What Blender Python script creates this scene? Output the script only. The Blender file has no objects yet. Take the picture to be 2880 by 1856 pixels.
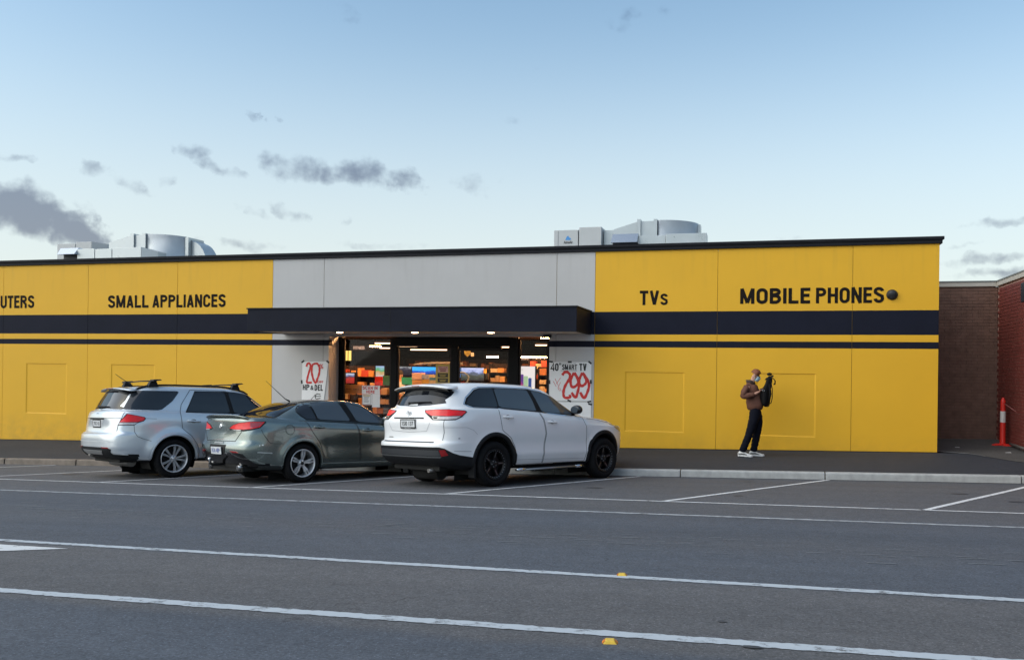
import bpy, bmesh, math, random
import numpy as np
from mathutils import Vector, Matrix, noise as mnoise
from mathutils.bvhtree import BVHTree
from mathutils.geometry import delaunay_2d_cdt

# ------------------------------------------------------------------ camera
S = bpy.context.scene
COL = S.collection
CAMZ = 2.0
cam_d = bpy.data.cameras.new("camera")
cam = bpy.data.objects.new("camera", cam_d)
COL.objects.link(cam)
cam_d.sensor_width = 36.0
cam_d.lens = 2481.0 / 2880.0 * 36.0
cam_d.shift_y = 108.0 / 2880.0
cam_d.clip_start = 0.1
cam_d.clip_end = 3000.0
YAW, ROLL = math.radians(15.76), math.radians(0.72)
cam.matrix_world = (Matrix.Translation((0, 0, CAMZ)) @ Matrix.Rotation(YAW, 4, 'Z')
                    @ Matrix.Rotation(math.radians(90), 4, 'X') @ Matrix.Rotation(ROLL, 4, 'Z'))
S.camera = cam

# ------------------------------------------------------------------ light and sky
SUN_EL, SUN_AZ = math.radians(38.0), math.radians(237.0)     # azimuth clockwise from +Y: behind the camera, to the left
world = bpy.data.worlds.new("World")
S.world = world
world.use_nodes = True
world.cycles.sampling_method = 'MANUAL'
world.cycles.sample_map_resolution = 256
wn, wl = world.node_tree.nodes, world.node_tree.links
wn.clear()

def wnode(t, **kw):
    n = wn.new(t)
    for k, v in kw.items():
        setattr(n, k, v)
    return n

def wmath(op, a, b=None, c=None, clamp=False):
    n = wn.new('ShaderNodeMath'); n.operation = op; n.use_clamp = clamp
    for i, x in enumerate((a, b, c)):
        if x is None: continue
        if isinstance(x, (int, float)): n.inputs[i].default_value = x
        else: wl.new(x, n.inputs[i])
    return n.outputs[0]

sky = wnode('ShaderNodeTexSky', sky_type='NISHITA', sun_disc=False)
sky.sun_elevation = SUN_EL
sky.sun_rotation = SUN_AZ
sky.altitude = 100.0
sky.air_density = 1.0
sky.dust_density = 1.5
sky.ozone_density = 0.8
tc = wnode('ShaderNodeTexCoord')
sep = wnode('ShaderNodeSeparateXYZ'); wl.new(tc.outputs['Generated'], sep.inputs[0])
vx, vy, vz = sep.outputs
az = wmath('ARCTAN2', vx, vy)                 # radians clockwise from +Y
el = wmath('ARCSINE', vz)
# cloud coordinates: azimuth / elevation in degrees, warped by noise
azd = wmath('MULTIPLY', az, 57.2958); eld = wmath('MULTIPLY', el, 57.2958)
cmb = wnode('ShaderNodeCombineXYZ'); wl.new(azd, cmb.inputs[0]); wl.new(eld, cmb.inputs[1])
def wnoise(scale, detail, rough, sx=1.0, sy=1.0, off=0.0):
    mp = wnode('ShaderNodeMapping'); mp.inputs['Scale'].default_value = (sx, sy, 1); mp.inputs['Location'].default_value = (off, off * .7, 0)
    wl.new(cmb.outputs[0], mp.inputs[0])
    n = wnode('ShaderNodeTexNoise'); n.inputs['Scale'].default_value = scale; n.inputs['Detail'].default_value = detail
    n.inputs['Roughness'].default_value = rough; wl.new(mp.outputs[0], n.inputs['Vector'])
    return n.outputs[0]
n_big = wnoise(0.62, 4, 0.5)
n_fine = wnoise(1.7, 3, 0.5, 1, 1.3, 7.1)
nsum = wmath('ADD', wmath('MULTIPLY', n_big, 1.55), wmath('MULTIPLY', n_fine, 0.45))   # around 1.0
# (azimuth deg, elevation deg, half width, half height, tilt, density)
CLOUDS = [
    (-45.8, 8.7, 3.7, 1.35, -0.12, 1.7), (-42.5, 7.9, 2.5, .95, -0.42, 1.5), (-47.2, 8.6, 1.86, 1.39, 0, 1.0), (-41.3, 7.5, 0.91, 0.49, -0.5, 0.8), (-45.2, 11.5, 1.02, 0.28, -0.05, 0.6), (-41.7, 11.3, 0.86, 0.43, -0.2, 0.55), (-39.3, 10.6, 1.47, 0.39, -0.35, 0.5), (-37.1, 11.0, 0.63, 0.4, -0.3, 0.38), (-35.8, 12.6, 1.04, 0.47, -0.15, 0.7), (-34.2, 11.8, 1.52, 0.43, -0.28, 0.62), (-31.8, 15.2, 0.67, 0.37, -0.45, 0.5), (-29.7, 12.2, 1.9, 0.87, -0.1, 0.85), (-30.7, 12.5, 0.99, 0.56, 0, 0.7), (-25.2, 12.1, 2.23, 0.84, -0.1, 1.0), (-22.8, 11.9, 0.99, 0.69, -0.5, 0.8), (-27.6, 12.0, 1.34, 0.57, 0, 0.7), (-30.2, 9.6, 1.31, 0.42, -0.4, 0.6), (-32.6, 9.5, 1.18, 0.39, -0.35, 0.34), (-19.0, 11.7, 2.36, 0.69, -0.1, 0.36), (-16.7, 11.8, 0.45, 0.37, 0, 0.3), (-26.7, 9.2, 0.38, 0.29, -0.5, 0.3), (-33.0, 7.5, 2.7, 0.34, 0.0, 0.42), (-24.0, 7.6, 3.85, 0.24, 0.03, 0.36), (13.0, 8.7, 1.58, 0.31, 0.08, 0.75), (12.2, 6.5, 2.6, 0.34, 0.06, 0.8), (12.6, 5.7, 2.32, 0.27, 0.04, 0.75), (11.3, 7.3, 1.52, 0.17, 0.05, 0.4), (-8.8, 21.5, 2.59, 0.57, 0.15, 0.3), (-26.4, 21.3, 1.24, 0.35, -0.3, 0.28), (-16.1, 15.6, 1.45, 0.34, 0, 0.25), (-13.6, 18.5, 0.72, 0.32, 0, 0.22), (1.5, 8.3, 1.56, 0.21, 0.05, 0.34),
    # the rest of the sky, outside the frame, carries the same broken cloud
    (-75, 12, 9, 2.5, -.2, .9), (-95, 16, 8, 2.2, .1, .8), (-120, 11, 10, 2.5, 0, .9), (-150, 14, 9, 2.4, -.1, .8), (175, 11, 11, 2.4, .1, .8),
    (150, 17, 8, 2.2, 0, .7), (120, 12, 10, 2.6, -.1, .9), (85, 14, 9, 2.2, .1, .8), (55, 10, 8, 1.8, .05, .8), (35, 14, 5, 1.4, .1, .5), (140, 34, 12, 4, 0, .5), (-140, 36, 12, 4, .1, .5), (-70, 35, 10, 4, 0, .4), (60, 36, 10, 4, .1, .4),
]
wc = wnode('ShaderNodeTexNoise'); wc.inputs['Scale'].default_value = 0.55; wc.inputs['Detail'].default_value = 5; wc.inputs['Roughness'].default_value = 0.55
wl.new(cmb.outputs[0], wc.inputs['Vector'])
w1 = wnode('ShaderNodeVectorMath', operation='SUBTRACT'); wl.new(wc.outputs['Color'], w1.inputs[0]); w1.inputs[1].default_value = (.5, .5, .5)
warped = wnode('ShaderNodeVectorMath', operation='MULTIPLY_ADD'); wl.new(w1.outputs[0], warped.inputs[0]); warped.inputs[1].default_value = (4.6, 1.6, 0); wl.new(cmb.outputs[0], warped.inputs[2])
total = None
for (ca, ce, hw, hh, tilt, dens) in CLOUDS:
    mp = wnode('ShaderNodeMapping', vector_type='TEXTURE')
    mp.inputs['Location'].default_value = (ca, ce, 0); mp.inputs['Rotation'].default_value = (0, 0, tilt); mp.inputs['Scale'].default_value = (hw * 1.35, hh * 1.35, 1)
    wl.new(warped.outputs[0], mp.inputs[0])
    ln = wnode('ShaderNodeVectorMath', operation='DOT_PRODUCT'); wl.new(mp.outputs[0], ln.inputs[0]); wl.new(mp.outputs[0], ln.inputs[1])
    g = wmath('MULTIPLY_ADD', ln.outputs['Value'], -dens, dens)
    total = g if total is None else wmath('MAXIMUM', total, g)
total = wmath('MAXIMUM', total, 0.0)
cl = wmath('SUBTRACT', wmath('MULTIPLY', total, 1.75), wmath('MULTIPLY', wmath('SUBTRACT', 1.13, nsum), 1.9))
cl = wmath('MULTIPLY', cl, wmath('MULTIPLY', total, 5.0, clamp=True))
mr = wnode('ShaderNodeMapRange', interpolation_type='SMOOTHSTEP'); wl.new(cl, mr.inputs['Value'])
mr.inputs['From Min'].default_value = 0.0; mr.inputs['From Max'].default_value = 2.1
mr.inputs['To Max'].default_value = 0.92
bg = wnode('ShaderNodeBackground'); bg.inputs['Strength'].default_value = 0.15
mix = wnode('ShaderNodeMix', data_type='RGBA'); wl.new(mr.outputs[0], mix.inputs[0])
# pale haze low over the whole horizon
hz = wnode('ShaderNodeMapRange', interpolation_type='SMOOTHERSTEP'); wl.new(eld, hz.inputs['Value'])
hz.inputs['From Min'].default_value = 0.0; hz.inputs['From Max'].default_value = 27.0; hz.inputs['To Min'].default_value = 0.80; hz.inputs['To Max'].default_value = 0.0
tint = wnode('ShaderNodeMix', data_type='RGBA', blend_type='MULTIPLY'); tint.inputs[0].default_value = 1.0; wl.new(sky.outputs[0], tint.inputs[6]); tint.inputs[7].default_value = (.95, 1.035, .955, 1)     # white balance of the sky light
hmix = wnode('ShaderNodeMix', data_type='RGBA'); wl.new(hz.outputs[0], hmix.inputs[0]); wl.new(tint.outputs[2], hmix.inputs[6]); hmix.inputs[7].default_value = (3.75, 3.92, 3.82, 1)
SKYC = hmix.outputs[2]
wl.new(SKYC, mix.inputs[6])
CLOUDC = wnode('ShaderNodeMix', data_type='RGBA', blend_type='MULTIPLY'); CLOUDC.inputs[0].default_value = 1.0
wl.new(SKYC, CLOUDC.inputs[6]); CLOUDC.inputs[7].default_value = (0.335, 0.345, 0.425, 1)
wl.new(CLOUDC.outputs[2], mix.inputs[7])
wl.new(mix.outputs[2], bg.inputs['Color'])
wo = wnode('ShaderNodeOutputWorld'); wl.new(bg.outputs[0], wo.inputs[0])

sun_d = bpy.data.lights.new("sun", 'SUN'); sun = bpy.data.objects.new("sun", sun_d); COL.objects.link(sun)
sun_d.energy = 1.5; sun_d.angle = math.radians(95); sun_d.color = (1.0, 0.955, 0.91)
sdir = Vector((math.sin(SUN_AZ) * math.cos(SUN_EL), math.cos(SUN_AZ) * math.cos(SUN_EL), math.sin(SUN_EL)))
sun.rotation_euler = (-sdir).to_track_quat('-Z', 'Y').to_euler()
sun.location = (-10, -10, 20)

S.view_settings.view_transform = 'Standard'
S.view_settings.look = 'None'
S.view_settings.gamma = 1.0
S.view_settings.use_curve_mapping = False
S.view_settings.exposure = 0.52
S.cycles.use_denoising = True
S.cycles.max_bounces = 7
S.cycles.diffuse_bounces = 2
S.cycles.caustics_reflective = False
S.cycles.caustics_refractive = False
S.cycles.sample_clamp_indirect = 6.0

# ------------------------------------------------------------------ helpers
random.seed(7)
rng = random.Random(11)

def tag(o, label=None, cat=None, group=None, kind=None):
    if label: o['label'] = label
    if cat: o['category'] = cat
    if group: o['group'] = group
    if kind: o['kind'] = kind
    return o

def empty(name, loc=(0, 0, 0), label=None, cat=None, group=None):
    o = bpy.data.objects.new(name, None); COL.objects.link(o); o.location = loc
    o.empty_display_size = 0.2
    return tag(o, label, cat, group)

def link(name, me, parent=None):
    o = bpy.data.objects.new(name, me); COL.objects.link(o)
    if parent is not None:
        o.parent = parent
    return o

class MB:
    """collects geometry for ONE mesh object"""
    def __init__(s): s.v = []; s.f = []; s.m = []; s.sm = []
    def add(s, vs, fs, m=0, smooth=False, M=None):
        b = len(s.v)
        for p in vs:
            p = Vector(p)
            if M is not None: p = M @ p
            s.v.append(tuple(p))
        for f in fs:
            s.f.append(tuple(b + i for i in f)); s.m.append(m); s.sm.append(smooth)
        return s
    def box(s, x0, x1, y0, y1, z0, z1, m=0, M=None):
        vs = [(x0, y0, z0), (x1, y0, z0), (x1, y1, z0), (x0, y1, z0), (x0, y0, z1), (x1, y0, z1), (x1, y1, z1), (x0, y1, z1)]
        return s.add(vs, [(0, 3, 2, 1), (4, 5, 6, 7), (0, 1, 5, 4), (1, 2, 6, 5), (2, 3, 7, 6), (3, 0, 4, 7)], m, False, M)
    def hexa(s, vs, m=0, M=None):
        return s.add(vs, [(0, 3, 2, 1), (4, 5, 6, 7), (0, 1, 5, 4), (1, 2, 6, 5), (2, 3, 7, 6), (3, 0, 4, 7)], m, False, M)
    def tube(s, path, r, n=10, m=0, caps=True, M=None):
        path = [Vector(p) for p in path]; N = len(path)
        rs = r if isinstance(r, (list, tuple)) else [r] * N
        vs = []; up = None
        for i in range(N):
            t = (path[min(i + 1, N - 1)] - path[max(i - 1, 0)]).normalized()
            if up is None:
                up = Vector((0, 0, 1)) if abs(t.z) < .9 else Vector((1, 0, 0))
            a = t.cross(up).normalized(); b = a.cross(t).normalized(); up = b
            for k in range(n):
                an = 2 * math.pi * k / n
                vs.append(path[i] + (a * math.cos(an) + b * math.sin(an)) * rs[i])
        fs = []
        for i in range(N - 1):
            for k in range(n):
                fs.append((i * n + k, i * n + (k + 1) % n, (i + 1) * n + (k + 1) % n, (i + 1) * n + k))
        s.add(vs, fs, m, True, M)
        if caps:
            s.add(vs[:n][::-1], [tuple(range(n))], m, False, M); s.add(vs[-n:], [tuple(range(n))], m, False, M)
        return s
    def lathe(s, prof, n=24, m=0, axis='Z', M=None, smooth=True, close=False):
        vs = []
        for (r, h) in prof:
            for k in range(n):
                an = 2 * math.pi * k / n
                c, d = r * math.cos(an), r * math.sin(an)
                vs.append({'Z': (c, d, h), 'Y': (c, h, d), 'X': (h, c, d)}[axis])
        fs = []; P = len(prof)
        for i in range(P - 1 + (1 if close else 0)):
            j = (i + 1) % P
            for k in range(n):
                fs.append((i * n + k, i * n + (k + 1) % n, j * n + (k + 1) % n, j * n + k))
        return s.add(vs, fs, m, smooth, M)
    def prism(s, poly, h0, h1, axis='Z', m=0, M=None):
        n = len(poly); mk = {'Z': lambda a, b, h: (a, b, h), 'Y': lambda a, b, h: (a, h, b), 'X': lambda a, b, h: (h, a, b)}[axis]
        vs = [mk(a, b, h0) for a, b in poly] + [mk(a, b, h1) for a, b in poly]
        fs = [tuple(range(n))[::-1], tuple(range(n, 2 * n))] + [(i, (i + 1) % n, n + (i + 1) % n, n + i) for i in range(n)]
        return s.add(vs, fs, m, False, M)
    def mesh(s, name, mats, fix=True):
        me = bpy.data.meshes.new(name)
        me.from_pydata(s.v, [], s.f)
        for mt in (mats if isinstance(mats, (list, tuple)) else [mats]): me.materials.append(mt)
        me.polygons.foreach_set('material_index', s.m)
        me.polygons.foreach_set('use_smooth', s.sm)
        if fix:
            bm = bmesh.new(); bm.from_mesh(me)
            bmesh.ops.remove_doubles(bm, verts=bm.verts, dist=1e-5)
            bmesh.ops.recalc_face_normals(bm, faces=bm.faces); bm.to_mesh(me); bm.free()
        me.update()
        return me
    def build(s, name, mats, parent=None, bevel=0.0, seg=2, fix=True):
        o = link(name, s.mesh(name, mats, fix), parent)
        if bevel:
            b = o.modifiers.new('bevel', 'BEVEL'); b.width = bevel; b.segments = seg; b.limit_method = 'ANGLE'
        return o

def copy_tree(o, parent=None):
    c = o.copy(); COL.objects.link(c); c.parent = parent
    for ch in list(o.children): copy_tree(ch, c)
    return c

# ---- materials
MATS = {}
def new_mat(name):
    m = bpy.data.materials.new(name); m.use_nodes = True
    nt = m.node_tree; b = nt.nodes['Principled BSDF']
    MATS[name] = m
    return m, nt, b

def pmat(name, col, rough=.55, metal=0.0, var=0.0, vscale=4.0, bump=0.0, bscale=60.0, coat=0.0, emis=None, estr=0.0, spec=.5, rvar=0.0, streak=0.0, trans=0.0):
    if name in MATS: return MATS[name]
    m, nt, b = new_mat(name)
    N, L = nt.nodes, nt.links
    b.inputs['Base Color'].default_value = (*col, 1); b.inputs['Roughness'].default_value = rough
    b.inputs['Metallic'].default_value = metal; b.inputs['Specular IOR Level'].default_value = spec
    b.inputs['Coat Weight'].default_value = coat; b.inputs['Coat Roughness'].default_value = .03
    if trans: b.inputs['Transmission Weight'].default_value = trans
    if emis: b.inputs['Emission Color'].default_value = (*emis, 1); b.inputs['Emission Strength'].default_value = estr
    if var or bump or rvar or streak:
        t = N.new('ShaderNodeTexCoord')
        if var or rvar:
            n = N.new('ShaderNodeTexNoise'); n.inputs['Scale'].default_value = vscale; n.inputs['Detail'].default_value = 6; n.inputs['Roughness'].default_value = .62
            L.new(t.outputs['Object'], n.inputs['Vector'])
            if var:
                mp = N.new('ShaderNodeMapRange'); L.new(n.outputs[0], mp.inputs[0])
                mp.inputs[1].default_value = .25; mp.inputs[2].default_value = .75; mp.inputs[3].default_value = 1 - var; mp.inputs[4].default_value = 1 + var
                fac = mp.outputs[0]
                if streak:
                    q = N.new('ShaderNodeMapping'); q.inputs['Scale'].default_value = (9, 9, .35); L.new(t.outputs['Object'], q.inputs[0])
                    n3 = N.new('ShaderNodeTexNoise'); n3.inputs['Scale'].default_value = 1.0; n3.inputs['Detail'].default_value = 4; L.new(q.outputs[0], n3.inputs['Vector'])
                    mp3 = N.new('ShaderNodeMapRange'); L.new(n3.outputs[0], mp3.inputs[0]); mp3.inputs[1].default_value = .3; mp3.inputs[2].default_value = .7; mp3.inputs[3].default_value = 1 - streak; mp3.inputs[4].default_value = 1 + streak * .5
                    mm = N.new('ShaderNodeMath'); mm.operation = 'MULTIPLY'; L.new(fac, mm.inputs[0]); L.new(mp3.outputs[0], mm.inputs[1]); fac = mm.outputs[0]
                vm = N.new('ShaderNodeVectorMath'); vm.operation = 'SCALE'; vm.inputs[0].default_value = col; L.new(fac, vm.inputs['Scale'])
                L.new(vm.outputs[0], b.inputs['Base Color'])
            if rvar:
                mp2 = N.new('ShaderNodeMapRange'); L.new(n.outputs[0], mp2.inputs[0]); mp2.inputs[1].default_value = .3; mp2.inputs[2].default_value = .7
                mp2.inputs[3].default_value = max(.02, rough - rvar); mp2.inputs[4].default_value = rough + rvar; L.new(mp2.outputs[0], b.inputs['Roughness'])
        if bump:
            n2 = N.new('ShaderNodeTexNoise'); n2.inputs['Scale'].default_value = bscale; n2.inputs['Detail'].default_value = 4
            L.new(t.outputs['Object'], n2.inputs['Vector'])
            bp = N.new('ShaderNodeBump'); bp.inputs['Strength'].default_value = bump; bp.inputs['Distance'].default_value = .01
            L.new(n2.outputs[0], bp.inputs['Height']); L.new(bp.outputs[0], b.inputs['Normal'])
    return m

def emat(name, col, strength):
    return pmat(name, (0.02, 0.02, 0.02), .5, emis=col, estr=strength)

# ---- lettering (Blender's own built-in font)
def text_mesh(txt, size, bold=0.0, sx=1.0, extrude=0.0, space=1.0, name='lettering', shear=0.0, align='LEFT'):
    cu = bpy.data.curves.new(name, 'FONT'); cu.body = txt; cu.size = size; cu.offset = bold; cu.extrude = extrude
    cu.space_character = space; cu.shear = shear; cu.align_x = align; cu.resolution_u = 3
    o = bpy.data.objects.new(name, cu); COL.objects.link(o)
    dg = bpy.context.evaluated_depsgraph_get(); dg.update()
    me = bpy.data.meshes.new_from_object(o.evaluated_get(dg))
    bpy.data.objects.remove(o); bpy.data.curves.remove(cu)
    if sx != 1.0: me.transform(Matrix.Diagonal((sx, 1, 1, 1)))
    return me

def text_fit(txt, x0, x1, z0, z1, y, mat, parent, name='painted_sign', bold=0.0, extrude=0.002, M=None, depth_sign=1):
    """lettering standing in an x/z plane facing -Y, filling the given rectangle"""
    me = text_mesh(txt, 1.0, 0.0, 1.0, 0.0, 1.0, name)
    if bold:                                     # heavier strokes: shifted copies, half a millimetre apart
        bm = bmesh.new(); bm.from_mesh(me); base = list(bm.verts) + list(bm.edges) + list(bm.faces)
        for (sx, sz) in ((-1, -.5), (1, -.5), (-1, .5), (1, .5)):
            r_ = bmesh.ops.duplicate(bm, geom=base)
            vv = [g for g in r_['geom'] if isinstance(g, bmesh.types.BMVert)]
            bmesh.ops.translate(bm, verts=vv, vec=(sx * bold, sz * bold, .0004 * (1 + sx + 2 * (sz + .5))))
        bm.to_mesh(me); bm.free()
    co = np.empty(len(me.vertices) * 3); me.vertices.foreach_get('co', co); co = co.reshape(-1, 3)
    mn, mx = co.min(0), co.max(0)
    u = (co[:, 0] - mn[0]) / (mx[0] - mn[0]); w = (co[:, 1] - mn[1]) / (mx[1] - mn[1])
    out = np.stack([x0 + u * (x1 - x0), y - co[:, 2], z0 + w * (z1 - z0)], 1)
    if M is not None:
        out = np.array([tuple(M @ Vector(p)) for p in out])
    me.vertices.foreach_set('co', out.ravel()); me.materials.clear(); me.materials.append(mat); me.update()
    o = link(name, me, parent)
    return o

def stroke(mb, pts, w, y, m=0, close=False, yoff=0.0):
    """hand-painted stroke: a flat ribbon through (x,z) points in a plane facing -Y"""
    P = []
    n = len(pts)
    def cr(p0, p1, p2, p3, t):
        return tuple(.5 * (2 * p1[i] + (p2[i] - p0[i]) * t + (2 * p0[i] - 5 * p1[i] + 4 * p2[i] - p3[i]) * t * t + (3 * p1[i] - p0[i] - 3 * p2[i] + p3[i]) * t ** 3) for i in (0, 1))
    for i in range(n - 1):
        a = pts[max(i - 1, 0)]; b = pts[i]; c = pts[i + 1]; d = pts[min(i + 2, n - 1)]
        for k in range(6): P.append(cr(a, b, c, d, k / 6))
    P.append(pts[-1])
    vs = []
    for i, p in enumerate(P):
        q0, q1 = P[max(i - 1, 0)], P[min(i + 1, len(P) - 1)]
        dx, dz = q1[0] - q0[0], q1[1] - q0[1]; l = math.hypot(dx, dz) or 1
        ww = w * (1 + .12 * math.sin(i * 1.3))
        yv = y - .00004 * i
        vs += [(p[0] - dz / l * ww / 2, yv, p[1] + dx / l * ww / 2), (p[0] + dz / l * ww / 2, yv, p[1] - dx / l * ww / 2)]
    mb.add(vs, [(2 * i, 2 * i + 1, 2 * i + 3, 2 * i + 2) for i in range(len(P) - 1)], m)

# ---- condensed bold capitals drawn as strokes (cap height 1, stem t)
def _arc(cx, cz, rx, rz, a0, a1, n=8): return [(cx + rx * math.cos(math.radians(a0 + (a1 - a0) * i / n)), cz + rz * math.sin(math.radians(a0 + (a1 - a0) * i / n))) for i in range(n + 1)]
def glyph(c, t):
    h = t / 2; w = .60; R = w - h; k = (w - t) / 2; m = w / 2
    if c == 'I': return t, [[(h, 0), (h, 1)]]
    if c == 'L': return .52, [[(h, 1), (h, 0)], [(h, h), (.52, h)]]
    if c == 'E': return .50, [[(h, 0), (h, 1)], [(h, h), (.50, h)], [(h, .52), (.46, .52)], [(h, 1 - h), (.50, 1 - h)]]
    if c == 'T': return .54, [[(0, 1 - h), (.54, 1 - h)], [(.27, 0), (.27, 1)]]
    if c == 'H': return w, [[(h, 0), (h, 1)], [(R, 0), (R, 1)], [(h, .51), (R, .51)]]
    if c == 'N': return w, [[(h, 0), (h, 1)], [(R, 0), (R, 1)], [(h * .9, 1), (w - h * .9, 0)]]
    if c == 'M': return .76, [[(h, 0), (h, 1)], [(.76 - h, 0), (.76 - h, 1)], [(h, 1), (.38, .06)], [(.76 - h, 1), (.38, .06)]]
    if c == 'V': return .60, [[(h * .95, 1), (.30, .03)], [(.60 - h * .95, 1), (.30, .03)]]
    if c == 'A': return .60, [[(h * .95, 0), (.30, .97)], [(.60 - h * .95, 0), (.30, .97)], [(.16, .26), (.44, .26)]]
    if c == 'U': return w, [[(h, 1), (h, .30)] + _arc(m, .30, k, .30 - h, 180, 360, 12) + [(R, 1)]]
    if c in 'O0': return w, [_arc(m, .70, k, .30 - h, 0, 180, 12) + _arc(m, .30, k, .30 - h, 180, 360, 12) + [(R, .70), (R, .72)]]
    if c == 'C': return w, [[(R, .66)] + _arc(m, .70, k, .30 - h, 0, 180, 12) + _arc(m, .30, k, .30 - h, 180, 360, 12) + [(R, .34)]]
    if c == 'P': return w, [[(h, 0), (h, 1)], [(h, 1 - h), (m, 1 - h)] + _arc(m, .72, k, .28 - h, 90, -90, 10) + [(h, .44 + h)]]
    if c == 'R': return w + .02, [[(h, 0), (h, 1)], [(h, 1 - h), (m, 1 - h)] + _arc(m, .73, k, .27 - h, 90, -90, 10) + [(h, .46 + h)], [(m, .50), (R - .01, .30), (R, 0)]]
    if c == 'B': return w, [[(h, 0), (h, 1)], [(h, 1 - h), (m, 1 - h)] + _arc(m, .755, k * .92, .245 - h, 90, -90, 10) + [(h, .51)], [(h, .51), (m, .51)] + _arc(m, .30, k, .21, 90, -90, 10) + [(h, h)]]
    if c == 'D': return w, [[(h, 0), (h, 1)], [(h, 1 - h), (m * .8, 1 - h)] + _arc(m * .8, .5, R - m * .8, .5 - h, 90, -90, 14) + [(h, h)]]
    if c == '4': return w, [[(R - .06, 0), (R - .06, 1), (.04, .30), (w, .30)]]
    if c in 'Ss':
        P = _arc(m, .735, k, .265 - h, 5, 180, 10) + [(h + .01, .66), (m * .9, .53), (R - .02, .42)] + _arc(m, .275, k, .275 - h, 20, -180, 12)
        return w, [P]
    return .3, []
def ribbon(mb, pts, w, y, m=0):
    n = len(pts); L = []
    for i in range(n):
        a = Vector(pts[max(i - 1, 0)]); b = Vector(pts[i]); c = Vector(pts[min(i + 1, n - 1)])
        d1 = (b - a).normalized() if (b - a).length > 1e-9 else (c - b).normalized(); d2 = (c - b).normalized() if (c - b).length > 1e-9 else d1
        n1 = Vector((-d1.y, d1.x)); n2 = Vector((-d2.y, d2.x)); q = (n1 + n2)
        if q.length < 1e-6: q = n1
        q.normalize(); s_ = min(1.6, 1 / max(.3, q.dot(n1))); L.append((b + q * (w / 2 * s_), b - q * (w / 2 * s_)))
    vs = []
    for (a, b) in L: vs += [(a.x, y, a.y), (b.x, y, b.y)]
    mb.add(vs, [(2 * i, 2 * i + 1, 2 * i + 3, 2 * i + 2) for i in range(n - 1)], m)
def glyphs(txt, x0, x1, z0, z1, y, t, mat, name, gap=.085, slant=0.0, rough=0.0):
    items = []; X = 0
    for c in txt:
        if c == ' ': X += .28; continue
        w, st = glyph(c, t); sc_ = .78 if c.islower() else 1.0
        items.append((X, sc_, st)); X += w * sc_ + gap
    X -= gap; sx = (x1 - x0) / X; sz = z1 - z0; mb = MB(); k = 0
    th = t * (sx + sz) / 2
    for (ox, sc_, st) in items:
        for s_ in st:
            pts = [(x0 + (ox + px * sc_) * sx + slant * pz * sz + rough * rng.uniform(-1, 1), z0 + pz * sc_ * sz + rough * rng.uniform(-1, 1)) for px, pz in s_]
            ribbon(mb, pts, th * sc_, y - .0003 * (k % 5)); k += 1
    return mb.build(name, mat, None, fix=False)

# ------------------------------------------------------------------ ground, road, kerb, footpath
def road_z(x, y):
    """the street climbs to the right and falls towards the kerb; crest near the camera"""
    if y >= 3.0: return .78 + .026 * x - .045 * y
    if y >= -6.0: return .78 + .026 * x - .135 - .02 * (3.0 - y)
    return .78 + .026 * x - .135 - .18

KERB_Y = 17.0
def kerb_top(x): return road_z(x, KERB_Y) + .135
def wall_base(x): return .305 + .0225 * x
def path_z(x, y):
    t = (y - (KERB_Y + .16)) / (19.7 - KERB_Y - .16)
    return kerb_top(x) * (1 - t) + wall_base(x) * t

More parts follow.
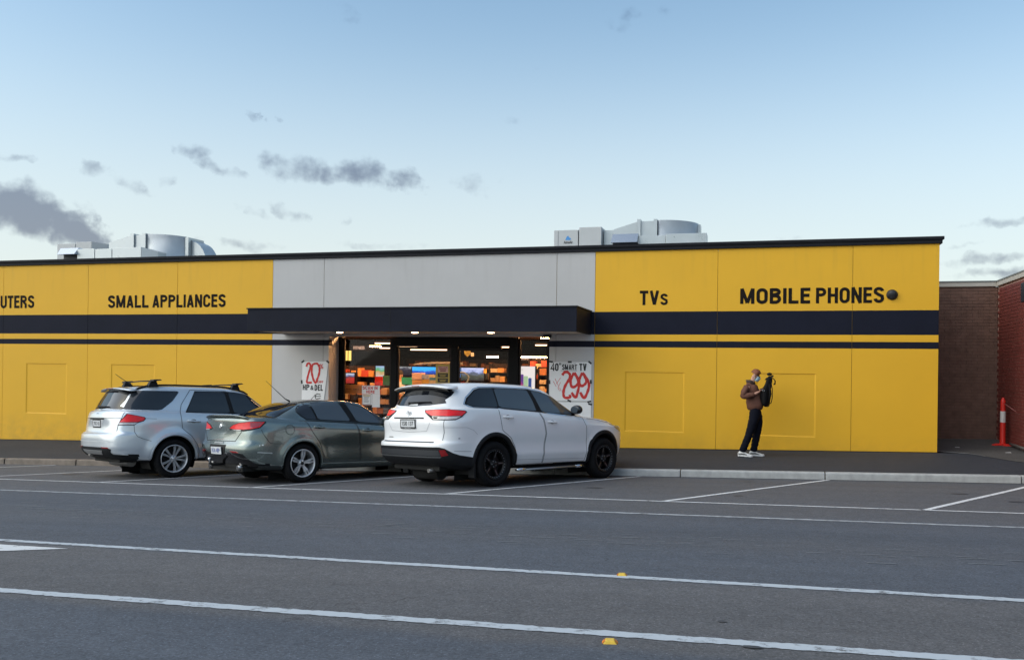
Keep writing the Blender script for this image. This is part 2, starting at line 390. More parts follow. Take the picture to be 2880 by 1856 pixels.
def asphalt(name, c0, c1, scale=1.0, speck=.35, rough=.85, bands=None, patch=.25):
    m, nt, b = new_mat(name); N, L = nt.nodes, nt.links
    t = N.new('ShaderNodeTexCoord'); src = t.outputs['Object']
    def nz(sc, det, ro=.6, vec=None):
        n = N.new('ShaderNodeTexNoise'); n.inputs['Scale'].default_value = sc; n.inputs['Detail'].default_value = det; n.inputs['Roughness'].default_value = ro
        L.new(vec or src, n.inputs['Vector']); return n.outputs[0]
    def rng_(x, a, bb, lo, hi):
        q = N.new('ShaderNodeMapRange'); L.new(x, q.inputs[0])
        for i, v in enumerate((a, bb, lo, hi)): q.inputs[1 + i].default_value = v
        return q.outputs[0]
    def mul(a, bb):
        q = N.new('ShaderNodeMath'); q.operation = 'MULTIPLY'; L.new(a, q.inputs[0]); L.new(bb, q.inputs[1]); return q.outputs[0]
    mixc = N.new('ShaderNodeMix'); mixc.data_type = 'RGBA'; mixc.inputs[6].default_value = (*c0, 1); mixc.inputs[7].default_value = (*c1, 1)
    big = rng_(nz(.35 * scale, 5), .35, .65, 0, 1)
    if bands:
        sp = N.new('ShaderNodeSeparateXYZ'); L.new(src, sp.inputs[0])
        # y corrected for the slight skew of the painted lanes
        sk = N.new('ShaderNodeMath'); sk.operation = 'MULTIPLY_ADD'; L.new(sp.outputs[0], sk.inputs[0]); sk.inputs[1].default_value = .047; L.new(sp.outputs[1], sk.inputs[2])
        wob = N.new('ShaderNodeMath'); wob.operation = 'MULTIPLY_ADD'; L.new(nz(1.2, 3), wob.inputs[0]); wob.inputs[1].default_value = .3; L.new(sk.outputs[0], wob.inputs[2])
        cr = N.new('ShaderNodeValToRGB'); y0, y1 = 0.0, 18.0
        nv = N.new('ShaderNodeMapRange'); L.new(wob.outputs[0], nv.inputs[0]); nv.inputs[1].default_value = y0; nv.inputs[2].default_value = y1
        L.new(nv.outputs[0], cr.inputs[0])
        e = cr.color_ramp.elements
        for i, (yy, g) in enumerate(bands):
            if i < 2: el_ = e[i]; el_.position = yy / 18
            else: el_ = e.new(yy / 18)
            el_.color = (g, g, g, 1)
        ad = N.new('ShaderNodeMath'); ad.operation = 'MULTIPLY_ADD'; L.new(big, ad.inputs[0]); ad.inputs[1].default_value = patch; L.new(cr.outputs[0], ad.inputs[2]); ad.use_clamp = True
        L.new(ad.outputs[0], mixc.inputs[0])
    else:
        L.new(big, mixc.inputs[0])
    sp1 = rng_(nz(48, 4, .8), .32, .68, 1 - speck * 1.35, 1 + speck * 1.35)
    sp2 = rng_(nz(9 * scale, 6, .7), .3, .7, .86, 1.14)
    # streaks along the driving direction
    mp = N.new('ShaderNodeMapping'); mp.inputs['Scale'].default_value = (.12, 1.6, 1); L.new(src, mp.inputs[0])
    stq = rng_(nz(1.0, 5, .6, mp.outputs[0]), .3, .7, .9, 1.1)
    vor = N.new('ShaderNodeTexVoronoi'); vor.inputs['Scale'].default_value = 38; L.new(src, vor.inputs['Vector'])
    chip = rng_(vor.outputs['Distance'], .06, .20, 2.3, 1.0)
    vm = N.new('ShaderNodeVectorMath'); vm.operation = 'SCALE'; L.new(mixc.outputs[2], vm.inputs[0]); L.new(mul(mul(sp1, sp2), mul(stq, chip)), vm.inputs['Scale'])
    # thin hairline cracks
    vc = N.new('ShaderNodeTexVoronoi'); vc.feature = 'DISTANCE_TO_EDGE'; vc.inputs['Scale'].default_value = .42
    ws = N.new('ShaderNodeVectorMath'); ws.operation = 'MULTIPLY_ADD'
    wn_ = N.new('ShaderNodeTexNoise'); wn_.inputs['Scale'].default_value = 1.4; wn_.inputs['Detail'].default_value = 5; L.new(src, wn_.inputs['Vector'])
    L.new(wn_.outputs['Color'], ws.inputs[0]); ws.inputs[1].default_value = (1.1, 1.1, 1.1); L.new(src, ws.inputs[2]); L.new(ws.outputs[0], vc.inputs['Vector'])
    ck = rng_(vc.outputs['Distance'], .0, .004, 1, 0); msk = rng_(nz(.5, 2), .56, .62, 0, .5)
    cm = N.new('ShaderNodeMix'); cm.data_type = 'RGBA'; L.new(mul(ck, msk), cm.inputs[0]); L.new(vm.outputs[0], cm.inputs[6]); cm.inputs[7].default_value = (.012, .012, .012, 1)
    L.new(cm.outputs[2], b.inputs['Base Color'])
    b.inputs['Roughness'].default_value = rough; b.inputs['Specular IOR Level'].default_value = .35
    bp = N.new('ShaderNodeBump'); bp.inputs['Strength'].default_value = .5; bp.inputs['Distance'].default_value = .006
    L.new(nz(120, 3, .8), bp.inputs['Height']); L.new(bp.outputs[0], b.inputs['Normal'])
    return m

M_ROAD = asphalt('road_asphalt', (.071, .081, .099), (.100, .098, .101), bands=[(0, .0), (4.55, .0), (4.72, .80), (6.5, .9), (6.7, .10), (7.7, .0), (8.6, .30), (9.6, .0), (10.7, .15), (11.1, .60), (16.2, .6), (17.0, .3)])
M_PATH = asphalt('footpath_asphalt', (.025, .029, .038), (.034, .037, .046), scale=.8, speck=.25, patch=.2)
M_LANE = asphalt('lane_asphalt', (.060, .058, .056), (.082, .078, .074), scale=1.5, speck=.3)
M_GROUND = asphalt('far_ground', (.05, .05, .048), (.07, .068, .06), scale=.3)
M_CONC = pmat('kerb_concrete', (.36, .37, .37), .85, var=.18, vscale=6, bump=.4, bscale=80, streak=.1)
M_BLUESTONE = pmat('old_kerb_stone', (.20, .165, .135), .9, var=.3, vscale=5, bump=.7, bscale=40)

def sheet(name, xs, ys, zf, mat, kind='structure', parent=None, skirt=0):
    vs = [(x, y, zf(x, y)) for y in ys for x in xs]; nx = len(xs)
    fs = [(j * nx + i, j * nx + i + 1, (j + 1) * nx + i + 1, (j + 1) * nx + i) for j in range(len(ys) - 1) for i in range(nx - 1)]
    mb = MB(); mb.add(vs, fs); o = mb.build(name, mat, parent, fix=False)
    if kind: tag(o, kind=kind)
    return o

gr = sheet('ground', [-400, -60, 60, 400], [-400, -30, 60, 600], lambda x, y: -.62 + .026 * max(-60, min(60, x)), M_GROUND)
tag(gr, 'bare dark ground beyond the street and the buildings', None)
road = sheet('road', list(np.linspace(-60, 60, 41)), [-30, -6, 3] + list(np.linspace(4, KERB_Y + .02, 14)), road_z, M_ROAD)
tag(road, 'grey asphalt road with an angled parking lane along the shop')
fp = sheet('footpath', list(np.linspace(-60, 3.5, 40)), [KERB_Y + .15, 18.4, 19.72], path_z, M_PATH); tag(fp, 'dark asphalt footpath in front of the yellow shop')
# lane on the right: dark footpath apron in front, paler lane behind a curved joint
def lane_z(x, y):
    if y <= 19.72: return path_z(x, y) if x < 3.6 else path_z(x, y)
    return wall_base(x) + .03 * (y - 19.7)
apr = sheet('footpath_apron', list(np.linspace(3.5, 14, 12)), [KERB_Y + .15, 18.4, 19.72], path_z, M_PATH); tag(apr, 'dark asphalt footpath crossing the lane mouth')
lane = MB()
edge = [(3.48, 19.95), (4.05, 19.62), (4.28, 19.3), (4.62, 18.75), (4.9, 18.45), (5.3, 18.3), (6.0, 18.1), (9.0, 17.9), (14, 17.8)]
vs = []; fs = []
for (x, y) in edge: vs.append((x, y, lane_z(x, y) + .006))
ne = len(edge)
for (x, y) in edge: vs.append((x, max(y, 19.72) + .001 if y < 19.72 else y + .3, lane_z(x, max(y, 19.72) if y < 19.72 else y + .3) + .006))
for (x, y) in edge: vs.append((x, 30.0, lane_z(x, 30.0) + .006))
for r in range(2):
    for i in range(ne - 1): fs.append((r * ne + i, r * ne + i + 1, (r + 1) * ne + i + 1, (r + 1) * ne + i))
lane.add(vs, fs); tag(lane.build('lane', M_LANE, fix=True), 'pale worn lane between the yellow shop and the brick wall', kind='structure')
# pale concrete edging strip along the joint
es = MB(); vs = []; 
for (x, y) in edge[:3]: vs += [(x, y - .03, lane_z(x, y) + .012), (x, y + .03, lane_z(x, y) + .012)]
es.add(vs, [(2 * i, 2 * i + 2, 2 * i + 3, 2 * i + 1) for i in range(len(edge[:3]) - 1)])
vs = []
for (x, y) in edge[4:7]: vs += [(x, y - .012, lane_z(x, y) + .011), (x, y + .012, lane_z(x, y) + .011)]
es.add(vs, [(2 * i, 2 * i + 2, 2 * i + 3, 2 * i + 1) for i in range(2)])
tag(es.build('edging_strip', M_CONC), 'thin pale concrete edging where footpath meets lane', kind='structure')

# kerb: separate cast lengths, concrete on the right, old stone on the left
kerb_roots = {}
for (nm, lab, x0, x1, step, mt) in [('stone_kerb', 'old brownish stone kerb at the left of the parked cars', -40.4, -9.0, 2.27, M_BLUESTONE), ('concrete_kerb', 'pale concrete kerb along the right-hand footpath', -9.0, 14.0, 2.6, M_CONC)]:
    root = empty(nm, (x0, KERB_Y, road_z(x0, KERB_Y))); tag(root, lab, kind='structure')
    x = x0; k = 0
    offs = {'stone_kerb': [], 'concrete_kerb': []}
    joints = [x0]
    if nm == 'concrete_kerb':
        joints = [-9.0, -6.6, -4.45, -2.05, .55 - 1.5, .55 + 2.0 - .9, 1.45 + 2.5, 6.6, 9.2, 11.8, 14.0]
        joints = [-9.0, -6.4, -3.9, -1.45, 1.15, 4.35, 7.0, 9.6, 12.0, 14.0]
    else:
        while joints[-1] < x1 - .5: joints.append(joints[-1] + step + rng.uniform(-.25, .25))
        joints[-1] = x1 - .001
    for a, bx in zip(joints[:-1], joints[1:]):
        g = .008 if nm == 'concrete_kerb' else .016
        mb = MB(); q = []
        for xx in (a + g, bx - g):
            z0 = road_z(xx, KERB_Y) - .12; zt = kerb_top(xx)
            q.append([(xx, KERB_Y - .0, z0), (xx, KERB_Y + .02, zt - .02), (xx, KERB_Y + .035, zt - .004), (xx, KERB_Y + .16, zt), (xx, KERB_Y + .16, z0)])
        n = 5
        mb.add(q[0] + q[1], [tuple(range(n)), tuple(range(n, 2 * n))[::-1]] + [(i, i + n, (i + 1) % n + n, (i + 1) % n) for i in range(n)])
        o = mb.build('kerb_block', mt, None, bevel=.012)
        o.parent = root; o.matrix_parent_inverse = root.matrix_world.inverted() if False else Matrix.Translation(-Vector(root.location))
    # gutter joint: a narrow dark strip at the foot
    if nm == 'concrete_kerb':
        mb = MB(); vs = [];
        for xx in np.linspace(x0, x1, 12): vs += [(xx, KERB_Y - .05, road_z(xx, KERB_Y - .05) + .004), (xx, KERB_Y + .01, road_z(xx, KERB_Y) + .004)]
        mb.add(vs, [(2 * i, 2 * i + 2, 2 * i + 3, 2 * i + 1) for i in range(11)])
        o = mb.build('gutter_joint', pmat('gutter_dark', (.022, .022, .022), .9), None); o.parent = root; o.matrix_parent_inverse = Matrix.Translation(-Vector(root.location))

# ---- painted lines (worn white paint, sheets 4 mm above the asphalt)
def paint_mat(name, col, wear_lo, wear_hi, scale=9):
    m, nt, b = new_mat(name); N, L = nt.nodes, nt.links
    t = N.new('ShaderNodeTexCoord')
    n1 = N.new('ShaderNodeTexNoise'); n1.inputs['Scale'].default_value = scale; n1.inputs['Detail'].default_value = 8; n1.inputs['Roughness'].default_value = .75
    L.new(t.outputs['Object'], n1.inputs['Vector'])
    mr_ = N.new('ShaderNodeMapRange'); L.new(n1.outputs[0], mr_.inputs[0]); mr_.inputs[1].default_value = wear_lo; mr_.inputs[2].default_value = wear_hi
    mx = N.new('ShaderNodeMix'); mx.data_type = 'RGBA'; L.new(mr_.outputs[0], mx.inputs[0]); mx.inputs[6].default_value = (.085, .085, .088, 1); mx.inputs[7].default_value = (*col, 1)
    L.new(mx.outputs[2], b.inputs['Base Color']); b.inputs['Roughness'].default_value = .7
    bp = N.new('ShaderNodeBump'); bp.inputs['Strength'].default_value = .4; bp.inputs['Distance'].default_value = .005
    n2 = N.new('ShaderNodeTexNoise'); n2.inputs['Scale'].default_value = 90; L.new(t.outputs['Object'], n2.inputs['Vector']); L.new(n2.outputs[0], bp.inputs['Height']); L.new(bp.outputs[0], b.inputs['Normal'])
    return m
M_LINE = paint_mat('line_paint', (.44, .475, .505), .34, .46)
M_LINE2 = paint_mat('line_paint_bay', (.66, .67, .68), .34, .44)
M_LINE3 = paint_mat('line_paint_faded', (.40, .42, .44), .32, .55)
M_ARROW = paint_mat('arrow_paint', (.62, .63, .63), .36, .44, 6)

def line(name, p0, p1, w, mat, label, jag=.006, seg=None):
    d = Vector((p1[0] - p0[0], p1[1] - p0[1])); Ln = d.length; d.normalize(); nrm = Vector((-d.y, d.x))
    n = seg or max(2, int(Ln / .035)); n = min(n, 1400)
    vs = []
    for i in range(n + 1):
        t = i / n; c = Vector(p0) + d * (Ln * t)
        for s in (-1, 1):
            q = c + nrm * (s * (w / 2 + rng.uniform(-jag, jag) + jag * 1.2 * mnoise.noise(Vector((c.x * 3.1, c.y * 3.1, s * 7.0)))) + .012 * mnoise.noise(Vector((c.x * .35, c.y * .35, 3.3))))
            vs.append((q.x, q.y, road_z(q.x, q.y) + .004))
    mb = MB(); mb.add(vs, [(2 * i, 2 * i + 1, 2 * i + 3, 2 * i + 2) for i in range(n)])
    o = mb.build(name, mat, None, fix=False); tag(o, label, kind='structure'); return o
def through(a, b, x0, x1):
    k = (b[1] - a[1]) / (b[0] - a[0]); return (x0, a[1] + k * (x0 - a[0])), (x1, a[1] + k * (x1 - a[0]))
p, q = through((-13.49, 13.11), (3.10, 11.98), -32, 12); line('bay_edge_line', p, q, .075, M_LINE2, 'thin white line closing the open ends of the parking bays', .004)
p, q = through((-11.61, 11.26), (2.70, 10.50), -30, 12); line('lane_edge_line', p, q, .105, M_LINE3, 'faded white line just outside the parking bays')
p, q = through((-7.02, 6.82), (1.66, 6.42), -28, 9); line('centre_line', p, q, .105, M_LINE, 'white lane line in the middle distance, with arrow tip below it', .008)
p, q = through((-5.020, 4.889), (0.806, 4.823), -24, 8); line('near_lane_line', p, q, .115, M_LINE, 'widest white lane line, nearest the camera', .009)
bays = [(-24.3, 'far left'), (-21.0, ''), (-17.75, ''), (-14.45, ''), (-11.2, ''), (-8.0, ''), (-4.56, ''), (-1.28, ''), (2.0, '')]
bl = ['bay line farthest to the left, out beyond the silver car', 'bay line well left of the silver four-wheel drive', 'bay line crossing the tarmac left of the silver car', 'bay line meeting the kerb beside the silver car', 'diagonal bay line between silver car and green sedan', 'diagonal bay line under the green sedan', 'diagonal bay line between the sedan and the white car', 'diagonal bay line right of the white car', 'diagonal bay line at the far right edge']
bl = ['white bay line far left beyond the silver car'] * 2 + ['white bay line left of the silver car, the farther one', 'white bay line left of the silver car, the nearer one', 'white bay line starting in front of the silver car', 'white bay line starting in front of the green sedan', 'white bay line starting in front of the white car', 'white diagonal bay line in the middle of the empty bays', 'white diagonal bay line at the right edge of the picture']
for (bx, _), lab in zip(bays[2:], bl[2:]):
    y0 = 13.11 + (11.98 - 13.11) / (3.1 + 13.49) * (bx + 13.49)
    L_ = (16.98 - y0) / math.sin(math.radians(62.2))
    p1 = (bx + L_ * math.cos(math.radians(62.2)), 16.98)
    o = line('bay_line', (bx, y0), p1, .085, M_LINE2, lab, .004)
# tip of a painted arrow / island at the left edge
mb = MB(); tri = [(-5.97, 6.575), (-6.76, 6.60), (-8.4, 6.66), (-8.4, 5.1), (-6.25, 6.084 + .12)]
tri = [(-5.97, 6.55), (-8.2, 6.66), (-8.2, 5.72), (-6.40, 6.30)]
mb.add([(x, y, road_z(x, y) + .0045) for x, y in tri], [(0, 1, 2, 3)])
tag(mb.build('road_arrow', M_ARROW), 'white painted arrow tip at the left edge of the road', kind='structure')

# faint pale scuffs along the middle of the far lane, dark drips in the bays, a scab of tar on the near line
mb = MB()
for k in range(150):
    x = rng.uniform(-12, 4.5); y = 8.36 - .1 * x + rng.gauss(0, .12) + (.0 if k % 3 else rng.uniform(-.8, .6)); l_ = rng.uniform(.02, .16); w_ = rng.uniform(.006, .016)
    q = [(x - l_, y - w_), (x + l_, y - w_ * .3), (x + l_ * .8, y + w_), (x - l_ * .9, y + w_ * .6)]
    mb.add([(a, b, road_z(a, b) + .004) for a, b in q], [(0, 1, 2, 3)])
tag(mb.build('scuff_marks', pmat('scuff_pale', (.17, .185, .20), .8), fix=False), 'faint pale scuff dashes along the far lane', kind='stuff')
mb = MB()
for (x, y, r_, e_) in ((-.24, 16.26, .06, 2.6), (-2.6, 14.2, .10, 1.4), (2.9, 14.6, .08, 1.5), (-.3, 13.4, .05, 1.5), (3.4, 13.5, .09, 1.3), (-13.2, 14.5, .15, 1.4), (-.03, 4.755, .026, 2.2), (-.2, 5.3, .025, 1.2)):
    n = 14; P_ = []
    for i in range(n):
        a = 2 * math.pi * i / n; rr_ = r_ * (1 + .35 * mnoise.noise(Vector((math.cos(a) * 1.5 + x, math.sin(a) * 1.5, y)))); P_.append((x + rr_ * e_ * math.cos(a), y + rr_ * math.sin(a)))
    mb.add([(a, b, road_z(a, b) + (.0065 if y < 5 else .004)) for a, b in P_], [tuple(range(n))])
tag(mb.build('oil_stains', pmat('oil_stain', (.042, .043, .047), .6, var=.3, vscale=9), fix=False), 'dark oil drips and tar spots on the asphalt', kind='stuff')

# raised yellow pavement markers
M_RPM = pmat('marker_yellow', (.72, .47, .05), .45, var=.15, vscale=30); M_RPMO = pmat('marker_reflector', (.75, .22, .02), .25)
for (x, y, rz, lab) in [(-.985, 6.60, math.radians(10), 'small yellow raised road marker on the farther lane line'), (-.755, 4.66, math.radians(10), 'yellow raised road marker below the nearest lane line')]:
    mk = empty('road_marker', (x, y, road_z(x, y) + .0), lab, 'road marker', 'yellow raised road markers')
    mk.rotation_euler = (-.045, -.026, rz); mk.scale = (.72, .72, .8)
    mb = MB(); w0, w1, d0 = .062, .030, .052; h = .022
    mb.hexa([(-w0, -d0, -.012), (w0, -d0, -.012), (w0, d0, -.012), (-w0, d0, -.012), (-w1, -d0 * .8, h), (w1, -d0 * .8, h), (w1, d0 * .8, h), (-w1, d0 * .8, h)])
    mb.build('marker_body', M_RPM, mk, bevel=.004)
    for sgn in (-1, 1):
        mb = MB(); a = Vector((sgn * (w0 - .006), 0, 0.004)); 
        mb.add([(sgn * .060, -.040, -.004), (sgn * .060, .040, -.004), (sgn * .036, .036, .018), (sgn * .036, -.036, .018)], [(0, 1, 2, 3)])
        for i in range(4): mb.v[-4 + i] = tuple(Vector(mb.v[-4 + i]) + Vector((sgn * .0015, 0, .0015)))
        mb.build('reflector', M_RPMO, mk)

# ------------------------------------------------------------------ the yellow shop
M_YEL = pmat('yellow_paint', (.76, .412, .012), .62, var=.03, vscale=1.2, bump=.22, bscale=170)
def weather(m, z0, z1, amt):
    """splash dirt near the footpath and faint runs below the parapet, each with its own ragged shape"""
    nt = m.node_tree; N, L = nt.nodes, nt.links; b = N['Principled BSDF']
    src = b.inputs['Base Color'].links[0].from_socket
    t = N.new('ShaderNodeTexCoord'); sp = N.new('ShaderNodeSeparateXYZ'); L.new(t.outputs['Object'], sp.inputs[0])
    def mr(x, a, b_, c, d):
        q = N.new('ShaderNodeMapRange'); L.new(x, q.inputs[0])
        for i, v in enumerate((a, b_, c, d)): q.inputs[1 + i].default_value = v
        return q.outputs[0]
    n1 = N.new('ShaderNodeTexNoise'); n1.inputs['Scale'].default_value = 3.5; n1.inputs['Detail'].default_value = 7; n1.inputs['Roughness'].default_value = .7; L.new(t.outputs['Object'], n1.inputs['Vector'])
    mp = N.new('ShaderNodeMapping'); mp.inputs['Scale'].default_value = (5, 5, .5); L.new(t.outputs['Object'], mp.inputs[0])
    n2 = N.new('ShaderNodeTexNoise'); n2.inputs['Scale'].default_value = 1.3; n2.inputs['Detail'].default_value = 6; L.new(mp.outputs[0], n2.inputs['Vector'])
    def mul(a, b_):
        q = N.new('ShaderNodeMath'); q.operation = 'MULTIPLY'; L.new(a, q.inputs[0]); L.new(b_, q.inputs[1]); return q.outputs[0]
    splash = mul(mr(sp.outputs[2], z0, z1, 1, 0), mr(n1.outputs[0], .38, .68, 0, amt))
    runs = mul(mr(sp.outputs[2], 3.6, 4.66, 0, 1), mr(n2.outputs[0], .52, .72, 0, amt * .35))
    sm = N.new('ShaderNodeMath'); sm.operation = 'MAXIMUM'; L.new(splash, sm.inputs[0]); L.new(runs, sm.inputs[1])
    mx = N.new('ShaderNodeMix'); mx.data_type = 'RGBA'; L.new(sm.outputs[0], mx.inputs[0]); L.new(src, mx.inputs[6]); mx.inputs[7].default_value = (.10, .075, .045, 1)
    L.new(mx.outputs[2], b.inputs['Base Color'])
weather(M_YEL, -.1, .75, .30)
M_NAVY = pmat('navy_paint', (.0095, .0115, .023), .7, var=.12, vscale=2, bump=.2, bscale=170, spec=.15)
M_GREY = pmat('grey_paint', (.50, .49, .485), .65, var=.045, vscale=1.0, bump=.2, bscale=170)
weather(M_GREY, 0, .6, .25)
M_CAP = pmat('parapet_metal', (.012, .013, .017), .6, var=.2, vscale=3, spec=.15)
M_BLACK = pmat('black_aluminium', (.003, .003, .0035), .5, spec=.12)
M_LETTER = pmat('sign_letters', (.014, .011, .010), .7, spec=.08)
M_SOFFIT = pmat('soffit_board', (.52, .47, .43), .7, var=.05)
M_ROOF = pmat('roof_sheet', (.30, .31, .32), .5, metal=.3)
M_BACK = pmat('shop_rear_wall', (.25, .24, .23), .8)

WY = 19.7
shop = empty('store_building', (-8, WY, 0), 'long single-storey yellow shop with grey entrance bay and navy stripes', 'building')
def ch(o, root):
    """parent keeping world placement (root only translated)"""
    o.parent = root; o.matrix_parent_inverse = Matrix.Translation(-Vector(root.location)); return o

LV = [-1.3, 2.505, 2.645, 2.79, 3.30, 4.66]         # stripe levels of the painted panels
SM = [0, 1, 0, 1, 0]                                # main, navy, main, navy, main
def wall_panel(x0, x1, mat, recess=None, gap=.0045, zlo=None, thick=.16, zhi=4.66):
    """precast panel with painted stripes; recess = (x0,x1,z0,z1) blind window set back 25 mm"""
    a, b = x0 + gap, x1 - gap
    zs = [z for z in LV if (zlo is None or z > zlo) and z < zhi]
    zs = ([zlo] if zlo is not None else []) + zs
    if zs[-1] < zhi: zs.append(zhi)
    mb = MB()
    for i in range(len(zs) - 1):
        zm = (zs[i] + zs[i + 1]) / 2
        k = max(j for j in range(len(LV) - 1) if LV[j] <= zm); m = SM[k]
        if recess and zs[i] < recess[2] and zs[i + 1] > recess[3]:
            rx0, rx1, rz0, rz1 = recess; d = .014
            X = [a, rx0, rx1, b]; Z = [zs[i], rz0, rz1, zs[i + 1]]
            for ii in range(3):
                for jj in range(3):
                    if ii == 1 and jj == 1: continue
                    mb.add([(X[ii], WY, Z[jj]), (X[ii + 1], WY, Z[jj]), (X[ii + 1], WY, Z[jj + 1]), (X[ii], WY, Z[jj + 1])], [(0, 1, 2, 3)], m)
            o_, i_ = [(rx0, WY, rz0), (rx1, WY, rz0), (rx1, WY, rz1), (rx0, WY, rz1)], [(rx0 + .03, WY + d, rz0 + .024), (rx1 - .03, WY + d, rz0 + .024), (rx1 - .03, WY + d, rz1 - .004), (rx0 + .03, WY + d, rz1 - .004)]
            mb.add(o_ + i_, [(0, 1, 5, 4), (1, 2, 6, 5), (2, 3, 7, 6), (3, 0, 4, 7), (4, 5, 6, 7)], m)
        else:
            mb.add([(a, WY, zs[i]), (b, WY, zs[i]), (b, WY, zs[i + 1]), (a, WY, zs[i + 1])], [(0, 1, 2, 3)], m)
        # edges and back
        mb.add([(a, WY, zs[i]), (a, WY + thick, zs[i]), (a, WY + thick, zs[i + 1]), (a, WY, zs[i + 1])], [(3, 2, 1, 0)], m)
        mb.add([(b, WY, zs[i]), (b, WY + thick, zs[i]), (b, WY + thick, zs[i + 1]), (b, WY, zs[i + 1])], [(0, 1, 2, 3)], m)
        mb.add([(a, WY + thick, zs[i]), (b, WY + thick, zs[i]), (b, WY + thick, zs[i + 1]), (a, WY + thick, zs[i + 1])], [(3, 2, 1, 0)], m)
    mb.add([(a, WY, zs[0]), (b, WY, zs[0]), (b, WY + thick, zs[0]), (a, WY + thick, zs[0])], [(3, 2, 1, 0)], 0)
    mb.add([(a, WY, zs[-1]), (b, WY, zs[-1]), (b, WY + thick, zs[-1]), (a, WY + thick, zs[-1])], [(0, 1, 2, 3)], 0)
    return ch(mb.build('wall_panel', [mat, M_NAVY]), shop)

for (x0, x1, rec) in [(-28.6, -25.8, None), (-25.8, -23.03, (-25.0, -23.7, .62, 1.975)), (-23.03, -20.23, (-22.3, -20.95, .62, 1.975)), (-20.23, -17.41, (-19.43, -18.08, .61, 1.975)), (-17.41, -14.62, (-16.65, -15.29, .61, 1.975)), (-14.62, -11.83, None)]:
    wall_panel(x0, x1, M_YEL, rec)
for (x0, x1, rec) in [(-3.63, -.93, (-2.93, -1.615, .63, 1.955)), (-.93, 1.825, (-.1, 1.125, .62, 1.965)), (1.825, 3.485, None)]:
    wall_panel(x0, x1, M_YEL, rec)
wall_panel(-11.83, -10.41, M_GREY); wall_panel(-10.41, -10.25, M_GREY, zhi=2.74)
wall_panel(-4.52, -3.63, M_GREY); wall_panel(-4.68, -4.52, M_GREY, zhi=2.74)
# lintel over the entrance (no stripes: behind the awning)
mb = MB(); mb.box(-10.404, -4.526, WY, WY + .16, 2.742, 4.66); ch(mb.build('lintel_panel', M_GREY), shop)
# dark backing strips in the panel joints
for jx in (-25.8, -23.03, -20.23, -17.41, -14.62, -11.83, -3.63, -.93, 1.825, -10.41, -4.52):
    mb = MB(); mb.box(jx - .02, jx + .02, WY + .014, WY + .05, 2.8 if jx in (-10.41, -4.52) else -1.2, 4.6)
    ch(mb.build('joint_sealant', pmat('joint_sealant', (.34, .20, .02), .8)), shop)
# dark base joint along the footpath
mb = MB(); vs = []
for xx in list(np.linspace(-28, -10.3, 12)): vs += [(xx, WY - .006, wall_base(xx) - .05), (xx, WY - .006, wall_base(xx) + .018)]
mb.add(vs, [(2 * i, 2 * i + 2, 2 * i + 3, 2 * i + 1) for i in range(11)])
vs = []
for xx in list(np.linspace(-4.67, 3.48, 8)): vs += [(xx, WY - .006, wall_base(xx) - .05), (xx, WY - .006, wall_base(xx) + .018)]
mb.add(vs, [(2 * i, 2 * i + 2, 2 * i + 3, 2 * i + 1) for i in range(7)])
ch(mb.build('base_joint', pmat('base_joint', (.03, .022, .012), .9)), shop)
# jambs of the recessed entrance, side walls, roof
mb = MB(); mb.box(-10.42, -10.25, WY + .162, 20.42, -.6, 2.74); ch(mb.build('entrance_jamb', M_GREY), shop)
mb = MB(); mb.box(-4.68, -4.51, WY + .162, 20.42, -.6, 2.74); ch(mb.build('entrance_jamb', M_GREY), shop)
mb = MB(); mb.box(3.34, 3.48, WY + .162, 42, -1, 4.60); ch(mb.build('side_wall', M_YEL), shop)
mb = MB(); mb.box(-28.6, -28.4, WY + .162, 42, -2, 4.60); ch(mb.build('side_wall', M_YEL), shop)
mb = MB(); mb.box(-28.4, 3.34, WY + .162, 42, 4.30, 4.38); ch(mb.build('roof', M_ROOF), shop)
# parapet cap, two steps
mb = MB(); mb.box(-28.7, 3.53, WY - .045, WY + .26, 4.655, 4.735); mb.box(-28.72, 3.56, WY - .07, WY + .28, 4.735, 4.80)
ch(mb.build('parapet_cap', M_CAP, bevel=.008), shop)
# vent cover next to the lettering
mb = MB(); mb.lathe([(0, -.07), (.05, -.066), (.085, -.05), (.108, -.018), (.112, 0)], 28, axis='Y', M=Matrix.Translation((2.592, WY, 3.62)))
o = ch(mb.build('vent_cover', pmat('vent_metal', (.035, .035, .037), .45, metal=.3)), shop)
mb = MB()
for k in range(-4, 5):
    w = math.sqrt(max(.0, .1 ** 2 - (k * .022) ** 2)); mb.box(2.592 - w, 2.592 + w, WY - .074 + .0009 * k * k * 4, WY - .068 + .0009 * k * k * 4, 3.62 + k * .022 - .003, 3.62 + k * .022 + .003)
q = mb.build('vent_slat', M_BLACK); q.parent = o; q.matrix_parent_inverse = Matrix.Translation(-Vector(shop.location))
q.matrix_parent_inverse = Matrix.Identity(4)

def sign(txt, x0, x1, z0, z1):
    return ch(glyphs(txt, x0, x1, z0, z1, WY - .004, .19, M_LETTER, 'painted_sign'), shop)
for (t_, x0, x1, z0, z1) in [('UTERS', -20.33, -19.18, 3.49, 3.835), ('COMP', -21.42, -20.40, 3.49, 3.835), ('SMALL', -16.77, -15.50, 3.475, 3.805), ('APPLIANCES', -15.38, -13.18, 3.475, 3.805),
                             ('MOBILE', -.455, .985, 3.455, 3.785), ('PHONES', 1.10, 2.44, 3.455, 3.785), ('TVs', -2.62, -2.0, 3.445, 3.765)]:
    sign(t_, x0, x1, z0, z1)

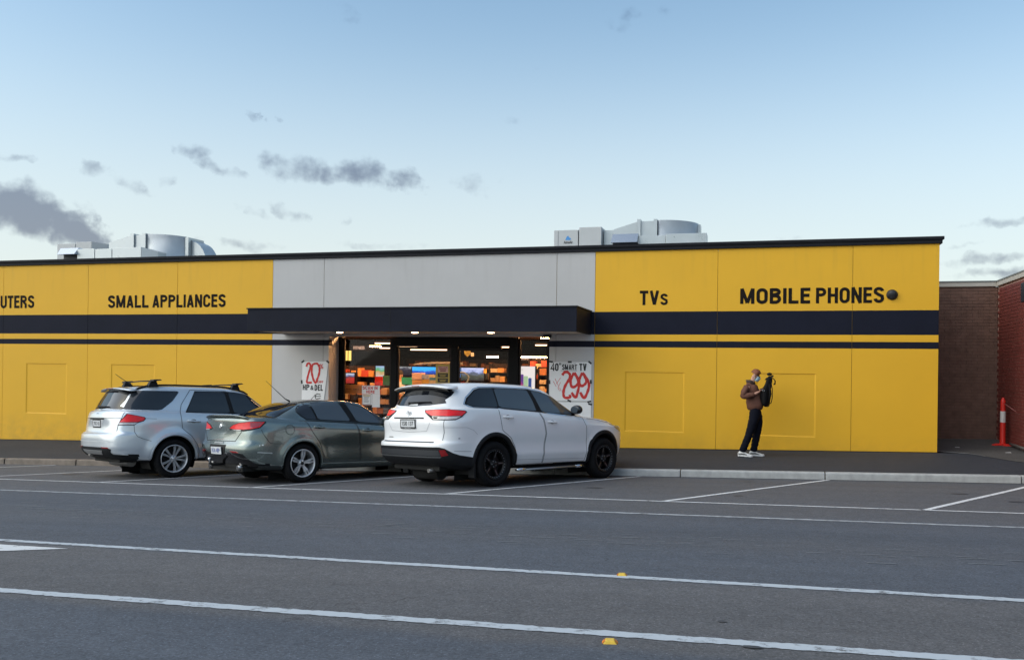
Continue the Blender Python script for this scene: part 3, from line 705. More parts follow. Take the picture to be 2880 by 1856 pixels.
# ---- awning
aw = empty('awning_mount', (0, 0, 0)); bpy.data.objects.remove(aw)
mb = MB()
AX0, AX1, AY, AZ0, AZ1 = -11.50, -3.71, 18.06, 2.795, 3.295
mb.box(AX0, AX1, AY, AY + .05, AZ0 - .012, AZ1)             # fascia front
mb.box(AX0, AX0 + .05, AY + .05, WY - .004, AZ0 - .012, AZ1); mb.box(AX1 - .05, AX1, AY + .05, WY - .004, AZ0 - .012, AZ1)
mb.box(AX0 + .05, AX1 - .05, AY + .05, WY - .004, AZ1 - .10, AZ1 - .05)
awn = ch(mb.build('awning', pmat('awning_navy', (.0075, .0095, .019), .6, var=.2, vscale=2, spec=.15), bevel=.006), shop)
def sub(o): o.parent = awn; o.matrix_parent_inverse = Matrix.Translation(-Vector(shop.location)) @ Matrix.Identity(4); o.matrix_parent_inverse = Matrix.Identity(4); return o
mb = MB(); mb.box(AX0 + .052, AX1 - .052, AY + .052, WY + .0, AZ0, AZ0 + .02); sub(mb.build('soffit', M_SOFFIT))
mb = MB(); mb.box(AX0 - .02, AX1 + .02, AY - .02, AY + .06, AZ1 + .001, AZ1 + .03); mb.box(AX1 - .04, AX1 + .02, AY + .06, WY - .01, AZ1 + .001, AZ1 + .03); mb.box(AX0 - .02, AX0 + .04, AY + .06, WY - .01, AZ1 + .001, AZ1 + .03); sub(mb.build('awning_trim', M_CAP))
mb = MB(); mb.box(-7.92, -7.905, AY - .003, AY + .004, AZ0, AZ1 - .01); sub(mb.build('fascia_joint', M_CAP))
M_DOWN = emat('downlight_glow', (1.0, .60, .32), 18.0)
for dx in (-9.42, -7.55, -5.75):
    mb = MB(); mb.lathe([(.0, AZ0 - .026), (.04, AZ0 - .024), (.075, AZ0 - .016), (.088, AZ0 - .002)], 24, M=Matrix.Translation((dx, 18.62, 0))); o = sub(mb.build('downlight', M_DOWN))
    mb = MB(); mb.lathe([(.088, AZ0 - .006), (.12, AZ0 - .014), (.125, AZ0 - .001)], 24, M=Matrix.Translation((dx, 18.62, 0))); sub(mb.build('downlight_rim', M_BLACK))

# ---- rooftop ducting
M_DUCT = pmat('galvanised_duct', (.46, .50, .52), .34, metal=.45, var=.10, vscale=2.5, rvar=.10)
M_UNIT = pmat('unit_panel', (.50, .515, .52), .5, var=.04)
M_HOOD = pmat('weather_hood', (.46, .50, .55), .22, metal=.8)
M_DARK = pmat('duct_mouth', (.012, .016, .026), .6)
def arc_duct(mb, cx, cy, R, w, z0, z1, a0, a1, n=20, zs=None):
    """curved rectangular duct: outer radius R, width w, height from z0 to z1(t)"""
    ring = []
    for i in range(n + 1):
        t = i / n; a = math.radians(a0 + (a1 - a0) * t); zt = z1 if zs is None else zs(t)
        c, s = math.cos(a), math.sin(a)
        ring.append([(cx + R * c, cy + R * s, z0), (cx + R * c, cy + R * s, zt), (cx + (R - w) * c, cy + (R - w) * s, zt), (cx + (R - w) * c, cy + (R - w) * s, z0)])
    b = len(mb.v)
    for r_ in ring: mb.v += r_
    for i in range(n):
        for k in range(4):
            mb.f.append((b + i * 4 + k, b + i * 4 + (k + 1) % 4, b + (i + 1) * 4 + (k + 1) % 4, b + (i + 1) * 4 + k)); mb.m.append(0); mb.sm.append(k == 0 or k == 2)
    mb.f += [(b, b + 1, b + 2, b + 3), (b + n * 4 + 3, b + n * 4 + 2, b + n * 4 + 1, b + n * 4)]; mb.m += [0, 0]; mb.sm += [False, False]
def duct_unit(px, label, logo, right):
    r = empty('rooftop_air_unit', (px, 23, 4.38), label, 'air conditioner', 'air conditioning units on the shop roof')
    def c2(o): return ch(o, r)
    return r, c2
# right-hand unit (maker's decal on its face)
r, c2 = duct_unit(-4.6, 'rooftop air unit with blue logo and curved duct, above the entrance', True, True)
mb = MB(); mb.box(-5.37, -4.71, 23.0, 24.4, 4.38, 5.70); c2(mb.build('cabinet', M_UNIT, bevel=.008))
mb = MB(); mb.box(-4.69, -4.09, 23.0, 24.4, 4.38, 5.76); c2(mb.build('cabinet', M_UNIT, bevel=.008))
mb = MB(); mb.box(-5.26, -5.252, 22.994, 23.0, 4.5, 5.68); mb.box(-4.72, -4.713, 22.99, 23.0, 4.4, 5.68); c2(mb.build('panel_seam', pmat('seam', (.2, .21, .22), .6)))
mb = MB(); mb.box(-4.07, -3.80, 23.25, 24.2, 4.38, 5.70); c2(mb.build('duct_collar', M_DUCT))
mb = MB(); mb.hexa([(-3.79, 23.2, 4.38), (-3.18, 23.2, 4.38), (-3.18, 24.2, 4.38), (-3.79, 24.2, 4.38), (-3.79, 23.2, 5.71), (-3.18, 23.2, 5.89), (-3.18, 24.2, 5.89), (-3.79, 24.2, 5.71)]); c2(mb.build('duct_transition', M_DUCT))
mb = MB(); mb.box(-3.17, -3.08, 23.14, 24.25, 4.38, 5.95); c2(mb.build('duct_flange', M_DUCT)); mb = MB(); mb.box(-2.74, -2.65, 23.14, 24.25, 4.38, 5.94); c2(mb.build('duct_flange', M_DUCT))
mb = MB(); mb.box(-3.08, -2.74, 23.2, 24.2, 4.38, 5.90); c2(mb.build('duct', M_DUCT))
mb = MB(); arc_duct(mb, -2.64, 24.20, 1.0, .9, 4.38, 5.92, -90, -6, 26); c2(mb.build('curved_duct', M_DUCT))
mb = MB(); mb.box(-1.67, -1.60, 24.0, 24.4, 4.38, 5.90); c2(mb.build('duct_flange', M_DUCT))
mb = MB(); mb.box(-3.05, -2.37, 22.6, 23.1, 4.38, 5.43); c2(mb.build('duct', M_DUCT, bevel=.006)); mb = MB(); mb.box(-2.36, -1.35, 22.55, 23.1, 4.38, 5.45); c2(mb.build('duct', M_DUCT, bevel=.006))
mb = MB(); mb.hexa([(-3.74, 22.35, 5.24), (-3.06, 22.35, 5.24), (-3.06, 22.55, 5.24), (-3.74, 22.55, 5.24), (-3.72, 22.6, 5.49), (-3.06, 22.6, 5.49), (-3.06, 22.75, 5.49), (-3.72, 22.75, 5.49)]); c2(mb.build('weather_hood', M_HOOD))
mb = MB(); mb.box(-3.72, -3.07, 22.6, 23.1, 4.38, 5.25); c2(mb.build('hood_mouth', M_DARK))
for k in range(3): mb = MB(); mb.box(-3.70, -3.08, 22.56, 22.60, 4.98 + k * .09, 5.0 + k * .09); c2(mb.build('louvre', M_HOOD))
c2(text_fit('ActronAir', -5.10, -4.86, 5.335, 5.41, 22.996, pmat('decal_black', (.02, .02, .02), .5), None, 'decal', .03))
mb = MB(); mb.prism([(-5.06, 5.43), (-4.93, 5.43), (-4.90, 5.46), (-4.95, 5.50), (-4.985, 5.55), (-5.02, 5.52)], 22.994, 22.997, axis='Y'); c2(mb.build('decal', pmat('decal_blue', (.07, .28, .62), .5)))
# left-hand unit
r, c2 = duct_unit(-19.5, 'rooftop air unit with long sloped duct at the left', False, False)
K = 23.0
mb = MB(); mb.box(-22.09, -21.38, K + .6, K + 2.0, 4.38, 5.86); c2(mb.build('cabinet', M_UNIT, bevel=.008))
mb = MB(); mb.box(-21.36, -20.75, K + .6, K + 2.0, 4.38, 5.90); c2(mb.build('cabinet', M_UNIT, bevel=.008))
mb = MB(); mb.hexa([(-20.74, K + .6, 4.38), (-20.38, K + .9, 4.38), (-20.38, K + 1.9, 4.38), (-20.74, K + 1.9, 4.38), (-20.74, K + .6, 5.90), (-20.38, K + .9, 5.85), (-20.38, K + 1.9, 5.85), (-20.74, K + 1.9, 5.90)]); c2(mb.build('duct_collar', M_UNIT))
mb = MB(); mb.hexa([(-19.83, K + .3, 4.38), (-19.0, K + .3, 4.38), (-19.0, K + 1.4, 4.38), (-19.83, K + 1.4, 4.38), (-19.83, K + .3, 5.80), (-19.0, K + .3, 6.00), (-19.0, K + 1.4, 6.00), (-19.83, K + 1.4, 5.80)]); c2(mb.build('duct_transition', M_DUCT))
mb = MB(); mb.box(-18.98, -18.86, K + .24, K + 1.45, 4.38, 6.05); c2(mb.build('duct_flange', M_DUCT)); mb = MB(); mb.box(-18.55, -18.43, K + .24, K + 1.45, 4.38, 6.05); c2(mb.build('duct_flange', M_DUCT))
mb = MB(); mb.box(-18.86, -18.55, K + .3, K + 1.4, 4.38, 6.01); c2(mb.build('duct', M_DUCT))
mb = MB(); arc_duct(mb, -18.42, K + 1.55, 1.25, 1.0, 4.38, 6.0, -90, -34, 26, lambda t: 6.03 - .04 * t * t); c2(mb.build('curved_duct', M_DUCT))
mb = MB(); mb.box(-17.40, -17.29, K + .80, K + 1.6, 4.38, 5.97); c2(mb.build('duct_flange', M_DUCT))
mb = MB(); pr = [(-17.28, 4.38), (-17.28, 5.90)] + [(-17.28 + .56 * math.sin(a_), 5.0 + .86 * math.cos(a_)) for a_ in np.linspace(.12, 1.75, 12)] + [(-16.75, 4.38)]
mb.prism(pr, K + .95, K + 1.6, axis='Y'); c2(mb.build('end_elbow', M_DUCT))
for (xa, xb, zt) in ((-20.40, -19.76, 5.52), (-19.74, -19.13, 5.50), (-19.11, -18.07, 5.52)): mb = MB(); mb.box(xa, xb, K - .4, K + .2, 4.38, zt); c2(mb.build('duct', M_DUCT, bevel=.006))
mb = MB(); mb.hexa([(-18.06, K - .4, 4.38), (-17.63, K - .2, 4.38), (-17.63, K + .2, 4.38), (-18.06, K + .2, 4.38), (-18.06, K - .4, 5.51), (-17.63, K - .2, 5.40), (-17.63, K + .2, 5.40), (-18.06, K + .2, 5.51)]); c2(mb.build('duct_transition', M_DUCT))
mb = MB(); mb.hexa([(-21.02, K - .55, 5.35), (-20.38, K - .55, 5.35), (-20.38, K - .3, 5.35), (-21.02, K - .3, 5.35), (-21.12, K - .3, 5.57), (-20.44, K - .3, 5.57), (-20.44, K - .1, 5.57), (-21.12, K - .1, 5.57)]); c2(mb.build('weather_hood', M_HOOD))
mb = MB(); mb.box(-21.0, -20.42, K - .3, K + .2, 4.38, 5.36); c2(mb.build('hood_mouth', M_DARK))

# ------------------------------------------------------------------ shopfront glazing
GY = 20.27
def glass_mat(name, tint=(.80, .82, .82), ior=1.45):
    m, nt, b = new_mat(name); N, L = nt.nodes, nt.links
    tr = N.new('ShaderNodeBsdfTransparent'); tr.inputs[0].default_value = (*tint, 1)
    gl = N.new('ShaderNodeBsdfGlossy'); gl.inputs['Roughness'].default_value = .01
    fr = N.new('ShaderNodeFresnel'); fr.inputs[0].default_value = ior
    mx = N.new('ShaderNodeMixShader'); L.new(fr.outputs[0], mx.inputs[0]); L.new(tr.outputs[0], mx.inputs[1]); L.new(gl.outputs[0], mx.inputs[2])
    L.new(mx.outputs[0], N['Material Output'].inputs[0]); return m
M_PANE = glass_mat('shop_glass', (.86, .86, .86), 1.22)
zf = .10
def part(name, mb, mat, bevel=0.0): return ch(mb.build(name, mat, None, bevel), shop)
def subpart(name, mb, mat, par):
    o = mb.build(name, mat); o.parent = par; o.matrix_parent_inverse = Matrix.Identity(4); 
    return o
for (x0, x1, zt, nm) in [(-10.14, -8.82, 2.72, 'shop_window'), (-8.67, -7.24, 2.50, 'sliding_door'), (-7.08, -5.78, 2.46, 'sliding_door'), (-5.55, -4.82, 2.72, 'shop_window')]:
    mb = MB(); t = .045
    mb.box(x0 - .001, x0 + t, GY - .03, GY + .03, zf, zt); mb.box(x1 - t, x1 + .001, GY - .03, GY + .03, zf, zt)
    mb.box(x0 + t, x1 - t, GY - .03, GY + .03, zf, zf + .09); mb.box(x0 + t, x1 - t, GY - .03, GY + .03, zt - .05, zt)
    fr = part(nm, mb, pmat('bronze_frame', (.010, .006, .005), .5, spec=.2))
    mb = MB(); mb.box(x0 + t, x1 - t, GY - .005, GY + .005, zf + .09, zt - .05); subpart('glass_pane', mb, M_PANE, fr)
mb = MB(); mb.box(-10.25, -10.141, GY - .06, GY + .08, zf, 2.74); part('mullion', mb, M_BLACK)
mb = MB(); mb.box(-8.819, -8.671, GY - .06, GY + .08, zf, 2.74); part('mullion', mb, M_BLACK)
mb = MB(); mb.box(-7.239, -7.081, GY - .06, GY + .08, zf, 2.52); part('mullion', mb, M_BLACK)
mb = MB(); mb.box(-5.779, -5.551, GY - .08, GY + .10, zf, 2.74); part('mullion', mb, M_BLACK)
mb = MB(); mb.box(-4.819, -4.68, GY - .06, GY + .08, zf, 2.74); part('mullion', mb, M_BLACK)
mb = MB(); mb.box(-8.670, -5.780, GY - .10, GY + .10, 2.521, 2.79); part('door_header', mb, M_BLACK)
mb = MB(); mb.box(-7.06, -6.0, GY - .02, GY + .09, 2.461, 2.520); mb.box(-6.62, -6.36, GY - .13, GY - .10, 2.53, 2.58); part('door_operator', mb, M_BLACK)
mb = MB(); mb.box(-10.25, -4.68, WY + .161, GY - .1, 2.742, 2.80); part('entrance_soffit', mb, M_SOFFIT)
mb = MB(); mb.box(-10.25, -4.68, WY + .01, 20.5, .02, zf); part('entrance_threshold', mb, M_LANE)

# room shell
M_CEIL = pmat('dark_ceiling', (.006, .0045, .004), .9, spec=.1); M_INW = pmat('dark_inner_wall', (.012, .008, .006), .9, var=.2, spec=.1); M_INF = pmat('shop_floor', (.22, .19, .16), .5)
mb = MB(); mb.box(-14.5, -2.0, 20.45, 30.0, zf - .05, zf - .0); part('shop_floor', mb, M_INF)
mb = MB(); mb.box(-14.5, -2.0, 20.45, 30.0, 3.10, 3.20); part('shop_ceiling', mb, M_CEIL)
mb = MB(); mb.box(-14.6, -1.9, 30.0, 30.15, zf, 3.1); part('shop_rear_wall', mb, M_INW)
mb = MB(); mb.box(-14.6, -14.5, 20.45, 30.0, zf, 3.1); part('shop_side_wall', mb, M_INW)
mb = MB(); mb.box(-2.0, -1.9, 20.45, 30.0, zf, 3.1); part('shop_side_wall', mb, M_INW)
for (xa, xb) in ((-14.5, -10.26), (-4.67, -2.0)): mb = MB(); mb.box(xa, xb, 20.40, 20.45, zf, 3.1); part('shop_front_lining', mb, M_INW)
# ceiling ducts and rails
M_TRUSS = pmat('ceiling_rail', (.05, .02, .010), .6)
for (y, z) in ((22.2, 2.92), (24.2, 2.95), (26.6, 2.96)):
    mb = MB(); mb.tube([(-14.3, y, z), (-2.2, y + .2, z)], .07, 10); part('ceiling_duct', mb, M_TRUSS)

def thing(name, mb, mats, label, cat, group=None, bevel=0.0):
    o = mb.build(name, mats, None, bevel); return tag(o, label, cat, group)

# hanging light tubes
ORD = ['first', 'second', 'third', 'fourth', 'fifth', 'sixth', 'seventh', 'eighth', 'ninth', 'tenth', 'eleventh', 'twelfth'] + ['%dth' % i for i in range(13, 80)]
M_TUBE = emat('tube_glow', (1.0, .48, .18), 135.0)
M_TUBED = emat('tube_glow_dim', (1.0, .60, .36), 5.0)
def light_tube(x0, x1, y, z, mat, r=.014, dy=0):
    root = empty('light_tube', ((x0 + x1) / 2, y, z), None, None)
    mb = MB(); mb.tube([(x0 - (x0 + x1) / 2, -dy / 2, 0), (x1 - (x0 + x1) / 2, dy / 2, 0)], r, 8); mb.build('tube', mat, root)
    mb = MB(); mb.box(x0 - (x0 + x1) / 2, x1 - (x0 + x1) / 2, -.04, .04, r, r + .05); mb.build('housing', M_BLACK, root)
    return root
tubes = [(-11.16, -10.80, 24.0, 2.60, 1), (-11.45, -10.90, 25.0, 2.72, 0), (-12.2, -11.8, 27.0, 2.62, 0), (-11.5, -10.86, 27.0, 2.655, 0), (-10.27, -9.10, 25.0, 2.53, 0), (-7.84, -7.48, 25.0, 2.33, 1), (-7.05, -6.19, 26.0, 2.347, 1),
         (-9.6, -8.4, 22.0, 2.86, 1), (-7.2, -6.0, 22.2, 2.86, 1), (-5.6, -4.6, 22.6, 2.80, 1), (-11.3, -10.3, 22.0, 2.86, 1), (-12.8, -11.6, 23.0, 2.86, 1), (-9.0, -7.8, 28.0, 2.7, 0), (-6.1, -5.2, 24.0, 2.66, 0)]
for i_, (x0, x1, y, z, br) in enumerate(sorted(tubes)):
    t = light_tube(x0, x1, y, z, M_TUBE if br else M_TUBED)
    tag(t, '%s hanging light tube from the left under the dark shop ceiling' % ORD[i_], 'ceiling light', 'light tubes in the shop')
for i_, xx in enumerate((-9.9, -8.6, -7.3, -6.0, -5.0)):  # added tubes, out of view, to brighten the cartons and posters near the glass
    t = light_tube(xx - .55, xx + .55, 20.62, 2.92, M_TUBE, .03); tag(t, '%s added light tube from the left, unseen high behind the door header' % ORD[i_], 'ceiling light', 'added unseen light tubes behind the shopfront header')
for i_, xx in enumerate((-11.8, -10.2, -8.6, -7.0, -5.6)):  # more added tubes, out of view, to brighten the shelves further in
    t = light_tube(xx - .6, xx + .6, 23.4, 3.02, M_TUBE, .03); tag(t, '%s added light tube from the left, unseen above the middle shelves' % ORD[i_], 'ceiling light', 'added unseen light tubes above the middle shelves')

# shelving with boxes
BOXC = [(.55, .20, .05), (.36, .12, .03), (.66, .30, .08), (.20, .08, .03), (.58, .34, .15), (.48, .06, .03), (.32, .22, .14), (.62, .48, .30), (.10, .14, .20)]
M_BOX = [pmat('carton_%d' % i, c_, .6, var=.15, vscale=6) for i, c_ in enumerate(BOXC)]
M_SHELF = pmat('shelf_metal', (.02, .012, .008), .6, spec=.2)
boxrng = random.Random(5)
CNAME = ['orange', 'brown', 'bright orange', 'dark brown', 'tan', 'red', 'grey-brown', 'cream', 'slate blue']
def shelf(x0, x1, y, z0, z1, rows, label, short='', skip=0):
    root = empty('shelf_unit', ((x0 + x1) / 2, y, z0), label, 'shelf')
    def c3(o): return ch(o, root)
    mb = MB(); mb.box(x0, x1, y + .28, y + .31, z0, z1); c3(mb.build('back_panel', M_SHELF))
    for xx in (x0, x1 - .03): mb = MB(); mb.box(xx, xx + .03, y, y + .279, z0, z1); c3(mb.build('upright', M_SHELF))
    hs = (z1 - z0) / rows
    for r_ in range(rows):
        zb = z0 + r_ * hs; mb = MB(); mb.box(x0 + .031, x1 - .031, y, y + .279, zb, zb + .02); c3(mb.build('shelf_board', M_SHELF))
        x = x0 + .05; nb_ = 0; rown = {2: ['lower', 'upper'], 3: ['lowest', 'middle', 'top'], 4: ['lowest', 'second', 'third', 'top']}[rows][r_]
        while x < x1 - .14:
            w = boxrng.uniform(.10, .24); h = boxrng.uniform(.45, .85) * (hs - .03); w = min(w, x1 - .05 - x)
            if boxrng.random() > .12 + skip:
                mb = MB(); mb.box(x, x + w * .94, y + .015, y + .25, zb + .021, zb + .021 + h)
                ci = boxrng.randrange(len(M_BOX)); o = mb.build('product_box', M_BOX[ci]); tag(o, '%s carton %s from left, %s board of the %s' % (CNAME[ci], ORD[nb_], rown, short), 'box', 'product boxes on the shop shelves'); nb_ += 1
            x += w
shelf(-12.9, -11.60, 24.1, 1.0, 2.02, 3, 'brown shelving far left inside the shop', 'far left shelf')
shelf(-11.55, -10.9, 23.9, 1.0, 2.02, 3, 'brown shelving with carton fronts behind the left window', 'left window shelf')
shelf(-9.85, -9.30, 21.3, .75, 1.50, 3, 'low shelving beside the scan poster, packed with orange boxes', 'scan poster shelf')
shelf(-7.12, -6.55, 22.9, 1.1, 2.12, 4, 'shelving with glowing orange boxes left of the black column', 'shelf left of the column')
shelf(-6.35, -5.72, 24.2, 1.1, 2.28, 4, 'tall shelving with orange boxes behind the right window', 'tall right shelf')
shelf(-5.70, -5.15, 22.7, 1.1, 2.05, 4, 'shelving at the far right inside the shop', 'far right shelf')
shelf(-10.6, -9.9, 21.6, .6, 1.24, 2, 'low shelving under the torn orange cardboard sign', 'cardboard sign shelf')
shelf(-10.75, -9.0, 27.2, 1.0, 2.06, 3, 'wide shelving deep in the shop behind the blue television', 'deep wide shelf')
shelf(-8.95, -8.2, 23.4, .9, 1.72, 3, 'shelving in the middle of the shop below the landscape television', 'middle shelf')
shelf(-12.4, -5.2, 29.4, 1.2, 2.3, 3, 'long dim shelving on the shop rear wall', 'rear wall shelf')

# screens and displays
def scr(name, x0, x1, z0, z1, y, mat, label, cat='television', frame=.03, group=None, depth=.05):
    root = empty(name, ((x0 + x1) / 2, y, z0), label, cat, group)
    mb = MB(); mb.box(x0 - frame, x1 + frame, y, y + depth, z0 - frame, z1 + frame); ch(mb.build('case', M_BLACK), root)
    mb = MB(); mb.box(x0, x1, y - .004, y - .0005, z0, z1); s_ = ch(mb.build('screen', mat), root)
    return root, s_
def screen_mat(name, stops, strength, scale=3.0, seed=0.0):
    m, nt, b = new_mat(name); N, L = nt.nodes, nt.links
    t = N.new('ShaderNodeTexCoord'); mp = N.new('ShaderNodeMapping'); mp.inputs['Location'].default_value = (seed, 0, 0); mp.inputs['Scale'].default_value = (1, 1, 2.2); L.new(t.outputs['Object'], mp.inputs[0])
    n = N.new('ShaderNodeTexNoise'); n.inputs['Scale'].default_value = scale; n.inputs['Detail'].default_value = 4; L.new(mp.outputs[0], n.inputs['Vector'])
    g = N.new('ShaderNodeSeparateXYZ'); L.new(t.outputs['Generated'], g.inputs[0])
    ad = N.new('ShaderNodeMath'); ad.operation = 'MULTIPLY_ADD'; L.new(n.outputs[0], ad.inputs[0]); ad.inputs[1].default_value = .9; L.new(g.outputs[2], ad.inputs[2])
    sb = N.new('ShaderNodeMath'); sb.operation = 'SUBTRACT'; L.new(ad.outputs[0], sb.inputs[0]); sb.inputs[1].default_value = .45
    cr = N.new('ShaderNodeValToRGB'); L.new(sb.outputs[0], cr.inputs[0]); e = cr.color_ramp.elements
    for i, (p_, c_) in enumerate(stops):
        el_ = e[i] if i < 2 else e.new(p_)
        el_.position = p_; el_.color = (*c_, 1)
    b.inputs['Base Color'].default_value = (.01, .01, .01, 1); b.inputs['Roughness'].default_value = .2
    L.new(cr.outputs[0], b.inputs['Emission Color']); b.inputs['Emission Strength'].default_value = strength; return m
SC_BLUE = screen_mat('screen_blue', [(0, (.005, .03, .22)), (.38, (.01, .10, .55)), (.46, (.03, .38, .95)), (1, (.05, .45, 1.0))], 1.1, 3, 2)
SC_LAND = screen_mat('screen_landscape', [(0, (.02, .025, .03)), (.35, (.06, .08, .07)), (.62, (.10, .14, .25)), (.72, (.35, .42, .75)), (1, (.62, .68, .95))], 1.0, 5, 5)
SC_DARK = screen_mat('screen_dark', [(0, (.01, .01, .02)), (.6, (.03, .03, .05)), (.85, (.06, .06, .09)), (1, (.6, .62, .62))], .9, 6, 9)
SC_MULTI = screen_mat('screen_beach', [(0, (.7, .7, .75)), (.4, (.75, .45, .2)), (.6, (.1, .5, .15)), (1, (.45, .6, .95))], .8, 5, 3)
SC_RED = screen_mat('screen_red', [(0, (.25, .02, .02)), (.4, (.6, .04, .03)), (.6, (.12, .07, .1)), (.8, (.2, .25, .5)), (1, (.7, .7, .8))], .8, 5, 13)
scr('television', -10.617, -9.821, 1.78, 2.01, 26.0, SC_BLUE, 'television showing bright blue in the middle of the shop')
scr('television', -8.63, -7.915, 1.62, 2.0, 25.0, SC_LAND, 'television showing hills and pale sky behind the right door')
scr('television', -11.541, -11.046, 1.70, 2.013, 27.0, SC_DARK, 'dark television left of the blue screen')
scr('television', -10.50, -10.24, 1.72, 2.02, 23.0, SC_MULTI, 'small screen with green and orange picture behind the left window')
scr('television', -11.846, -11.571, 1.50, 1.797, 23.85, SC_RED, 'screen showing a red picture at the far left of the shop')
scr('light_box', -8.759, -8.657, 1.685, 2.002, 25.0, emat('blue_sign', (.05, .35, .9), 1.3), 'narrow vertical blue light box beside a television', 'sign', .01)
# simple displays
def panel(name, x0, x1, z0, z1, y, mat, label, cat, d=.02):
    mb = MB(); mb.box(x0, x1, y, y + d, z0, z1); return thing(name, mb, mat, label, cat)
panel('teal_carton', -9.501, -9.202, 1.52, 1.717, 22.5, pmat('teal_card', (.02, .30, .24), .5, var=.2), 'teal carton stacked behind the middle door', 'box', .25)
panel('green_carton', -9.832, -9.613, 1.50, 1.759, 22.0, pmat('green_card', (.03, .13, .08), .5, var=.2), 'dark green carton right of the left window posters', 'box', .2)
panel('red_carton', -10.298, -10.08, 1.47, 1.73, 22.5, pmat('red_card', (.45, .02, .015), .4, var=.2), 'bright red carton behind the left window', 'box', .2)
panel('pink_carton', -8.665, -8.395, 1.688, 1.854, 21.2, pmat('pink_card', (.62, .40, .32), .5, var=.2), 'pale pink carton on the stack behind the middle door', 'box', .25)
panel('tan_carton', -8.655, -8.40, 1.30, 1.675, 21.21, pmat('tan_card', (.58, .30, .11), .5, var=.15), 'tan carton under the pink one behind the middle door', 'box', .25)
panel('blue_carton', -8.387, -8.203, 1.70, 1.813, 21.2, pmat('bluegrey_card', (.30, .34, .46), .5, var=.2), 'blue-grey carton in the middle of the stack', 'box', .25)
panel('yellow_carton', -8.39, -8.20, 1.35, 1.69, 21.21, pmat('yellow_card', (.52, .32, .06), .5, var=.15), 'yellow carton low in the middle of the stack', 'box', .25)
panel('striped_carton', -8.192, -7.986, 1.40, 1.816, 21.2, pmat('cream_card', (.50, .42, .26), .5, var=.25, vscale=12), 'cream carton with blue stripe at the right of the stack', 'box', .25)
mb = MB(); mb.box(-8.180, -7.998, 21.194, 21.199, 1.68, 1.74); o = thing('printed_stripe', mb, pmat('stripe_blue', (.05, .18, .30), .5), 'blue stripe label on the cream carton', 'label')
panel('price_card', -7.237, -7.150, 1.85, 1.985, 22.8, pmat('price_card', (.75, .42, .06), .5), 'small orange price card above the shelves by the column', 'price tag', .005)
panel('hanging_card', -7.335, -7.26, 2.30, 2.40, 22.0, pmat('white_card', (.75, .68, .6), .6), 'small white card hanging from the ceiling', 'sign', .005)
mb = MB(); mb.prism([(-7.533, 2.481), (-7.341, 2.481), (-7.36, 2.36), (-7.437, 2.284), (-7.51, 2.36)], 22.0, 22.02, axis='Y'); thing('hanging_sign', mb, pmat('dim_yellow', (.24, .19, .02), .5), 'dim yellow shield-shaped sign hanging in the doorway', 'sign')
# curved grey canopy behind the blue screen
mb = MB(); vs = []
for i in range(13):
    t = i / 12; x = -10.4 + 1.6 * t; z = 2.02 + .10 * math.sin(math.pi * (.15 + .6 * t)); vs += [(x, 25.6, z), (x, 25.6, z + .05 + .02 * t), (x, 25.9, z)]
mb.add(vs, [(3 * i, 3 * i + 3, 3 * i + 4, 3 * i + 1) for i in range(12)] + [(3 * i + 1, 3 * i + 4, 3 * i + 5, 3 * i + 2) for i in range(12)]); thing('display_arch', mb, pmat('arch_grey', (.22, .21, .20), .5), 'curved grey display arch behind the blue television', 'display')
# display motorbike-like ring on the landscape screen shelf: a chromed wheel rim
mb = MB(); mb.tube([(-8.12 + .19 * math.cos(a), 23.6, 1.70 + .17 * math.sin(a)) for a in np.linspace(0, 2 * math.pi, 29)], .022, 8, caps=False); thing('display_ring', mb, pmat('ring_metal', (.16, .20, .24), .4), 'round silver ring on display before the landscape television', 'display')
# phone light box
root, s_ = scr('phone_light_box', -5.738, -5.261, 1.10, 2.054, 20.7, emat('lightbox_white', (1.0, .93, .90), .78), 'white light box picturing phones behind the right window', 'sign', .01, depth=.12)
def decal(x0, x1, z0, z1, y, mat, rx=.02):
    P = []
    for (cx, cz, a0) in ((x1 - rx, z1 - rx, 0), (x0 + rx, z1 - rx, 90), (x0 + rx, z0 + rx, 180), (x1 - rx, z0 + rx, 270)):
        P += [(cx + rx * math.cos(math.radians(a0 + k * 22.5)), cz + rx * math.sin(math.radians(a0 + k * 22.5))) for k in range(5)]
    mb = MB(); mb.prism(P, y, y + .001, axis='Y'); q = ch(mb.build('phone_print', mat), root); return q
decal(-5.72, -5.545, 1.2, 1.86, 20.692, emat('ph_purple', (.22, .08, .42), .55)); decal(-5.54, -5.435, 1.2, 1.82, 20.692, emat('ph_mint', (.50, .72, .42), .7)); decal(-5.425, -5.345, 1.2, 1.775, 20.692, emat('ph_blue', (.05, .12, .42), .6))
for k, (r_, c_) in enumerate(((.19, (.45, .05, .25)), (.15, (.85, .20, .45)), (.10, (.75, .10, .30)))):
    mb = MB(); pts = [(-5.73, 1.52)] + [(-5.73 + r_ * math.cos(a), 1.52 + r_ * 1.15 * math.sin(a)) for a in np.linspace(-math.pi / 2, math.pi / 2, 14)]
    mb.prism([p for p in pts if True], 20.6895 - k * .0012, 20.6905 - k * .0012, axis='Y'); ch(mb.build('phone_print', emat('ph_swirl%d' % k, c_, .7)), root)
ch(text_fit('one 12', -5.73, -5.56, 1.955, 1.99, 20.694, pmat('grey_print', (.35, .33, .35), .5), None, 'lettering', .0), root)
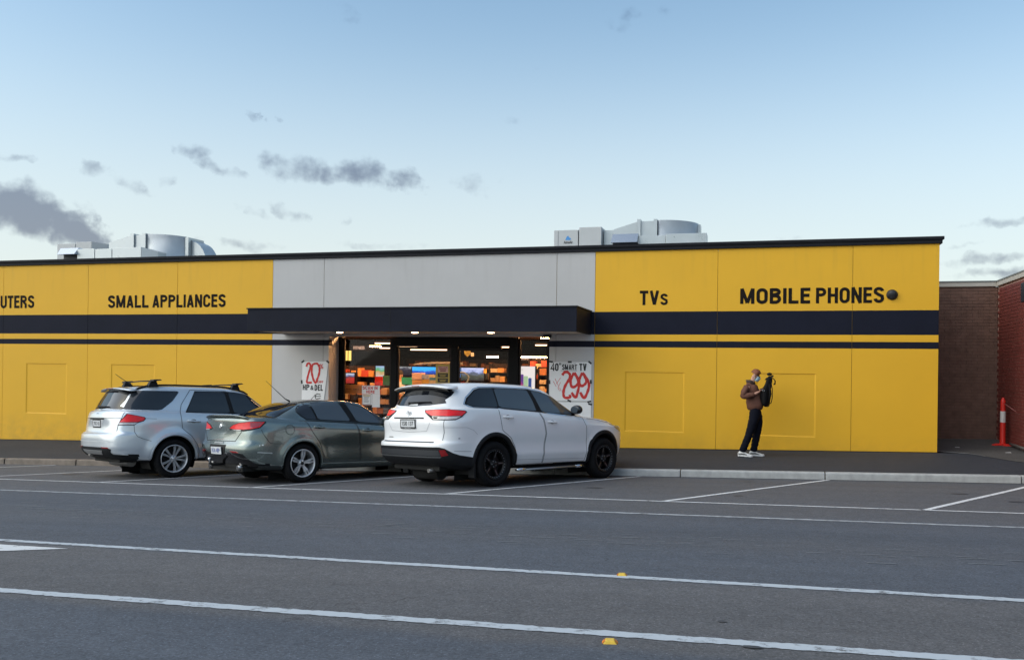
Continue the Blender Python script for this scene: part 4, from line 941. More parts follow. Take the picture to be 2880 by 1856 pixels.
# hanging department signs
def dept(txt, x0, x1, z0, z1, y, mat, label):
    root = empty('department_sign', ((x0 + x1) / 2, y, z0), label, 'sign')
    mb = MB(); mb.box(x0 - .08, x1 + .25, y + .01, y + .03, z0 - .05, z1 + .05); ch(mb.build('sign_board', M_CEIL), root)
    ch(text_fit(txt, x0, x1, z0, z1, y, mat, None, 'lettering', .02), root)
M_WARML = emat('warm_letters', (1.0, .62, .45), .75)
dept('FITNESS', -12.171, -11.80, 2.53, 2.625, 25.0, M_WARML, 'dark hanging sign reading FITNESS at the upper left of the shop')
dept('SONAL CARE', -7.052, -6.45, 2.265, 2.315, 26.0, M_WARML, 'hanging sign reading SONAL CARE under a bright tube')
for (xa, xb, q) in ((-12.966, -12.885, 'left'), (-12.835, -12.760, 'right')):
    mb = MB(); mb.box(xa, xb, 26.0, 26.05, 2.19, 2.505); thing('banner_light', mb, emat('yellow_glow', (1.0, .66, .16), 1.3), 'glowing vertical yellow banner, the %s of a pair at the shop\'s left' % q, 'sign')

# ---- posters on and in the windows
M_PAPER = pmat('poster_paper', (.80, .80, .80), .7, var=.04, vscale=3, bump=.15, bscale=9); M_RPAINT = pmat('red_marker', (.58, .022, .018), .6); M_KPAINT = pmat('black_marker', (.012, .012, .013), .6); M_TAPE = pmat('black_tape', (.008, .008, .009), .5)
def poster_root(name, label, x, y, z): return empty(name, (x, y, z), label, 'poster')
# left poster: 20% OFF HP & DEL
pr_ = poster_root('paper_poster', 'hand-lettered white poster reading 20% OFF HP & DEL, left of the entrance', -10.6, WY - .01, 1.0)
mb = MB(); P_ = [(-10.985, .55), (-10.40, .55), (-10.365, 1.2), (-10.300, 1.75), (-10.262, 2.115), (-10.972, 2.105), (-10.975, 1.6)]
mb.prism(P_, WY - .014, WY - .010, axis='Y'); ch(mb.build('paper_sheet', M_PAPER), pr_)
mb = MB(); yy = WY - .0165
stroke(mb, [(-10.855, 1.98), (-10.83, 2.05), (-10.775, 2.06), (-10.745, 2.0), (-10.765, 1.90), (-10.82, 1.72), (-10.84, 1.60), (-10.80, 1.585), (-10.70, 1.59)], .050, yy)
ch(mb.build('painted_figure', M_RPAINT), pr_); mb = MB()
stroke(mb, [(-10.62, 2.06), (-10.69, 2.02), (-10.71, 1.88), (-10.68, 1.72), (-10.61, 1.585), (-10.56, 1.66), (-10.505, 1.82), (-10.50, 1.96), (-10.55, 2.05), (-10.62, 2.06)], .052, yy)
ch(mb.build('painted_figure', M_RPAINT), pr_)
ch(text_fit('%', -10.50, -10.39, 1.93, 2.05, yy, M_RPAINT, None, 'lettering', .02), pr_); ch(text_fit('OFF', -10.555, -10.39, 1.575, 1.64, yy, M_RPAINT, None, 'lettering', .03), pr_)
ch(glyphs('HP', -10.955, -10.765, 1.40, 1.54, yy, .20, M_KPAINT, 'lettering', rough=.003), pr_); ch(text_fit('&', -10.74, -10.65, 1.405, 1.515, yy, M_KPAINT, None, 'lettering', .02), pr_); ch(glyphs('DEL', -10.625, -10.395, 1.39, 1.54, yy, .20, M_KPAINT, 'lettering', rough=.003), pr_)
mb = MB(); stroke(mb, [(-10.46, 1.30), (-10.56, 1.31), (-10.60, 1.25), (-10.58, 1.19), (-10.46, 1.21)], .02, yy); stroke(mb, [(-10.63, 1.245), (-10.45, 1.26)], .018, yy - .0004); stroke(mb, [(-10.74, 1.14), (-10.60, 1.30)], .012, yy - .0006); ch(mb.build('painted_mark', M_KPAINT), pr_)
for (x, z, rz) in ((-10.955, 2.105, -.6), (-10.27, 2.105, .6), (-10.98, 1.60, 1.5)):
    mb = MB(); mb.box(-.045, .045, -.002, .002, -.022, .022, M=Matrix.Translation((x, WY - .018, z)) @ Matrix.Rotation(rz, 4, 'Y')); ch(mb.build('tape_strip', M_TAPE), pr_)
# right poster: 40" SMART TV 299
pr_ = poster_root('paper_poster', 'hand-lettered white poster reading 40" SMART TV 299, right of the entrance', -4.2, WY - .01, 1.0)
mb = MB(); mb.prism([(-4.655, 1.275), (-3.69, 1.285), (-3.693, 2.165), (-4.665, 2.155)], WY - .014, WY - .010, axis='Y'); ch(mb.build('paper_sheet', M_PAPER), pr_)
mb = MB(); mb.prism([(-4.655, .55), (-3.69, .56), (-3.69, 1.255), (-4.65, 1.245)], WY - .0145, WY - .0105, axis='Y'); ch(mb.build('paper_sheet', M_PAPER), pr_)
ch(glyphs('40', -4.63, -4.45, 1.955, 2.13, yy, .20, M_KPAINT, 'lettering', rough=.003), pr_); ch(text_fit('"', -4.44, -4.39, 2.09, 2.14, yy, M_KPAINT, None, 'lettering', .014), pr_)
ch(glyphs('SMART', -4.37, -4.02, 1.985, 2.105, yy, .20, M_KPAINT, 'lettering', rough=.003), pr_); ch(glyphs('TV', -3.97, -3.80, 1.965, 2.13, yy, .20, M_KPAINT, 'lettering', rough=.003), pr_)
mb = MB(); stroke(mb, [(-4.40, 1.965), (-4.02, 1.968)], .008, yy); stroke(mb, [(-4.38, 2.125), (-4.04, 2.13)], .008, yy); ch(mb.build('painted_mark', M_KPAINT), pr_)
for pts in ([(-4.36, 1.86), (-4.31, 1.925), (-4.23, 1.925), (-4.18, 1.86), (-4.20, 1.77), (-4.29, 1.62), (-4.33, 1.47), (-4.30, 1.355), (-4.18, 1.36), (-4.185, 1.42)],
            [(-4.085, 1.92), (-4.15, 1.80), (-4.165, 1.68), (-4.12, 1.59), (-4.02, 1.64), (-3.985, 1.72), (-4.03, 1.84), (-4.085, 1.92), (-4.01, 1.80), (-3.97, 1.66), (-4.0, 1.48), (-4.05, 1.36), (-4.14, 1.47)],
            [(-3.895, 1.92), (-3.955, 1.80), (-3.965, 1.70), (-3.92, 1.62), (-3.84, 1.66), (-3.80, 1.73), (-3.84, 1.84), (-3.895, 1.92), (-3.80, 1.80), (-3.74, 1.66), (-3.77, 1.50), (-3.85, 1.35), (-3.94, 1.48)]):
    mb = MB(); stroke(mb, pts, .060, yy); ch(mb.build('painted_figure', M_RPAINT), pr_)
mb = MB()
for (a, b) in (((-4.57, 1.72), (-4.50, 1.60)), ((-4.53, 1.78), (-4.45, 1.62)), ((-4.50, 1.66), (-4.40, 1.80)), ((-4.46, 1.56), (-4.40, 1.70)), ((-4.45, 1.56), (-4.42, 1.50)), ((-4.42, 1.58), (-4.385, 1.50))): stroke(mb, [a, b], .010, yy - .0003)
ch(mb.build('painted_mark', M_RPAINT), pr_)
for (x, z, rz) in ((-4.63, 2.165, .1), (-4.19, 2.165, 0), (-3.725, 2.155, .7), (-4.66, 1.70, 1.5), (-3.70, 1.72, 1.5), (-3.73, 1.27, -.25), (-3.71, 1.215, .2), (-4.19, 1.28, .4)):
    mb = MB(); mb.box(-.045, .045, -.002, .002, -.02, .02, M=Matrix.Translation((x, WY - .018, z)) @ Matrix.Rotation(rz, 4, 'Y')); ch(mb.build('tape_strip', M_TAPE), pr_)
# scan poster and sheets in the left window
pr_ = poster_root('paper_poster', 'white window poster with red hand lettering SCAN IN HERE', -9.4, GY - .03, 1.0); wy = GY - .012
mb = MB(); mb.box(-9.617, -9.129, wy, wy + .003, 1.318, 1.526); ch(mb.build('paper_sheet', M_PAPER), pr_)
ch(glyphs('SCAN IN', -9.60, -9.19, 1.43, 1.51, wy - .002, .18, M_RPAINT, 'lettering', rough=.003), pr_); ch(glyphs('HERE', -9.50, -9.27, 1.335, 1.408, wy - .002, .18, M_RPAINT, 'lettering', rough=.003), pr_)
for (x0, x1, z0, z1, lab, yl) in ((-9.61, -9.345, 1.045, 1.310, 'white notice sheet under the scan poster, left of two', True), (-9.338, -9.125, .99, 1.316, 'white notice sheet under the scan poster, right of two', False)):
    pr_ = poster_root('notice_sheet', lab, (x0 + x1) / 2, wy, z0); mb = MB(); mb.box(x0, x1, wy, wy + .003, z0, z1); ch(mb.build('paper_sheet', M_PAPER), pr_)
    if yl:
        mb = MB()
        for (a, b, c_, d) in ((x0 + .015, x1 - .03, 1.285, 1.29), (x0 + .015, x1 - .03, 1.06, 1.065)): mb.box(a, b, wy - .002, wy - .001, c_, d)
        for xx in (x0 + .015, x1 - .035): mb.box(xx, xx + .005, wy - .002, wy - .001, 1.06, 1.29)
        for k in range(5): mb.box(x0 + .05 + .01 * (k % 2), x1 - .07 - .015 * (k % 3), wy - .002, wy - .001, 1.235 - k * .03, 1.243 - k * .03)
        ch(mb.build('printed_lines', M_KPAINT), pr_)
        mb = MB(); mb.box(x0 + .03, x1 - .05, wy - .0025, wy - .0015, 1.262, 1.28); ch(mb.build('printed_band', pmat('band_yellow', (.6, .42, .05), .6)), pr_)
# torn orange cardboard sign
mb = MB(); P_ = [(-10.337, 1.532), (-9.80, 1.535), (-9.815, 1.42), (-9.80, 1.315), (-9.95, 1.30), (-10.05, 1.312), (-10.18, 1.295), (-10.337, 1.305), (-10.315, 1.40)]
mb.prism(P_, 20.7, 20.71, axis='Y'); o = thing('cardboard_sign', mb, pmat('orange_card', (.72, .30, .07), .6, var=.1, vscale=6), 'torn orange cardboard sign in the left window', 'sign')
mb = MB(); 
for k in range(9):
    if k in (4,): continue
    mb.box(-10.27 + k * .042, -10.258 + k * .042, 20.695, 20.699, 1.40, 1.432)
q = mb.build('marker_strokes', M_KPAINT); q.parent = o
# welcome board
pr_ = poster_root('window_board', 'yellow window board with pink WELCOME panel and black panels', -7.47, GY - .03, 1.6)
mb = MB(); mb.box(-7.655, -7.284, wy, wy + .004, 1.20, 2.081); ch(mb.build('board', pmat('board_yellow', (.48, .33, .05), .5)), pr_)
mb = MB(); mb.box(-7.60, -7.335, wy - .003, wy - .001, 1.885, 2.03); ch(mb.build('pink_panel', pmat('panel_pink', (.60, .33, .30), .5)), pr_)
ch(text_fit('WELCOME', -7.585, -7.35, 1.985, 2.02, wy - .004, pmat('maroon', (.18, .02, .02), .5), None, 'lettering', .02), pr_)
mb = MB(); mb.box(-7.56, -7.38, wy - .005, wy - .004, 1.945, 1.97); mb.box(-7.54, -7.39, wy - .005, wy - .004, 1.905, 1.93); ch(mb.build('printed_lines', pmat('maroon', (.18, .02, .02), .5)), pr_)
for z0 in (1.765, 1.64):
    mb = MB(); mb.box(-7.60, -7.335, wy - .003, wy - .001, z0, z0 + .10); ch(mb.build('black_panel', M_KPAINT), pr_)
    mb = MB(); mb.box(-7.56, -7.375, wy - .005, wy - .004, z0 + .055, z0 + .07); mb.box(-7.54, -7.40, wy - .005, wy - .004, z0 + .025, z0 + .04); ch(mb.build('printed_lines', pmat('board_yellow', (.48, .33, .05), .5)), pr_)
# security camera under the awning, right of the entrance
sc_ = empty('security_camera', (-4.74, 19.6, 2.73), 'small dark security camera under the right end of the awning', 'camera')
mb = MB(); mb.box(-4.80, -4.62, 19.58, 19.68, 2.715, 2.775); ch(mb.build('camera_body', pmat('cam_navy', (.012, .016, .03), .4), bevel=.01), sc_)
mb = MB(); mb.lathe([(.0, 0), (.03, .0), (.034, .03)], 12, axis='X', M=Matrix.Translation((-4.835, 19.63, 2.735))); ch(mb.build('camera_lens', pmat('lens_grey', (.25, .25, .27), .3)), sc_)

# ------------------------------------------------------------------ cars
# local frame: x forward, y left, z up, origin on the ground under the middle of the rear axle
RN = Vector((-.026, .045, 1.0)).normalized()
def car_matrix(x, y, h):
    fx = Vector((math.cos(h), math.sin(h), 0)); fx = (fx - RN * fx.dot(RN)).normalized(); ly = RN.cross(fx)
    o = Vector((x, y, road_z(x, y)))
    return Matrix(((fx.x, ly.x, RN.x, o.x), (fx.y, ly.y, RN.y, o.y), (fx.z, ly.z, RN.z, o.z), (0, 0, 0, 1)))

def pchip(x, y, xs):
    """monotone cubic along axis 0"""
    x = np.asarray(x, float); y = np.asarray(y, float)
    sh = y.shape; y = y.reshape(len(x), -1)
    h = np.diff(x)[:, None]; d = np.diff(y, axis=0) / h
    m = np.zeros_like(y)
    for i in range(1, len(x) - 1):
        w1 = 2 * h[i] + h[i - 1]; w2 = h[i] + 2 * h[i - 1]
        ok = d[i - 1] * d[i] > 0
        with np.errstate(divide='ignore', invalid='ignore'):
            v = (w1 + w2) / (w1 / d[i - 1] + w2 / d[i])
        m[i] = np.where(ok, v, 0)
    m[0] = d[0]; m[-1] = d[-1]
    idx = np.clip(np.searchsorted(x, xs) - 1, 0, len(x) - 2)
    t = ((xs - x[idx]) / (x[idx + 1] - x[idx]))[:, None]; hh = (x[idx + 1] - x[idx])[:, None]
    r = (2 * t**3 - 3 * t**2 + 1) * y[idx] + (t**3 - 2 * t**2 + t) * hh * m[idx] + (-2 * t**3 + 3 * t**2) * y[idx + 1] + (t**3 - t**2) * hh * m[idx + 1]
    return r.reshape((len(xs),) + sh[1:])

def ring_outline(r, ns):
    xm = r.get('xm', 1.2); ph = np.linspace(0, np.pi / 2, 700)
    c, s = np.cos(ph), np.sin(ph)
    pr, qr, pf, qf = r['sh']
    xr = xm - (xm - r['xr']) * c ** (2 / pr); yr = r['w'] * s ** (2 / qr)
    xf = xm + (r['xf'] - xm) * c[::-1] ** (2 / pf); yf = r['w'] * s[::-1] ** (2 / qf)
    X = np.concatenate([xr, xf[1:]]); Y = np.concatenate([yr, yf[1:]])
    L = np.concatenate([[0], np.cumsum(np.hypot(np.diff(X), np.diff(Y)))])
    q = np.linspace(0, L[-1], ns)
    X = np.interp(q, L, X); Y = np.interp(q, L, Y); Y[0] = Y[-1] = 0
    zx = [p[0] for p in r['z']]; zz = [p[1] for p in r['z']]
    Z = np.interp(X, zx, zz) if len(zx) < 3 else pchip(zx, np.array(zz), np.clip(X, zx[0], zx[-1]))
    return np.stack([X, Y, Z], 1)

def loft(rings, ns=230, step=.030):
    P = np.stack([ring_outline(r, ns) for r in rings])           # rings x ns x 3
    t = np.concatenate([[0], np.cumsum(np.sqrt(((P[1:] - P[:-1]) ** 2).sum(2)).mean(1))])
    ts = [t[0]]
    for i in range(len(t) - 1):
        n = max(2, int(math.ceil((t[i + 1] - t[i]) / step))); ts += list(t[i] + (t[i + 1] - t[i]) * (np.arange(n) + 1) / n)
    return pchip(t, P, np.array(ts))

M_PLASTIC = pmat('black_plastic', (.010, .011, .013), .6, var=.15, vscale=8, bump=.15, bscale=120, spec=.22)
class Car:
    def __init__(s, name, label, pose, spec):
        s.sp = spec
        s.root = empty(name, (0, 0, 0), label, 'car'); s.root.matrix_world = car_matrix(*pose)
        G = loft(spec['rings'])
        nk, nsn, _ = G.shape
        R_ = spec['wheels']                       # [(cx, zc, Ra)]
        for (cx, zc, Ra) in R_:
            d = np.hypot(G[..., 0] - cx, G[..., 2] - zc); side = np.clip((G[..., 1] - .6) / .25, 0, 1)
            G[..., 1] += side * spec['flare'] * np.exp(-((d - Ra - .015) / spec.get('flw', .07)) ** 2)
        if 'disp' in spec: G = spec['disp'](G)
        ins = np.zeros((nk, nsn), bool)
        for (cx, zc, Ra) in R_:
            dx, dz = G[..., 0] - cx, G[..., 2] - zc; d = np.hypot(dx, dz)
            m = (d < Ra) & (G[..., 1] > .5); ins |= m
        keep = ~(ins[:-1, :-1] & ins[1:, :-1] & ins[:-1, 1:] & ins[1:, 1:])
        for (cx, zc, Ra) in R_:
            dx, dz = G[..., 0] - cx, G[..., 2] - zc; d = np.hypot(dx, dz) + 1e-9
            m = (d < Ra) & (G[..., 1] > .5)
            G[..., 0] = np.where(m, cx + dx / d * Ra, G[..., 0]); G[..., 2] = np.where(m, zc + dz / d * Ra, G[..., 2])
        V = G.reshape(-1, 3); Vm = V * np.array([1, -1, 1])
        idx = np.arange(nk * nsn).reshape(nk, nsn)
        f = np.stack([idx[:-1, :-1], idx[1:, :-1], idx[1:, 1:], idx[:-1, 1:]], -1)[keep]
        fm = f[:, ::-1] + len(V)
        F = np.concatenate([f, fm]); VV = np.concatenate([V, Vm])
        me = bpy.data.meshes.new('body'); me.from_pydata(VV.tolist(), [], F.tolist())
        s.paint = spec['paint']
        me.materials.append(s.paint)
        cen = VV[F].mean(1)
        if 'clad' not in spec: spec['clad'] = lambda c_: c_[:, 2] < spec.get('black_below', .30); spec['clad_mat'] = M_PLASTIC
        if 'clad' in spec:
            me.materials.append(spec['clad_mat'])
            me.polygons.foreach_set('material_index', spec['clad'](cen).astype(np.int32))
        me.polygons.foreach_set('use_smooth', np.ones(len(F), bool))
        bm = bmesh.new(); bm.from_mesh(me); bmesh.ops.remove_doubles(bm, verts=bm.verts, dist=5e-4)
        bmesh.ops.dissolve_degenerate(bm, edges=bm.edges, dist=1e-4)
        bmesh.ops.recalc_face_normals(bm, faces=bm.faces)
        s.bvh = BVHTree.FromBMesh(bm); bm.to_mesh(me); bm.free(); me.update()
        s.body = link('body', me, s.root)
        s.under()

    # -- projections
    def proj(s, plane, a, b):
        """(a,b) in the plane -> hit on the body and outward normal"""
        if plane == 'R': o, d = Vector((a, -3, b)), Vector((0, 1, 0))
        elif plane == 'L': o, d = Vector((a, 3, b)), Vector((0, -1, 0))
        elif plane == 'B': o, d = Vector((-5, a, b)), Vector((1, 0, 0))
        elif plane == 'F': o, d = Vector((6, a, b)), Vector((-1, 0, 0))
        elif plane == 'T': o, d = Vector((a, b, 4)), Vector((0, 0, -1))
        else:                                       # 'W': wrapped about a vertical axis at x = 0.1
            th = a; o, d = Vector((.1 + 4 * math.cos(th), 4 * math.sin(th), b)), Vector((-math.cos(th), -math.sin(th), 0))
        h = s.bvh.ray_cast(o, d)
        if h[0] is None:
            h2 = s.bvh.find_nearest(o + d * 3)
            loc, n = h2[0], h2[1]
        else: loc, n = h[0], h[1]
        if n.dot(d) > 0: n = -n
        return loc, n
    def wrap(s, kind, a, b):
        loc, n = s.proj(kind, a, b); return (math.atan2(loc.y, loc.x - .1), b)

    def patch(s, name, poly, plane, off, mat, parent=None, smooth=0, g=.035, thick=.004, skirt=True):
        poly = [tuple(p) for p in poly]
        for _ in range(smooth):
            q = []
            for i in range(len(poly)):
                a, b = poly[i], poly[(i + 1) % len(poly)]
                q += [(a[0] * .93 + b[0] * .07, a[1] * .93 + b[1] * .07), (a[0] * .07 + b[0] * .93, a[1] * .07 + b[1] * .93)]
            poly = q
        bd = []
        for i in range(len(poly)):
            a, b = poly[i], poly[(i + 1) % len(poly)]
            n = max(1, int(math.hypot(a[0] - b[0], a[1] - b[1]) / g))
            bd += [(a[0] + (b[0] - a[0]) * k / n, a[1] + (b[1] - a[1]) * k / n) for k in range(n)]
        nb = len(bd)
        P = np.array(bd); lo, hi = P.min(0), P.max(0)
        pts = [Vector(p) for p in bd]
        X, Y = np.meshgrid(np.arange(lo[0] + g * .5, hi[0], g), np.arange(lo[1] + g * .5, hi[1], g))
        Q = np.stack([X.ravel(), Y.ravel()], 1)
        # inside test and clearance from the border
        x, y = Q[:, 0], Q[:, 1]; inside = np.zeros(len(Q), bool)
        for i in range(nb):
            x1, y1 = P[i]; x2, y2 = P[(i + 1) % nb]
            c = ((y1 > y) != (y2 > y)); xx = (x2 - x1) * (y - y1) / ((y2 - y1) if y2 != y1 else 1e-9) + x1
            inside ^= c & (x < xx)
        Q = Q[inside]
        if len(Q):
            dm = np.sqrt(((Q[:, None, :] - P[None]) ** 2).sum(2)).min(1); Q = Q[dm > g * .45]
        pts += [Vector(q) for q in Q]
        ed = [(i, (i + 1) % nb) for i in range(nb)]
        vo, eo, fo, *_r = delaunay_2d_cdt(pts, ed, [], 1, 1e-6)
        vs = []; base = []
        for v in vo:
            loc, n = s.proj(plane, v.x, v.y); vs.append(loc + n * off); base.append(loc - n * .002)
        fs = [tuple(f) for f in fo]
        cnt = {}
        for f in fs:
            for i in range(len(f)):
                e = tuple(sorted((f[i], f[(i + 1) % len(f)]))); cnt[e] = cnt.get(e, 0) + 1
        mb = MB(); mb.add(vs, fs, 0, True)
        if skirt:
            for (a, b), c in cnt.items():
                if c == 1: mb.add([vs[a], vs[b], base[b], base[a]], [(0, 1, 2, 3)], 0, False)
        me = mb.mesh(name, mat, fix=False)
        bm = bmesh.new(); bm.from_mesh(me); bmesh.ops.recalc_face_normals(bm, faces=bm.faces); bm.to_mesh(me); bm.free()
        # orient outward
        o = link(name, me, parent or s.root)
        return o
    def strip(s, name, pts, plane, w, off, mat, parent=None, closed=False, step=.03, thick=False):
        P = list(pts) + ([pts[0]] if closed else [])
        D = []
        for a, b in zip(P[:-1], P[1:]):
            n = max(1, int(math.hypot(a[0] - b[0], a[1] - b[1]) / step)); D += [(a[0] + (b[0] - a[0]) * k / n, a[1] + (b[1] - a[1]) * k / n) for k in range(n)]
        D.append(P[-1])
        H = [s.proj(plane, *d) for d in D]
        vs = []
        for i, (loc, n) in enumerate(H):
            t = (H[min(i + 1, len(H) - 1)][0] - H[max(i - 1, 0)][0])
            if t.length < 1e-6: t = Vector((1, 0, 0))
            sd = t.normalized().cross(n).normalized() * (w / 2)
            vs += [loc + n * off + sd, loc + n * off - sd, loc - n * .002 - sd, loc - n * .002 + sd]
        fs = []
        for i in range(len(H) - 1):
            a, b = 4 * i, 4 * i + 4
            fs.append((a, a + 1, b + 1, b))
            if thick: fs += [(a + 1, a + 2, b + 2, b + 1), (a + 3, a, b, b + 3)]
        mb = MB(); mb.add(vs, fs, 0, False); me = mb.mesh(name, mat, fix=False)
        bm = bmesh.new(); bm.from_mesh(me); bmesh.ops.recalc_face_normals(bm, faces=bm.faces); bm.to_mesh(me); bm.free()
        return link(name, me, parent or s.root)
    def both(s, fn, name, pts, plane, *a, **k):
        o = fn(name, pts, 'R', *a, **k); fn(name, pts, 'L', *a, **k); return o
    def add(s, name, mb, mats, parent=None, bevel=0.0): return mb.build(name, mats, parent or s.root, bevel)

    def under(s):
        sp = s.sp; mb = MB(); xr, xf = sp['rings'][0]['xr'], sp['rings'][0]['xf']; z0 = min(p_[1] for p_ in sp['rings'][0]['z']) + .03
        mb.box(xr + .08, xf - .2, -.60, .60, z0 - .015, .62)
        mb.box(.50, sp['wheels'][1][0] - .5, -.80, .80, z0 - .01, z0 + .25)
        s.add('underbody', mb, M_UNDER)
        for (cx, zc, Ra) in sp['wheels']:
            for sg in (-1, 1):
                mb = MB(); n = 22; vs = []; 
                for i in range(n + 1):
                    a = math.radians(-25 + 230 * i / n); c, q = math.cos(a), math.sin(a)
                    for yy in (.42, .86): vs.append((cx + (Ra + .012) * c, sg * yy, zc + (Ra + .012) * q))
                mb.add(vs, [(2 * i, 2 * i + 2, 2 * i + 3, 2 * i + 1) for i in range(n)], 0, True)
                mb.add([(cx - Ra, sg * .43, zc - .3), (cx + Ra, sg * .43, zc - .3), (cx + Ra, sg * .43, zc + Ra), (cx - Ra, sg * .43, zc + Ra)], [(0, 1, 2, 3)])
                s.add('wheel_liner', mb, M_LINER)
    def arch(s, name, mat, r0, r1, out, a0=-20, a1=200, inner=.06, zoff=0):
        """wheel-arch lip: curved band from radius r0 to r1 lying on the body side, turned in at the opening"""
        for (cx, zc, Ra) in s.sp['wheels']:
            for pl, sg in (('R', -1), ('L', 1)):
                n = 34; rows = []
                for i in range(n + 1):
                    a = math.radians(a0 + (a1 - a0) * i / n); c, q = math.cos(a), math.sin(a)
                    lo, no = s.proj(pl, cx + r1 * c, zc + zoff + r1 * q)
                    y1 = lo.y
                    lm, nm = s.proj(pl, cx + (Ra + .012) * c, zc + zoff + (Ra + .012) * q)
                    y0 = lm.y
                    if abs(y0) < .7: y0 = y1
                    rows.append([(cx + r1 * c, y1 - sg * .004, zc + zoff + r1 * q), (cx + (r1 - .006) * c, y1 + sg * out * .7, zc + zoff + (r1 - .006) * q),
                                 (cx + (r0 + .012) * c, y0 + sg * out, zc + zoff + (r0 + .012) * q), (cx + r0 * c, y0 + sg * (out - .012), zc + zoff + r0 * q), (cx + (r0 + .004) * c, y0 - sg * inner, zc + zoff + (r0 + .004) * q)])
                vs = [p for r in rows for p in r]; k = 5
                fs = [(i * k + j, (i + 1) * k + j, (i + 1) * k + j + 1, i * k + j + 1) for i in range(n) for j in range(k - 1)]
                mb = MB(); mb.add(vs, fs, 0, True); o = s.add(name, mb, mat)
    def put_wheels(s, mk, R, wdt, ypos):
        """mk() -> (rim mesh, tyre mesh); the outer face looks to -y"""
        rim, tyre, cap = mk
        for (cx, zc, Ra) in s.sp['wheels']:
            for sg in (-1, 1):
                o = link('wheel', rim, s.root); o.location = (cx, sg * ypos, R); 
                rot = .35 + cx * .7 + (sg > 0) * .9
                o.rotation_euler = (0, s.sp.get('spin', 0) + (rot if (cx > 1 or sg > 0) else 0), 0 if sg < 0 else math.pi)
                link('tyre', tyre, o); link('hub_cap', cap, o)

M_UNDER = pmat('car_underbody', (.006, .006, .006), .85)
M_LINER = pmat('wheel_liner', (.008, .008, .008), .9)
M_TYRE = pmat('tyre_rubber', (.010, .010, .011), .85, spec=.15, var=.2, vscale=12, bump=.25, bscale=50)
M_GLASSR = pmat('car_glass_rear', (.006, .008, .012), .02, spec=.42)
M_GLASS = pmat('car_glass', (.022, .027, .035), .02, spec=.5)
M_GLASS2 = pmat('car_glass_light', (.062, .078, .096), .03, spec=.6)
M_SEAL = pmat('window_seal', (.005, .005, .006), .5, spec=.25)
M_GAP = pmat('panel_gap', (.012, .012, .013), .8)
M_CHROME = pmat('chrome', (.75, .76, .78), .12, metal=1.0)
M_PLASTIC = pmat('black_plastic', (.010, .011, .013), .6, var=.15, vscale=8, bump=.15, bscale=120, spec=.22)
M_GLOSSBLK = pmat('gloss_black', (.006, .006, .007), .12, coat=.5)
M_RED = pmat('lamp_red', (.80, .014, .018), .25, coat=.35, var=.22, vscale=9, spec=.4)
M_REDDK = pmat('reflector_red', (.22, .006, .008), .2, coat=.6)
M_CLEAR = pmat('lamp_clear', (.50, .46, .46), .15, coat=1.0, var=.3, vscale=18)
M_PLATE = pmat('plate_white', (.62, .64, .66), .4); M_PLATEB = pmat('plate_blue_text', (.02, .06, .32), .5); M_PLATEK = pmat('plate_black', (.015, .015, .016), .4)
M_ALLOY = pmat('alloy_silver', (.66, .67, .69), .28, metal=.55); M_ALLOYDK = pmat('alloy_dark', (.007, .007, .008), .4, spec=.3)
M_STEEL = pmat('bare_steel', (.30, .29, .28), .4, metal=.8)
M_HEADL = pmat('headlamp', (.20, .20, .22), .08, coat=1.0, metal=.3)

